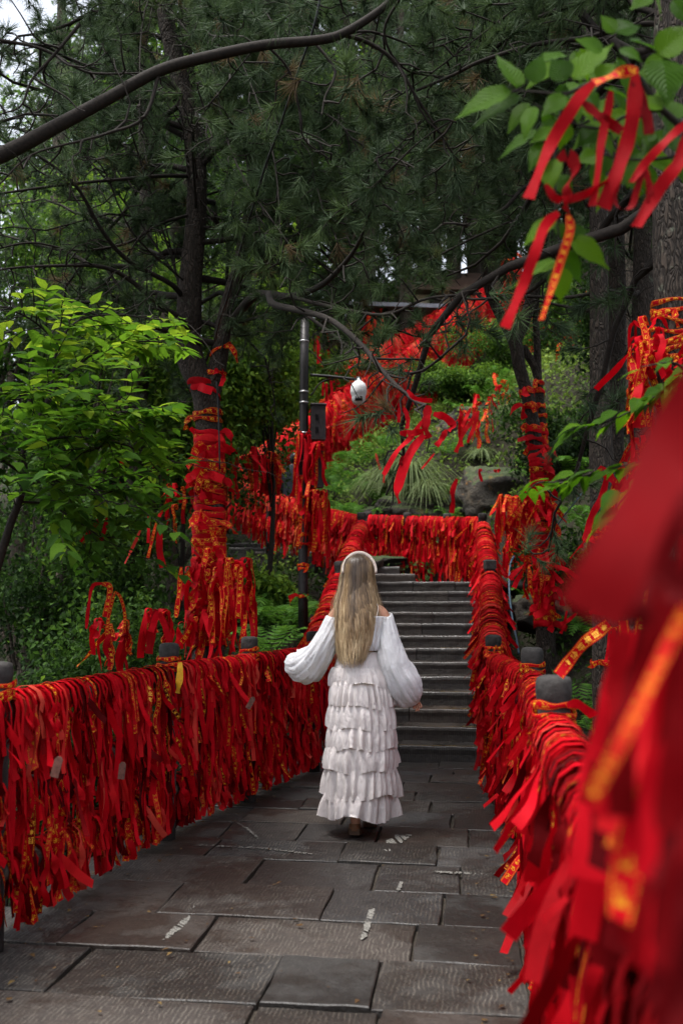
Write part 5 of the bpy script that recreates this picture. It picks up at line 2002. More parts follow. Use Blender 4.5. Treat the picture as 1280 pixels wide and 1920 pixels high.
# ---- fallen leaves and twigs on the stones
M['litter'] = leaf_mat('fallen_leaf', [(0, (.05, .025, .012)), (.6, (.10, .06, .025)), (1, (.16, .11, .04))], .1, .6)
n = 520
y = N.uniform(2.2, 9.1, n)
f_ = np.where(N.random(n) < .8, N.random(n) ** 3 * .25, N.random(n))
lft = N.random(n) < .5
x = np.where(lft, xl(y) - .1 + f_ * 1.9, xr(y) + .1 - f_ * 1.9)
F = frames(unit(np.stack([N.normal(size=n), N.normal(size=n), np.zeros(n)], 1)), n, UPV + N.normal(size=(n, 3)) * .15)
g1 = G()
scatter(g1, LEAF_S, LEAF_ST, np.stack([x, y, np.full(n, .012)], 1), F, .015 + .03 * N.random(n) ** 2, N.random(n), LEAF_SUV)
tag(g1.build('fallen_leaves', M['litter'], smooth=False), 'small brown fallen leaves scattered along the edges of the path', 'fallen leaves', kind='stuff')

# ---- boulders
def boulder(label, c, r, seed, rot=0., sub=40):
    m, n = sub, sub * 2
    th = np.linspace(0.001, PI - .001, m)
    ph = np.arange(n) * 2 * PI / n
    D = np.stack([np.sin(th)[:, None] * np.cos(ph), np.sin(th)[:, None] * np.sin(ph), np.broadcast_to(np.cos(th)[:, None], (m, n))], -1)
    from mathutils import noise as mn
    k = np.zeros((m, n))
    for i in range(m):
        for j in range(n):
            v = Vector((D[i, j] * 1.3 + seed).tolist())
            k[i, j] = 1 + .35 * mn.noise(v) + .18 * mn.noise(v * 2.7) + .07 * mn.noise(v * 7)
    # faceted by flattening
    P = D * k[..., None]
    P = np.sign(P) * np.abs(P) ** .82
    P = P * np.array(r) + np.array(c)
    g = G()
    grid(g, P, closed=True)
    o = g.build('boulder', M['rock'])
    tag(o, label, 'boulder', 'rocks on the banks')
    return o


boulder('big dark rounded boulder with two small holes beyond the landing railing', at(925, 935, 16.2), (.66, .6, .52), 3.1)
boulder('ochre stained rock face above the dark boulder', at(895, 805, 18.9), (.75, .5, .45), 8.4)
boulder('brown rock under the fern bank behind the landing', at(780, 975, 16.6), (.9, .5, .35), 5.5)
boulder('low flat rock beside the stairs on the right', at(985, 1090, 12.2), (.35, .3, .2), 12.7, sub=24)
boulder('mossy stone low on the right bank', at(1010, 1150, 10.4), (.3, .3, .2), 22.7, sub=24)
boulder('rough stone lump left of the upper steps', at(690, 1058, 14.6), (.22, .3, .12), 41.7, sub=24)
boulder('flat stone by the upper steps under the railing', at(735, 1052, 15.3), (.35, .3, .08), 51.7, sub=24)

# ------------------------------------------------------------------ the woman
WD = 6.27
SCW = WD / FPX          # metres per photograph pixel at her distance


def wp(px, py, dy=0.):
    """a point at her distance; dy moves it away from the camera"""
    q = at(px, py, WD)
    return np.array([q[0], WD + dy, q[2]])


HZ = lambda py: float(at(640, py, WD)[2])
FLOORW = 0.0
woman = thing('person', 'woman with long blonde hair in white off-shoulder blouse and tiered skirt walking to the stairs', 'person', (float(wp(672, 1555)[0]), WD, 0))


def skin_body(name, verts, edges, radii, mat, parent, sub=2):
    me = bpy.data.meshes.new(name)
    po = np.array(parent['_o'])
    me.from_pydata([tuple((np.array(v) - po).tolist()) for v in verts], edges, [])
    o = bpy.data.objects.new(name, me)
    COL.objects.link(o)
    o.modifiers.new('s', 'SKIN')
    for i, r in enumerate(radii):
        sv = me.skin_vertices[0].data[i]
        sv.radius = r if isinstance(r, tuple) else (r, r)
        sv.use_root = (i == 0)
    m = o.modifiers.new('u', 'SUBSURF')
    m.levels = m.render_levels = sub
    bpy.context.view_layer.update()
    dg = bpy.context.evaluated_depsgraph_get()
    me2 = bpy.data.meshes.new_from_object(o.evaluated_get(dg))
    me2.name = name
    o.modifiers.clear()
    o.data = me2
    me2.materials.clear()
    me2.materials.append(mat)
    me2.polygons.foreach_set('use_smooth', [True] * len(me2.polygons))
    o.parent = parent
    return o


cx = 670
S = []
Rr = []
E_ = []


def av(p, r, link=None):
    S.append(p)
    Rr.append(r)
    if link is not None:
        E_.append((link, len(S) - 1))
    return len(S) - 1


pel = av(wp(672, 1262, .02), (.15, .10))
wai = av(wp(674, 1215, .01), (.115, .085), pel)
che = av(wp(674, 1172, .01), (.125, .085), wai)
sho = av(wp(673, 1146, .01), (.085, .06), che)
nek = av(wp(671, 1122, .02), (.048, .05), sho)
nk2 = av(wp(670, 1108, .025), (.046, .048), nek)
hd1 = av(wp(670, 1088, .03), (.070, .080), nk2)
hd2 = av(wp(670, 1066, .02), (.078, .092), hd1)
hd3 = av(wp(670, 1052, .02), (.060, .070), hd2)
# right arm (towards the right of the picture)
a1 = av(wp(704, 1144, .0), (.052, .05), sho)
a2 = av(wp(720, 1152, -.01), (.048, .048), a1)
a3 = av(wp(732, 1222, -.02), (.035, .035), a2)
a4 = av(wp(752, 1272, .03), (.028, .028), a3)
a5 = av(wp(776, 1309, .09), (.021, .019), a4)
a6 = av(wp(784, 1317, .095), (.028, .015), a5)
# fingers, each its own chain rooted in the palm
for fx, fy, l in ((-5, 8, .9), (-1, 10, 1.0), (3, 10, .95), (7, 8, .8)):
    b = av(wp(784 + fx * .8, 1320 + fy * .4, .09), .0088, a6)
    c_ = av(wp(784 + fx * 1.1, 1320 + fy * 1.1 * l, .085), .0078, b)
    av(wp(782 + fx * 1.0, 1320 + fy * 1.7 * l, .075), .0066, c_)
b = av(wp(774, 1317, .10), .009, a6)
av(wp(770, 1325, .09), .0075, b)
# left arm, reaching forward and out
b1 = av(wp(641, 1144, .0), (.052, .05), sho)
b2 = av(wp(627, 1152, -.01), (.048, .048), b1)
b3 = av(wp(606, 1212, .01), (.035, .035), b2)
b4 = av(wp(575, 1245, .12), (.028, .028), b3)
b5 = av(wp(553, 1245, .24), (.020, .020), b4)
b6 = av(wp(548, 1246, .28), (.026, .014), b5)
for k_, (fx, fz) in enumerate(((-3, -3), (-4, 0), (-4, 3), (-3, 6))):
    b = av(wp(548 + fx * .5, 1247 + fz * .5, .31), .0085, b6)
    c_ = av(wp(548 + fx * .9, 1248 + fz * .8, .34), .0075, b)
    av(wp(548 + fx * 1., 1251 + fz, .36), .006, c_)
b = av(wp(552, 1252, .29), .009, b6)
av(wp(552, 1258, .31), .0075, b)
# legs: left foot pushing off behind, right foot ahead
for (kx, ky, kd, ax, ay, ad, hx, hy, hd, tx, ty, td) in ((664, 1400, .04, 666, 1522, -.03, 666, 1543, -.05, 668, 1549, .05), (688, 1400, .08, 692, 1510, .22, 692, 1520, .20, 694, 1524, .33)):
    h = av(wp(672 + (kx - 676) * .9, 1290, .02), (.085, .085), pel)
    k = av(wp(kx, ky, kd), (.056, .056), h)
    a = av(wp(ax, ay, ad), (.034, .036), k)
    f = av(wp(hx, hy, hd), (.034, .030), a)
    av(wp(tx, ty, td), (.036, .020), f)
body = skin_body('body', S, E_, Rr, M['skin'], woman)


# skirt: waistband, then seven ruffled tiers
def tier(name, z0, z1, r0, r1, cxp0, cxp1, folds, amp, seed, cy=.02, ratio=.82, hem_w=.017, n=260, m=10, flip=0., parent=woman):
    rg = np.random.default_rng(seed)
    th = np.arange(n) * 2 * PI / n
    c0, c1 = wp(cxp0, 1300)[0], wp(cxp1, 1300)[0]
    ks = rg.integers(int(folds * .5), int(folds * 1.6), 7)
    phs = rg.random(7) * 6.28
    f = sum(np.sin(k * th + p + .8 * np.sin(2 * th + p)) * a for k, p, a in zip(ks, phs, (1, .9, .8, .6, .5, .4, .3))) / 2.2
    f = f * (1 + .45 * np.sin(2 * th + seed) + .3 * np.sin(5 * th + seed * 2))
    slow = sum(np.sin(k * th + p) for k, p in zip((2, 3, 5), phs[:3])) / 3
    hem = rg.normal(size=n) * .0016
    rows_ = []
    for i in range(m):
        t = i / (m - 1)
        r = r0 + (r1 - r0) * (t ** .8) + (.010 * math.sin(t * PI)) 
        A = amp * (t ** .9) + .0022
        rad = r + A * f + hem_w * slow * t + .002 * np.sin(th * 37 + t * 5) * (1 - t)
        z = z0 + (z1 - z0) * t + (hem_w * 1.1 * slow + hem + .006 * f) * (t > .99) + .8 * hem_w * slow * t
        c = c0 + (c1 - c0) * t
        swirl = .04 * np.sin(2 * th + seed) * t
        rows_.append(np.stack([c + rad * np.cos(th + swirl), WD + cy + rad * ratio * np.sin(th + swirl), z], 1))
    g = G()
    grid(g, np.array(rows_), closed=True)
    return g.build(name, M['skirt'], parent)


g = G()
rws = []
th = np.arange(48) * 2 * PI / 48
for py, r in ((1222, .128), (1226, .134), (1238, .148), (1250, .162), (1256, .166)):
    rws.append(np.stack([wp(673, 0)[0] + r * np.cos(th), WD + .015 + r * .75 * np.sin(th), np.full(48, HZ(py))], 1))
grid(g, np.array(rws), closed=True)
g.build('waistband', M['skirt'], woman)
TI = [(1251, 1286, .162, .190, 672, 677, 22, .018), (1272, 1324, .172, .203, 675, 678, 24, .018), (1312, 1364, .185, .214, 677, 677, 21, .019), (1350, 1402, .192, .220, 677, 676, 24, .019),
      (1390, 1441, .198, .224, 676, 675, 21, .014), (1428, 1492, .198, .220, 675, 674, 22, .020), (1478, 1530, .200, .216, 674, 672, 19, .024)]
for i, (ya, yb, ra, rb_, ca, cb_, fo, am) in enumerate(TI):
    tier('skirt_ruffle', HZ(ya), HZ(yb), ra, rb_, ca, cb_, fo, am, 40 + i)
# lining that closes the skirt
g = G()
rws = []
for py, r in ((1252, .155), (1300, .175), (1400, .19), (1500, .2)):
    rws.append(np.stack([wp(674, 0)[0] + r * np.cos(th), WD + .02 + r * .8 * np.sin(th), np.full(48, HZ(py))], 1))
grid(g, np.array(rws), closed=True)
g.build('skirt_lining', M['skirt'], woman)

# blouse body, gathered at the neckline and hem
rws = []
n = 200
th = np.arange(n) * 2 * PI / n
prof = [(1158, .188, .66, .003), (1160, .192, .66, .0045), (1163, .189, .66, .003), (1172, .182, .68, .006), (1186, .172, .72, .007), (1200, .164, .76, .008), (1211, .158, .78, .008), (1217, .146, .8, .005), (1219, .140, .8, .003)]
for py, r, ra, am in prof:
    f = np.sin(th * 34 + np.sin(th * 3) * 2) * am + np.sin(th * 13 + 1) * am * .6
    dipz = -.012 * np.sin(th) * (py < 1170)
    rws.append(np.stack([wp(674, 0)[0] + (r + f) * np.cos(th), WD + .01 + (r + f) * ra * np.sin(th), HZ(py) + dipz], 1))
g = G()
grid(g, np.array(rws), closed=True)
g.build('blouse', M['blouse'], woman)


def sleeve(pp, seed):
    """pp: (px, py, dy, radius px)"""
    rg = np.random.default_rng(seed)
    P = resample([wp(a, b, c) for a, b, c, r in pp], 44)
    rad = resample([(r, 0, 0) for a, b, c, r in pp], 44)[:, 0] * SCW
    n = 72
    V, Q, T, uv = tube(P, rad, n, True)
    th = np.tile(np.arange(n) * 2 * PI / n, 44)
    t = np.repeat(np.linspace(0, 1, 44), n)
    f = np.zeros(n * 44)
    for k, p, a in ((7, .3, .045), (11, 1.9, .040), (17, 4, .026), (5, 2.2, .05), (29, 1., .012)):
        q_ = np.sin(k * th + p + 2.6 * np.sin(t * 4 + p + seed))
        f += a * (1 - 2 * np.abs(q_) ** .7) * (.5 + .5 * np.sin(t * 5 + k))
    # crosswise crumples, gathered ends
    f += .03 * np.sin(t * 26 + 2.5 * np.sin(th * 2 + seed)) * np.sin(th * 2 + t * 9)
    g0 = np.clip(1 - np.minimum(t, 1 - t) * 9, 0, 1)
    f += g0 * .06 * np.sin(th * 22)
    cc = np.repeat(P, n, axis=0)
    m = 44 * n
    V[:m] = cc + (V[:m] - cc) * (1 + f)[:, None]
    g = G()
    g.add(V, Q, T, uv)
    return g.build('sleeve', M['blouse'], woman)


sleeve([(719, 1157, .0, 15), (720, 1161, .0, 18), (723, 1185, -.01, 22), (729, 1215, -.02, 26), (737, 1246, -.02, 31), (750, 1276, .01, 37), (764, 1298, .05, 34), (775, 1308, .08, 22), (781, 1312, .10, 9)], 3)
sleeve([(627, 1157, .0, 14), (626, 1161, .0, 17), (619, 1185, .0, 21), (607, 1212, .01, 25), (592, 1235, .05, 30), (573, 1251, .10, 34), (556, 1250, .16, 27), (546, 1243, .21, 18), (541, 1240, .24, 7)], 8)
# thin strap over the right shoulder
g = G()
add_tube(g, resample([wp(704, 1158, -.10), wp(708, 1140, -.075), wp(703, 1128, -.035), wp(698, 1124, .0)], 14), .0028, 6)
g.build('strap', M['band'], woman)


# hair: a closed under-shell, then locks laid over it
def head_surf(phi, z):
    """half width and back distance of the hair mass at height z"""
    return 0


HX = wp(668, 0)[0]
ztop = HZ(1039)
prof_px = [(1039, 6, .03), (1042, 16, .05), (1048, 24, .075), (1058, 29, .095), (1072, 31, .105), (1090, 32, .108), (1110, 36, .120), (1130, 41, .145), (1150, 43, .165), (1175, 43, .172), (1200, 39, .172), (1222, 33, .175), (1250, 25, .18)]
pz = np.array([HZ(p[0]) for p in prof_px])[::-1]
pw = np.array([p[1] * SCW for p in prof_px])[::-1]
pb = np.array([p[2] for p in prof_px])[::-1]
hw = lambda z: np.interp(z, pz, pw)
hb = lambda z: np.interp(z, pz, pb)
hcx = lambda z: HX + np.interp(z, [HZ(1245), HZ(1180), HZ(1100), ztop], [-9 * SCW, -3 * SCW, 0, 2 * SCW])
hcx = lambda z: HX + np.interp(z, [HZ(1245), HZ(1180), HZ(1100), ztop], [-.030, -.008, .0, .004])
g = G()
rws = []
n = 40
for py in (1041, 1046, 1055, 1070, 1090, 1110, 1130, 1150, 1175, 1200, 1220):
    z = HZ(py)
    a = np.linspace(-PI * .62, PI * .62, n)     # 0 points to the camera
    w, b = hw(z) * .9, hb(z) * .88
    rws.append(np.stack([hcx(z) + w * np.sin(a), WD + .02 - b * np.cos(a), np.full(n, z - .002)], 1))
grid(g, np.array(rws), a=.3)
V0 = [np.array([hcx(ztop), WD + .03, ztop - .006])]
g.build('hair_base', M['hair'], woman)
g = G()
locks = 950
m = 26
for i in range(locks):
    a = R.uniform(-1.75, 1.75)
    a = a if R.random() < .7 else a * .6
    zend = HZ(R.triangular(1175, 1254, 1243) - 9 * abs(a) ** 2 * R.random())
    lay = R.random()
    z = np.concatenate([np.linspace(ztop - .001, HZ(1075), 8)[:-1], np.linspace(HZ(1075), zend, m - 7)])
    w, b = hw(z), hb(z)
    t = (ztop - z) / (ztop - zend)
    aa = a * (1 - .10 * t) + .05 * np.sin(t * R.uniform(9, 15) + R.uniform(0, 6.28)) * t
    off = (.93 + .11 * lay) 
    wave = (.0045 * np.sin(t * 27 + a * 3.1) + .003 * np.sin(t * R.uniform(20, 34) + R.uniform(0, 6.28))) * np.minimum(1, t * 3)
    off = off + .035 * np.sin(t * 27 + a * 4.3 + 1.2) * np.minimum(1, t * 3) + .02 * np.sin(a * 23)
    P = np.stack([hcx(z) + w * off * np.sin(aa) * 1.0 + wave, WD + .02 - b * off * np.cos(aa), z], 1)
    # a parting: crown locks start at the middle
    P[0] = [hcx(ztop) + .004 * np.sin(a), WD + .02 - .03 * math.cos(a), ztop + .002 * lay]
    tang = unit(np.gradient(P, axis=0))
    out = np.stack([np.sin(aa), -np.cos(aa), np.zeros(m)], 1)
    side = unit(np.cross(tang, out))
    ww = R.uniform(.0025, .006) * np.clip(1.1 - t ** 6, .1, 1) * np.minimum(1, .35 + t * 6)
    Q_ = np.stack([P - side * ww[:, None], P + out * .0012, P + side * ww[:, None]], 1)
    uv = np.stack([np.tile([0, .5, 1.], m) + i * 1.7, np.repeat(t, 3)], 1)
    streak = math.sin(a * 9.0 + .6) * .5 + math.sin(a * 17 + 2) * .3
    centre = math.exp(-(a / .75) ** 2)
    tn = np.clip(.66 - centre * .62 * np.clip(1.25 - t * 1.3, 0, 1) + .30 * streak * (1 - .4 * t) + .20 * t ** 2 - .25 * (t < .1) + R.gauss(0, .09), 0, 1)
    grid(g, Q_, a=np.repeat(tn, 3), uv=uv)
for i in range(70):
    # stray strands that stand off the outline
    a = R.choice((-1, 1)) * R.uniform(.9, 1.7)
    z = np.linspace(HZ(R.uniform(1045, 1150)), HZ(R.uniform(1160, 1262)), 14)
    t = np.linspace(0, 1, 14)
    off = 1.0 + R.uniform(.02, .22) * np.sin(t * R.uniform(1.5, 3.2)) ** 2
    P = np.stack([hcx(z) + hw(z) * off * np.sin(a) + .004 * np.sin(t * 12 + i), WD + .02 - hb(z) * np.cos(a) * off, z], 1)
    grid(g, np.stack([P - [.0005, 0, 0], P + [.0005, 0, 0]], 1), a=R.uniform(.5, .95))
g.build('hair', M['hair'], woman)
# knitted headband arching over the crown
g = G()
t = np.linspace(-.08, PI + .08, 40)
C = np.stack([hcx(HZ(1065)) + .002 + .1035 * np.cos(t), WD + .02 - .030 - .022 * np.sin(t) * 0 + .045 * np.abs(np.sin(t)) * 0 + .055 - .07 * (1 - np.sin(t)) * .6, HZ(1072) + .118 * np.sin(t)], 1)
C[:, 0] += .008
C[:, 1] = WD - .045 + .05 * np.sin(t)
V, Q, T, uv = tube(C, (.0105) * (.55 + .45 * np.sin(np.clip(t, 0, PI))) + .002, 12, True)
g.add(V, Q, T, uv)
g.build('headband', M['band'], woman)

# sandals
for (hx, hy, hd, tx, ty, td, rise) in ((664, 1556, -.085, 670, 1560, .12, .012), (694, 1528, .18, 697, 1526, .36, .0)):
    a, b = wp(hx, hy, hd), wp(tx, ty, td)
    a[2], b[2] = (.020 + rise, .014) if hd < 0 else (.02, .016)
    u = np.linspace(0, 1, 9)
    C = a + (b - a) * u[:, None]
    s = unit(np.cross(unit(b - a), UPV))
    wv = .036 + .010 * np.sin(u * PI) ** .7 - .010 * (u > .95) - .006 * (u < .05)
    g = G()
    thk = np.interp(u, [0, .4, 1], [.036, .028, .02])
    prof = [(1, -.5), (1, .5), (-1, .5), (-1, -.5)]
    P = np.array([[C[i] + s * wv[i] * px_ + UPV * (thk[i] * (pz_ + .5) - .012) for px_, pz_ in prof] for i in range(9)])
    grid(g, P, closed=True)
    g.add(P[0], [(0, 1, 2, 3)])
    g.add(P[-1], [(3, 2, 1, 0)])
    sd = g.build('sandal', M['sole'], woman, smooth=False)
    g = G()
    for f0, h in ((.25, .062), (.70, .052)):
        c = a + (b - a) * f0
        tt = np.linspace(0, PI, 14)
        w = .040
        arc = np.array([c + s * w * math.cos(q) + UPV * (.012 + h * math.sin(q)) for q in tt])
        dirv = unit(b - a) * .016
        grid(g, np.stack([arc - dirv, arc + dirv]))
    # heel counter
    tt = np.linspace(-1.9, 1.9, 14)
    fw = unit(b - a)
    c = a + fw * .035
    arc = np.array([c + s * .036 * math.sin(q) - fw * .040 * math.cos(q) for q in tt])
    grid(g, np.stack([arc + UPV * .012, arc + UPV * .055]))
    g.build('sandal_strap', M['leather'], woman)


# ------------------------------------------------------------------ a walker half hidden behind the upper railing
PD = 17.0
pc = np.array([(551 - 640) / FPX * PD, PD, 2.28])
walker = thing('person', 'person in a dark jacket half hidden behind the upper railing and pole', 'person', pc)
S, Rr, E_ = [], [], []
q = lambda x, y, z: pc + np.array([x, y, z])
p0 = av(q(0, 0, .92), (.15, .11))
p1 = av(q(0, 0, 1.15), (.14, .10), p0)
p2_ = av(q(0, .03, 1.38), (.15, .10), p1)
p3_ = av(q(0, .05, 1.49), .055, p2_)
p4 = av(q(0, .07, 1.56), (.075, .09), p3_)
av(q(0, .07, 1.66), (.07, .085), p4)
for s in (-1, 1):
    e1 = av(q(.17 * s, .03, 1.40), .055, p2_)
    e2 = av(q(.22 * s, .02, 1.12), .042, e1)
    e3 = av(q(.20 * s, .14, .92), .034, e2)
    av(q(.19 * s, .20, .86), .03, e3)
    l1 = av(q(.09 * s, 0, .82), .085, p0)
    l2 = av(q(.09 * s, .05 * s, .45), .06, l1)
    l3 = av(q(.09 * s, .1 * s, .06), .045, l2)
    av(q(.09 * s, .1 * s + .14, .03), .035, l3)
skin_body('body', S, E_, Rr, M['skin'], walker)


def shell(name, prof, mat, parent, c0, n=28):
    g = G()
    th = np.arange(n) * 2 * PI / n
    rws = []
    for z, rx, ry in prof:
        rws.append(np.stack([c0[0] + rx * np.cos(th) * (1 + .03 * np.sin(th * 5 + z * 9)), c0[1] + .02 + ry * np.sin(th), np.full(n, c0[2] + z)], 1))
    grid(g, np.array(rws), closed=True)
    return g.build(name, mat, parent)


shell('jacket', [(.78, .20, .15), (.95, .20, .15), (1.2, .20, .15), (1.38, .22, .145), (1.46, .16, .12), (1.50, .08, .08)], M['jacket'], walker, pc)
for s in (-1, 1):
    g = G()
    add_tube(g, [q(.18 * s, .03, 1.42), q(.235 * s, .02, 1.12), q(.21 * s, .14, .93)], [.07, .06, .05], 12)
    g.build('jacket_sleeve', M['jacket'], walker)
    g = G()
    add_tube(g, [q(.09 * s, 0, .86), q(.09 * s, .05 * s, .45), q(.09 * s, .1 * s, .08)], [.10, .08, .065], 12)
    g.build('trouser_leg', M['jacket'], walker)
g = G()
lathe(g, q(0, .06, 1.52), [(.075, 0), (.092, .06), (.092, .12), (.07, .18), (.001, .20)], 20, sx=.9, sy=1.05)
g.build('hair', M['lens'], walker)

# ------------------------------------------------------------------ lamp pole with camera and boxes
LPD = 11.0
lpb = base_pt(569, LPD)
pole = thing('camera_pole', 'tall black pole with bracket arm, dome camera and two equipment boxes', 'pole', lpb)
top = at(571, 590, LPD)
g = G()
add_tube(g, [lpb, at(568, 1100, LPD), at(569, 900, LPD), at(570, 700, LPD), top], [.056, .054, .052, .050, .048], 20)
g.build('pole_shaft', M['pole'], pole)
g = G()
add_tube(g, resample([at(581, 703, LPD), at(620, 706, LPD), at(672, 712, LPD)], 8), .017, 10)
add_tube(g, resample([at(581, 742, LPD), at(588, 735, LPD), at(596, 722, LPD), at(610, 713, LPD), at(626, 710, LPD)], 14), .009, 8)
g.build('arm', M['pole'], pole)
for y in (640, 735, 755, 812, 865, 893):
    g = G()
    c = at(570, y, LPD)
    lathe(g, c - np.array([0, 0, .008]), [(.053, 0), (.057, .002), (.057, .014), (.053, .016)], 20)
    g.build('strap', M['strap'], pole)
dome = at(672, 742, LPD)
g = G()
k = .0059
lathe(g, dome, [(.001, .20), (.03, .20), (.035, .17), (.045, .16), (.075, .135), (.088, .10), (.092, .05), (.088, .02), (.080, .0), (.078, -.012)], 24)
dc = g.build('camera_housing', M['white'], pole)
g = G()
lathe(g, dome, [(.078, -.010), (.076, -.04), (.066, -.075), (.045, -.098), (.001, -.108)], 24)
db = g.build('camera_ball', M['white'], pole)
g = G()
box(g, dome + np.array([.0, -.066, -.045]), (.085, .03, .05), 0)
g.build('lens_panel', M['lens'], db)
g = G()
V, Q, T, uv = tube([dome + np.array([.018, -.075, -.05]), dome + np.array([.02, -.092, -.056])], [.018, .018], 16)
g.add(V, Q, T, uv)
g.build('lens', M['lens'], db)
g = G()
box(g, at(672, 716, LPD) + np.array([0, 0, .02]), (.06, .06, .07), 0, bev=.01)
g.build('camera_mount', M['pole'], pole)
for (cy, hh, ww) in ((793, 66, 27), (882, 66, 22)):
    c = at(596 if cy < 850 else 595, cy, LPD)
    sz = (ww * LPD / FPX, .14, hh * LPD / FPX)
    g = G()
    box(g, c, sz, .12, bev=.008)
    bx = g.build('equipment_box', M['box'], pole, smooth=False)
    for r_ in range(2):
        for s_ in range(5):
            g = G()
            box(g, c + np.array([-.01, -.073, .08 - r_ * .14 - s_ * .014]), (.035, .012, .005), .12)
            g.build('vent_slot', M['lens'], bx, smooth=False)
    g = G()
    box(g, c + np.array([0, 0, sz[2] / 2 + .008]), (sz[0] + .02, .16, .016), .12, bev=.006)
    g.build('box_lid', M['box'], bx, smooth=False)

# cables
g = G()
C = resample([at(604, -40, 5.2), at(598, 5, 5.2), at(585, 60, 5.25), at(562, 125, 5.4), at(540, 190, 5.6), at(520, 250, 5.8), at(497, 312, 6.), at(478, 375, 6.2), at(455, 450, 6.5), at(438, 515, 6.8), at(425, 562, 7.), at(412, 600, 7.3), at(402, 640, 7.7)], 60)
add_tube(g, C, .0055, 6)
add_tube(g, C + np.array([.006, 0, .004]), .003, 5)
tag(g.build('cable', M['cable']), 'black cable slanting down from the top of the picture to the wrapped pine', 'cable')
g = G()
add_tube(g, resample([at(406, 715, 7.8), at(409, 760, 7.82), at(411, 820, 7.82), at(412, 880, 7.82)], 12), .006, 6)
tag(g.build('cable', M['cable']), 'short black cable running down the side of the wrapped pine trunk', 'cable')
g = G()
add_tube(g, resample([at(965, 1040, 11), at(957, 1055, 10.8), at(954, 1085, 10.6), at(955, 1120, 10.4), at(960, 1160, 10.1), at(968, 1200, 9.8), at(972, 1226, 9.6)], 30), .011, 8)
tag(g.build('hose', M['hose']), 'thin blue hose dropping beside the right stair railing', 'hose')
g = G()
add_tube(g, resample([at(1090, 925, 11), at(1075, 945, 11), at(1058, 965, 11.2), at(1040, 990, 11.4)], 14), .008, 6)
tag(g.build('hose', M['hose']), 'short length of blue hose on the shaded right bank', 'hose')
g = G()
a, b = at(836, 984, 15.6), at(892, 990, 15.2)
c = (a + b) / 2
box(g, c, (float(np.linalg.norm(b - a)), .03, .13), math.atan2(b[1] - a[1], b[0] - a[0]), bev=.004)
sg = g.build('signboard', M['signred'], smooth=False)
tag(sg, 'low reddish brown board standing behind the landing railing', 'board')
g = G()
for f_ in (.2, .8):
    q_ = a + (b - a) * f_
    box(g, q_ + np.array([0, .03, -.25]), (.04, .03, .5), 0)
sg['_o'] = [0, 0, 0]
g.build('stake', M['eave'], sg, smooth=False)

# pavilion glimpsed at the top of the hill
pv = at(838, 572, 34)
pav = thing('pavilion', 'pale walled hilltop building with dark eave glimpsed between the pines', 'building', (pv[0], pv[1], pv[2] - 3))
g = G()
box(g, pv + np.array([-.1, .5, -1.0]), (2.6, 2.6, 2.2), .1)
g.build('wall', M['plaster'], pav, smooth=False)
g = G()
c = pv + np.array([-.1, .5, .12])
V = np.array([(-2.4, -1.9, 0), (2.4, -1.9, 0), (2.4, 1.9, 0), (-2.4, 1.9, 0), (-1.3, 0, 1.2), (1.3, 0, 1.2)]) + c
g.add(V, [(0, 1, 5, 4), (2, 3, 4, 5), (0, 3, 2, 1)], [(1, 2, 5), (3, 0, 4)])
g.build('roof', M['eave'], pav, smooth=False)
g = G()
box(g, at(745, 585, 30.5) + np.array([0, 0, 0]), (3.2, 1.6, .12), .1)
g.build('awning', M['roof'], pav, smooth=False)
for sx_ in (-1.4, 1.4):
    g = G()
    add_tube(g, [at(745, 585, 30.5) + np.array([sx_, -.6, -.05]), at(745, 585, 30.5) + np.array([sx_, -.6, -2.4])], .07, 10)
    g.build('pillar', M['plaster'], pav)

# wooden tags and small things tied among the ribbons
for i, (px, py, D, rot, kind_) in enumerate(((107, 1438, 4.15, .25, 'tag'), (470, 1318, 6.75, .5, 'tag'), (229, 1445, 5.1, .1, 'tag'))):
    c = at(px, py, D)
    g = G()
    h, w = .085, .034
    P = np.array([(-w / 2, 0, -h / 2), (w / 2, 0, -h / 2), (w / 2, 0, h * .36), (w * .25, 0, h / 2), (-w * .25, 0, h / 2), (-w / 2, 0, h * .36)])
    c_, s_ = math.cos(rot), math.sin(rot)
    P = np.stack([P[:, 0] * c_ + P[:, 2] * s_, P[:, 1], -P[:, 0] * s_ + P[:, 2] * c_], 1)
    V = np.concatenate([P - [0, .003, 0], P + [0, .003, 0]]) + c
    g.add(V, [(0, 1, 2, 5), (2, 3, 4, 5), (7, 6, 11, 8), (8, 11, 10, 9)] + [(a, (a + 1) % 6 + 0, (a + 1) % 6 + 6, a + 6) for a in range(6)])
    tag(g.build('wish_tag', M['tag'], smooth=False), ['small tilted wooden tag hanging on left railing near the left edge', 'small wooden tag on the left railing left of the woman', 'tiny wooden tag on the left railing below the gold lettering'][i], 'tag', 'wooden tags among the ribbons')


# ------------------------------------------------------------------ ribbons round trunks and posts
def ring_at(C, r, z):
    k = np.interp(z, C[:, 2], np.arange(len(C)))
    i = int(min(len(C) - 2, max(0, math.floor(k))))
    f = k - i
    return C[i] + (C[i + 1] - C[i]) * f, r[i] + (r[i + 1] - r[i]) * f


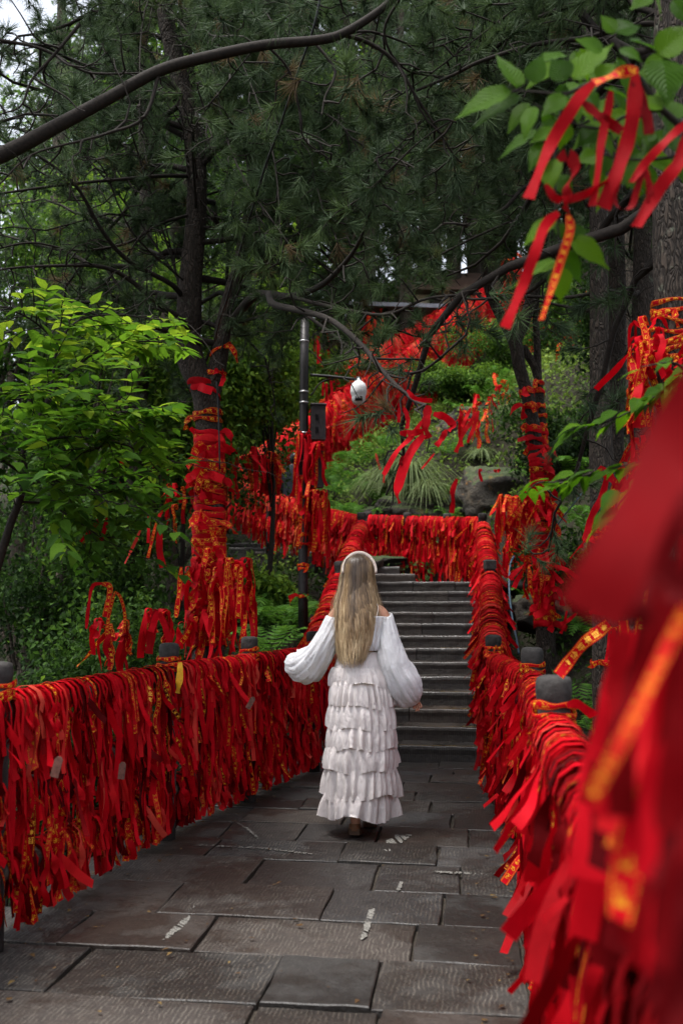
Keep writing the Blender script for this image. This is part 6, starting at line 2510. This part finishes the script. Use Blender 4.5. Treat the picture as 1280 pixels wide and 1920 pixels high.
def ribbon_band(C, r, z, w, label, group, gold=1., tint=.5, tails=0, tail_L=.2, tiltmax=.08, off=.008, face=None):
    n = 30
    tl = R.uniform(-tiltmax, tiltmax) * (4 if R.random() < .22 else 1)
    ta = R.uniform(0, 6.28)
    th = np.linspace(0, 2 * PI, n + 1)
    ctr, rad = ring_at(C, r, z)
    rr_ = rad * 1.05 + off + .003 * np.sin(th * 2 + ta)
    zz = z + tl * rad * 2 * np.sin(th + ta) + .003 * np.sin(th * 5 + ta)
    cpt = np.array([ring_at(C, r, q_)[0] for q_ in (z - .05, z + .05)])
    ax = (cpt[1] - cpt[0]) / .1
    rows_ = []
    tw = w * (.75 + .25 * np.sin(th * 3 + ta * 2))
    for s in (-.5, -.17, .17, .5):
        z_ = zz + s * tw
        base = ctr + ax * (z_ - z)[:, None]
        bulge = .004 * math.cos(s * PI)
        rows_.append(np.stack([base[:, 0] + (rr_ + bulge) * np.cos(th), base[:, 1] + (rr_ + bulge) * np.sin(th), z_], 1))
    P = np.array(rows_)
    g = G()
    L = th * rad / w
    uv = np.stack([np.repeat(np.linspace(0, 1, 4), n + 1), np.tile(L + R.randint(0, 9), 4)], 1)
    grid(g, P, a=tint, b=gold, uv=uv)
    for t_ in range(tails):
        # knot on the camera side with blown tails
        a = -PI / 2 + R.uniform(-1.1, 1.1) if face is None else face + R.uniform(-.4, .4)
        o = np.array([math.cos(a), math.sin(a), 0])
        s = ctr + o * (rad * 1.07 + off + .006) + np.array([0, 0, 0])
        lat = np.cross(o, UPV) * R.choice((-1, 1))
        L_ = tail_L * R.uniform(.4, 1.2)
        drop = R.uniform(.1, 1.)
        pts = [s, s + o * .02 + lat * L_ * .2 + UPV * .01, s + o * (.03 + L_ * .15) + lat * L_ * (.5 - .25 * drop) - UPV * L_ * .35 * drop, s + o * (.02 + L_ * .15) + lat * L_ * (.9 - .6 * drop) - UPV * L_ * .9 * drop]
        C_ = resample(pts, 9)[None]
        kn = np.clip(.4 + .6 * np.arange(9) / 2.5, 0, 1)[None]
        C_, W_, _ = finish(C_, np.array([w]), 0., UPV[None] + .01 * lat, (np.linspace(0, 1, 9) * R.uniform(-1.5, 1.5))[None], kn, 0, 1)
        Rib(C_, W_, np.array([w]), np.array([tint]), np.array([gold * (R.random() < .5)]), None).geo(0, g)
    o_ = g.build('ribbon_band', M['ribbon'])
    tag(o_, label, 'ribbon', group)
    return o_


def zpx(py, D):
    return float(at(640, py, D)[2])


def ordinal(i):
    w = ['topmost', 'second', 'third', 'fourth', 'fifth', 'sixth', 'seventh', 'eighth', 'ninth', 'tenth', 'eleventh', 'twelfth']
    if i < 12:
        return w[i]
    n = i + 1
    return f"{n}{'th' if 10 < n % 100 < 20 else {1: 'st', 2: 'nd', 3: 'rd'}.get(n % 10, 'th')}"


def wrap(C, r, D, y0, y1, step, w, where, group, dens_tail=.35, gold=.75, tint=(.25, .8), sparse=(), tail_L=.18):
    ys = list(sparse) + list(np.arange(y0, y1, step))
    for i, y in enumerate(sorted(ys)):
        tn = R.uniform(*tint)
        gd = float(R.random() < gold)
        shade = 'dark red' if tn < .4 else ('bright red' if tn > .65 else 'red')
        nt = 0
        if R.random() < dens_tail:
            nt = R.randint(1, 2)
        lab = f"{shade} {'gold lettered' if gd else 'plain'} ribbon {'with tails ' if nt else ''}round the {where}, {ordinal(i)} from the top"
        ribbon_band(C, r, zpx(y + R.uniform(-3, 3), D), w * R.uniform(.75, 1.1), ' '.join(lab.split()[:16]), group, gd, tn, nt, tail_L, off=.002 + .009 * R.random())


GB = 'ribbon bands wound round trunks and posts'
wrap(CA, rA, PINE_D, 812, 1085, 7.2, .068, 'big pine trunk', GB, .6, .45, (.2, .85), sparse=(722, 733, 776, 790))
wrap(CA, rA, PINE_D, 1085, 1215, 8, .07, 'big pine trunk', GB, .75, .4, (.2, .8))
wrap(CB, rB, PINE_D, 703, 706, 10, .05, 'second stem of the big pine', GB, 1., 1., (.3, .6), sparse=(655,))
wrap(CF, rF, FD, 868, 1180, 6.8, .068, 'forked tree', GB, .6, .5, (.2, .85), sparse=(737, 760, 768, 800, 808, 822, 838, 850, 1120, 1145))
wrap(CF3, rF3, FD, 795, 905, 7, .06, 'side stem of the forked tree', GB, .3, .6, (.45, .9), sparse=(715, 730, 756, 775))
wrap(C1, r1, 7.2, 1050, 1110, 20, .045, 'slender ribbon hung trunk', GB, .4, .8, (.2, .6), sparse=(990, 998, 1010, 1150, 1180, 1240))
wrap(C4, r4, 4.6, 575, 690, 15, .04, 'thickest right trunk', GB, .5, .8, (.2, .6))
CPL = np.array([lpb, at(568, 1100, LPD), at(569, 900, LPD), at(570, 700, LPD), top])
rPL = np.array([.056, .054, .052, .050, .048])
wrap(CPL, rPL, LPD, 1005, 1010, 10, .05, 'black camera pole', GB, .3, .9, (.4, .7), sparse=(1020, 1057, 1063, 1117, 935, 955, 975))
pi = 0
for posts, nm in ((left_posts, 'left railing'), (right_posts, 'right railing')):
    for (x, y, zb, zt) in posts:
        if y < 2.2:
            continue
        pi += 1
        Cp = np.array([(x, y, zb), (x, y, zt)])
        rp = np.array([.062, .062])
        ordn = {('left railing', 2.55): 'second', ('left railing', 4.25): 'leftmost visible', ('left railing', 6.18): 'tallest looking', ('left railing', 7.3): 'fourth', ('left railing', 8.6): 'farthest'}.get((nm, y)) or {3.47: 'nearest', 5.6: 'second', 7.68: 'third'}.get(y, 'far')
        for j, dz in enumerate((.095, .13, .165)):
            ribbon_band(Cp, rp, zt - dz, .034, f"gold lettered ribbon band {['just under the cap', 'second below the cap', 'third below the cap'][j]} of the {ordn} post, {nm}", GB, 1., R.uniform(.2, .7), int(R.random() < .5), .12, .06)


# fans of hanging ribbons round a vertical axis
def fan(center, rad, n, L, w, place, tint=(.2, .8), gold=.4, stiff=.1, zj=.05, a0=0., a1=2 * PI, squash=1.):
    a = a0 + (a1 - a0) * N.random(n)
    O = np.stack([np.cos(a), np.sin(a), 0 * a], 1)
    P = np.asarray(center) + O * rad * np.array([1, squash, 1]) + UPV * ((N.random(n) - .5) * 2 * zj)[:, None]
    T = np.cross(O, UPV)
    rr = .012 + .015 * N.random(n)
    Ls = L[0] + (L[1] - L[0]) * N.random(n)
    ws = w[0] + (w[1] - w[0]) * N.random(n)
    C, W, ws, tn, gd, st = drape(P, T, O, rr, Ls, ws, tint=tint, gold=gold, stiff=stiff, back=.02 + 0 * ws)
    info = [(place, 0, 0, .5, 0.0001, False, True, False)] * n
    BATCH.append(Rib(C, W, ws, tn, gd, info))


fan(at(594, 930, LPD - .05), .09, 46, (.25, .72), (.035, .05), 'camera pole', tint=(.3, .8), zj=.05)
fan(at(594, 838, LPD - .05), .07, 26, (.15, .5), (.03, .045), 'camera pole', tint=(.3, .8))
fan(at(570, 820, LPD), .07, 22, (.3, .75), (.03, .045), 'camera pole', tint=(.3, .8))
fan(at(570, 900, LPD), .07, 18, (.3, .8), (.03, .045), 'camera pole', tint=(.3, .8))
fan(at(470, 858, 12.5), .35, 60, (.25, .6), (.04, .05), 'branch', tint=(.3, .8), zj=.08)
fan(at(436, 1085, 7.55), .13, 34, (.2, .62), (.035, .055), 'pine foot', tint=(.2, .8), zj=.15, gold=.25)
fan(at(385, 1075, 7.85), .15, 16, (.12, .4), (.04, .055), 'pine foot', tint=(.2, .8), zj=.2, gold=.25, a0=PI, a1=2 * PI)
fan(at(395, 1120, 7.85), .16, 22, (.12, .38), (.04, .055), 'pine foot', tint=(.2, .8), zj=.22, gold=.25, a0=PI, a1=2 * PI)
fan(at(365, 1165, 7.8), .10, 14, (.15, .3), (.04, .055), 'pine foot', tint=(.2, .75), zj=.05, a0=PI, a1=2 * PI)
fan(at(955, 938, 12.9), .14, 80, (.35, .62), (.035, .05), 'rail end', tint=(.3, .85), zj=.05)
fan(at(968, 1012, 12.0), .12, 40, (.3, .5), (.03, .045), 'rail end', tint=(.2, .7), zj=.05)
fan(at(985, 960, 10), .10, 26, (.25, .55), (.04, .05), 'forked tree', tint=(.3, .7), zj=.05)
fan(at(1005, 945, FD), .14, 26, (.15, .4), (.04, .05), 'forked tree', tint=(.3, .7), zj=.05, stiff=.6)
fan(at(1012, 1060, FD), .14, 20, (.15, .35), (.04, .05), 'forked tree', tint=(.3, .7), zj=.15, stiff=.6)
fan(at(1215, 640, 4.5), .06, 12, (.15, .4), (.03, .04), 'thick trunk', tint=(.3, .7), zj=.1)
fan(at(1240, 700, 4.4), .12, 22, (.15, .5), (.03, .04), 'thick trunk', tint=(.2, .6), zj=.15, stiff=.4)
fan(at(295, 1150, 6.9), .07, 14, (.12, .34), (.04, .05), 'shrub', tint=(.2, .6), zj=.02)
fan(at(210, 1180, 6.6), .10, 12, (.1, .3), (.035, .05), 'shrub', tint=(.2, .5), zj=.06)

for px, py, D, n_ in ((640, 770, 20, 14), (905, 760, 17, 16), (880, 775, 15, 12), (1180, 560, 26, 26), (1175, 590, 26, 20), (960, 500, 30, 20), (1080, 600, 27, 16), (700, 600, 27, 16), (1010, 585, 27, 18), (1060, 660, 20, 10), (935, 720, 18, 8), (600, 640, 24, 8), (800, 700, 22, 16), (395, 880, 13, 16), (330, 930, 11, 12), (215, 870, 16, 16), (190, 850, 16, 10), (300, 860, 15, 14), (1240, 780, 5.5, 14), (1200, 830, 5.5, 10)):
    fan(at(px, py, D), .008 * D, n_, (.012 * D + .05, .03 * D + .1), (.0022 * D + .01, .003 * D + .015), 'shrub', tint=(.35, .95) if D > 12 else (.1, .6), zj=.012 * D, stiff=.35)

# ------------------------------------------------------------------ single ribbons one can point to
CHY = 'cherry branch'
kw = dict(place=CHY)
c2 = 2.2
for pp, w, nm, tw, tn, gd in (
        ([(1196, 131), (1170, 134), (1150, 141), (1112, 155)], 24, 'red ribbon tied across the top of the cherry branch, printed', .5, .75, 1.),
        ([(1112, 155), (1086, 182), (1064, 216), (1040, 255), (1022, 292), (1006, 332), (990, 372)], 25, 'long red ribbon hanging left from the cherry branch over the leaves', .6, .62, 0.),
        ([(1190, 136), (1188, 200), (1176, 262), (1155, 325), (1130, 390)], 29, 'broad red ribbon hanging straight from the cherry branch knot', .4, .45, 0.),
        ([(1186, 150), (1202, 185), (1212, 220), (1216, 252)], 20, 'short dark ribbon right of the knot on the cherry branch', .4, .15, 0.),
        ([(1092, 192), (1120, 215), (1142, 230), (1165, 246)], 20, 'dark ribbon crossing behind the long ones on the cherry branch', .4, .2, 0.),
        ([(1145, 170), (1138, 210), (1126, 270), (1119, 330), (1110, 386)], 17, 'narrow red ribbon in the middle of the cherry branch cluster', .9, .4, 0.),
        ([(1290, 226), (1250, 262), (1212, 302), (1182, 342)], 17, 'red ribbon slanting in from the right edge, upper one', .5, .6, 0.),
        ([(1288, 250), (1274, 300), (1236, 352), (1192, 425)], 26, 'broad red ribbon slanting down from the right edge', .4, .5, 0.),
        ([(1045, 300), (1066, 290), (1078, 320), (1060, 350), (1066, 372), (1060, 396)], 24, 'curled dark red ribbon below the cherry leaves', 2., .25, 0.),
        ([(1022, 345), (1045, 374), (1092, 366), (1140, 338)], 15, 'ribbon looping sideways between the hanging ones on the cherry branch', 1., .45, 0.),
        ([(1208, 305), (1195, 350), (1182, 388), (1160, 390), (1152, 370), (1160, 340)], 13, 'ribbon curling back up at the right of the cherry cluster', 1.4, .3, 0.),
        ([(1046, 398), (1020, 425), (1000, 480), (974, 548), (946, 614)], 21, 'longest red ribbon below the cherry leaves, faded writing', .4, .7, 0.),
        ([(1064, 402), (1068, 432), (1050, 490), (1032, 546), (1014, 600)], 17, 'paler narrow ribbon with gold marks below the cherry leaves', .8, .8, 1.),
        ([(1205, 310), (1216, 345), (1218, 380)], 14, 'short ribbon at the right of the cherry cluster', .3, .3, 0.)):
    px_ribbon(pp, c2, w * c2 / FPX, CHY, twist=tw, tint=tn * .55, gold=gd, label=nm, seg=22)  # tints lowered so the colour carries their backlit shade
TWG = 'pine twig'
t2 = 4.3
for pp, w, nm, tw, tn in (
        ([(795, 815), (775, 839), (759, 870), (747, 908), (744, 928), (749, 944)], 19, 'longest twisted red ribbon hanging from the middle pine twig', 1.2, .5),
        ([(790, 790), (771, 819), (744, 846), (719, 890)], 10, 'thin red ribbon trailing left from the middle pine twig', .6, .5),
        ([(749, 812), (772, 812), (794, 809)], 13, 'short flat red ribbon lying level on the middle pine twig', .3, .35),
        ([(803, 760), (800, 780), (797, 800), (803, 822)], 18, 'dark ribbon bunched at the knot of the middle pine twig', 1., .3),
        ([(812, 776), (834, 782), (848, 797), (840, 808)], 15, 'red ribbon curling right off the middle pine twig', .9, .45),
        ([(836, 806), (828, 822), (817, 836)], 11, 'short ribbon end below the right curl of the pine twig', .4, .4),
        ([(757, 764), (764, 784), (763, 804)], 9, 'short hanging ribbon left of the knot on the pine twig', .4, .3),
        ([(748, 764), (747, 792)], 7, 'narrow short ribbon at the far left of the pine twig', .2, .25),
        ([(763, 731), (775, 745), (790, 750), (810, 751)], 9, 'red ribbon tied round the pine twig above the cluster', .8, .4),
        ([(814, 850), (802, 865), (790, 879)], 4, 'thin red ribbon tail right of the pine twig cluster', .2, .6),
        ([(755, 855), (751, 865), (750, 872)], 7, 'small dark ribbon scrap left of the long twisted one', .2, .1)):
    px_ribbon(pp, t2, w * t2 / FPX, TWG, twist=tw, tint=tn, gold=0., label=nm, seg=16)
for pp, D, w, nm, tn, gd in (
        ([(200, 956), (186, 975), (170, 996), (153, 1017)], 6., 9, 'red ribbon slanting left below the broadleaf tree', .35, 0.),
        ([(205, 962), (197, 990), (188, 1019)], 6., 9, 'red ribbon hanging beside the slanting one under the broadleaf tree', .45, 0.),
        ([(264, 993), (252, 1020), (234, 1057)], 6.5, 6, 'faded orange ribbon in front of the dark straight trunk', .95, 0.),
        ([(293, 980), (286, 1010), (277, 1048)], 7., 6, 'narrow printed ribbon left of the wrapped pine', .5, 1.),
        ([(300, 985), (299, 1030), (306, 1064)], 7., 13, 'broad red ribbon hanging left of the wrapped pine', .3, 0.),
        ([(280, 960), (279, 990), (278, 1018)], 7.2, 6, 'short orange red ribbon left of the wrapped pine', .8, 0.),
        ([(195, 1094), (174, 1099), (166, 1140), (162, 1179)], 5.8, 7, 'left arm of the ribbon arch over the dark shrub', .4, 0.),
        ([(190, 1094), (206, 1100), (203, 1128), (197, 1157)], 5.8, 11, 'broad printed end of the ribbon arch over the dark shrub', .45, 1.),
        ([(216, 1109), (206, 1145), (203, 1165), (200, 1192)], 5.9, 7, 'left half of the second ribbon loop on the dark shrub', .35, 1.),
        ([(216, 1109), (226, 1120), (234, 1150), (234, 1187)], 5.9, 6, 'right half of the second ribbon loop on the dark shrub', .35, 1.),
        ([(293, 1142), (286, 1180), (279, 1226)], 6.6, 16, 'dark red ribbon hanging behind the left post', .2, 0.),
        ([(296, 1146), (290, 1165), (283, 1185)], 6.5, 12, 'bright ribbon tail crossing the dark one behind the left post', .7, 0.),
        ([(300, 1150), (310, 1175), (318, 1203)], 6.5, 12, 'ribbon tail slanting right behind the left post', .45, 0.),
        ([(340, 1063), (336, 1110), (330, 1158)], 7.4, 10, 'printed ribbon hanging down left of the wrapped pine trunk', .4, 1.),
        ([(428, 1060), (432, 1110), (434, 1165)], 7.4, 13, 'long printed ribbon hanging right of the wrapped pine foot', .45, 1.),
        ([(452, 1062), (449, 1110), (446, 1160)], 7.3, 12, 'second long printed ribbon right of the wrapped pine foot', .4, 1.),
        ([(338, 1242), (337, 1270), (333, 1300)], 6.05, 13, 'yellow printed ribbon standing out on the left railing', 2., 0.),
        ([(596, 638), (596, 660), (596, 682)], 12., 5, 'thin red ribbon hanging alone right of the pole top', .6, 0.),
        ([(612, 718), (612, 752)], 11.2, 6, 'small red ribbon under the camera arm', .6, 0.), ([(606, 716), (605, 742)], 11.2, 5, 'left one of the small ribbons under the camera arm', .7, 0.),
        ([(620, 714), (622, 734), (619, 750)], 11.2, 6, 'right one of the small ribbons under the camera arm', .5, 0.),
        ([(892, 772), (884, 790), (869, 810), (854, 848)], 14, 9, 'orange red ribbon slanting over the grass above the boulder', .85, 0.),
        ([(882, 765), (872, 785), (866, 800)], 14, 7, 'short orange ribbon above the boulder', .85, 0.),
        ([(897, 770), (888, 800), (876, 830)], 14.2, 7, 'second orange red ribbon above the boulder', .8, 0.),
        ([(903, 880), (898, 885), (903, 903)], 15.4, 6, 'small red ribbon on the boulder, left one', .6, 0.),
        ([(925, 881), (931, 884), (937, 880)], 15.4, 6, 'small red bow on the boulder, right one', .6, 0.),
        ([(856, 898), (848, 920), (849, 940), (846, 962)], 15.2, 10, 'knotted red ribbon hanging left of the boulder', .5, 0.),
        ([(704, 850), (708, 865), (713, 880)], 15, 5, 'faded pink ribbon scrap in the grass of the bank', 1., 0.),
        ([(722, 870), (720, 890), (719, 905)], 15, 4, 'narrow orange ribbon scrap in the grass of the bank', .9, 0.),
        ([(1140, 880), (1128, 930), (1110, 965), (1096, 1012)], 5.9, 13, 'red ribbon slanting left from the slender trunk', .6, 0.),
        ([(1163, 868), (1166, 895), (1170, 922)], 5.8, 15, 'short broad bright ribbon on the slender trunk', .8, 0.),
        ([(1122, 876), (1138, 890), (1160, 912)], 5.8, 18, 'broad ribbon crossing at the knot of the slender trunk', .45, 0.),
        ([(1152, 900), (1148, 940), (1140, 978)], 5.8, 14, 'gold lettered ribbon hanging on the slender trunk', .4, 1.),
        ([(1175, 885), (1150, 930), (1112, 985)], 5.8, 8, 'narrow ribbon slanting across the slender trunk', .5, 0.),
        ([(1098, 1012), (1082, 1030), (1068, 1047)], 5.9, 3, 'very thin ribbon thread trailing left of the slender trunk', .4, 0.),
        ([(1150, 1178), (1147, 1220), (1148, 1284)], 4.6, 13, 'dark red ribbon hanging low in front of the slender trunk', .3, 0.),
        ([(1142, 1180), (1140, 1210), (1135, 1242)], 4.8, 6, 'narrow ribbon hanging low left of the slender trunk', .4, 0.),
        ([(1038, 1060), (1060, 1068), (1078, 1080), (1096, 1092)], 9, 9, 'pinkish ribbon blown right from the forked tree', .8, 0.),
        ([(1080, 1150), (1062, 1165), (1050, 1170)], 8.8, 7, 'small ribbon on the shaded bank', .5, 0.),
        ([(1062, 1145), (1056, 1175), (1050, 1188)], 8.8, 6, 'narrow ribbon hanging on the shaded bank', .35, 0.)):
    px_ribbon(pp, D, w * D / FPX, 'scattered', twist=R.uniform(-.6, .6), tint=tn, gold=gd, label=nm, seg=14)
TXT = {}
px_ribbon([(1140, 1170), (1118, 1188), (1094, 1206), (1066, 1240), (1046, 1266)], 3.3, 23 * 3.3 / FPX, 'right', face=(.6, 0, -.6), twist=.1, tint=.45, gold=.6, label='gold lettered ribbon stretched slanting to the nearest right post', kn=.9)
TXT[len(FREE) - 1] = (.02, '*百年好合*百年')
px_ribbon([(1210, 1085), (1206, 1120), (1201, 1155), (1197, 1192)], 2.6, 19 * 2.6 / FPX, 'right', tint=.35, gold=.6, twist=.1, label='ribbon reading four gold characters hanging under the blurred red cloth', kn=.9)
TXT[len(FREE) - 1] = (.04, '百年好合*')
px_ribbon([(1168, 1165), (1170, 1190), (1174, 1230), (1180, 1262)], 3.2, 20 * 3.2 / FPX, 'right', tint=.4, gold=.6, twist=.1, label='gold lettered ribbon hanging low beside the blurred red cloth', kn=.9)
TXT[len(FREE) - 1] = (.1, '年好合*')
px_ribbon([(1240, 1100), (1262, 1102), (1284, 1100)], 2.8, 22 * 2.8 / FPX, 'right', face=(0, 0, -1), tint=.3, gold=1., label='printed ribbon lying level at the right edge', kn=.9)
# ribbons right in front of the lens, far out of focus; the low tints paint their shade
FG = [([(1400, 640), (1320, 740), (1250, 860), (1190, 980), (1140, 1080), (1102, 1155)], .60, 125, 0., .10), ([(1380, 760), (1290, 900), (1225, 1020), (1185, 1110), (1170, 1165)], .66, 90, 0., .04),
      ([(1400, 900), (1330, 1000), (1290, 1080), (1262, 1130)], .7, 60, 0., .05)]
for i in range(6):
    o = i * 14
    FG.append(([(1340 + o, 1040 + i * 20), (1262 + o * .8, 1190 + i * 24), (1185 + o * .7, 1350 + i * 26), (1105 + o * .9, 1500 + i * 30)], .74 + .05 * i, 30 + 5 * (i % 3), 1. if i in (0, 3) else 0., (.7, .5, .85, .3, .6, .2)[i]))
for i in range(26):
    # a thick fringe along the inner side of the near railing, each ribbon a bit lower and nearer
    f = i / 25
    x0 = 1120 + 190 * f + R.uniform(-20, 40)
    y0 = 1420 + 110 * math.sin(i * 2.1) - 200 * f * R.random()
    ln_px = R.uniform(260, 560)
    lean = R.uniform(-.35, -.12)
    D = R.uniform(.62, 1.15) if f > .4 else R.uniform(.95, 1.4)
    FG.append(([(x0 - lean * ln_px * .5, y0 - ln_px * .45), (x0 - lean * ln_px * .2, y0 - ln_px * .1), (x0 + lean * ln_px * .15, y0 + ln_px * .25), (x0 + lean * ln_px * .3 + R.uniform(-25, 25), y0 + ln_px * .65)],
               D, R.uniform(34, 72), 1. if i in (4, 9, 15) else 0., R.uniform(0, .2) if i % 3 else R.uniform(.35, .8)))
for i in range(14):
    x0 = R.uniform(1275, 1345)
    y0 = 1330 + i * 42 + R.uniform(-30, 30)
    ll = R.uniform(240, 420)
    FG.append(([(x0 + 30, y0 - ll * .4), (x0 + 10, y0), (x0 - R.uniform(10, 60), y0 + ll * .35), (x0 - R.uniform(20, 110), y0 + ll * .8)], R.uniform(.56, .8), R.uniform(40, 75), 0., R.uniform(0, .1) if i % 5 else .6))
near_lab = ['largest blurred red ribbon slanting down from the right edge', 'second blurred red ribbon close behind the largest one', 'dark blurred ribbon against the right edge above the gold marks']
for i, (pp, D, w, gd, tn) in enumerate(FG):
    if i > 2:
        near_lab.append(f"{'gold marked' if gd else ('very dark' if tn < .12 else ('dark' if tn < .3 else 'bright'))} blurred ribbon {'close to' if D < .8 else ('near' if D < 1. else 'farther from')} the lens, {'upper' if pp[0][1] < 1180 else ('middle' if pp[0][1] < 1300 else 'lower')} {'inner side' if pp[0][0] < 1240 else ('middle' if pp[0][0] < 1320 else 'outer edge')} of near railing")
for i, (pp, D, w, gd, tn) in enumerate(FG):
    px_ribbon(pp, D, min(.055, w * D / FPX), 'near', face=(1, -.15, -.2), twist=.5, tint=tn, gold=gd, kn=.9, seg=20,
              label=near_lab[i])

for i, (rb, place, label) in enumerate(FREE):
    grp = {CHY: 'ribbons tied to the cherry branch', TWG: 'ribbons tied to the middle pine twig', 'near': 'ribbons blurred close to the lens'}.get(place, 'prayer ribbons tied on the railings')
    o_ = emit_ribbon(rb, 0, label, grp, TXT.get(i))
    if rb.tint[0] > 1.5:
        o_.data.materials.clear()
        o_.data.materials.append(M['yellow'])
flush_ribbons(190)

# look-alikes that still share a label are told apart by which stands nearer
bpy.context.view_layer.update()
same = {}
for o_ in SC.objects:
    if o_.parent is None and o_.get('category') and o_.get('label'):
        same.setdefault(o_['label'], []).append(o_)
ORD = ['nearest', 'second nearest', 'third nearest', 'fourth nearest', 'fifth nearest', 'sixth nearest', 'seventh nearest', 'eighth nearest', 'ninth nearest', 'tenth nearest']
for lab, os_ in same.items():
    if len(os_) > 1:
        os_.sort(key=lambda o: o.matrix_world.translation.y)
        for i, o_ in enumerate(os_):
            sfx = 'farthest' if i == len(os_) - 1 else ORD[min(i, 9)]
            ws = lab.split()[:14]
            o_['label'] = ' '.join(ws).rstrip(',') + ', ' + sfx
for o_ in SC.objects:
    if '_o' in o_:
        del o_['_o']
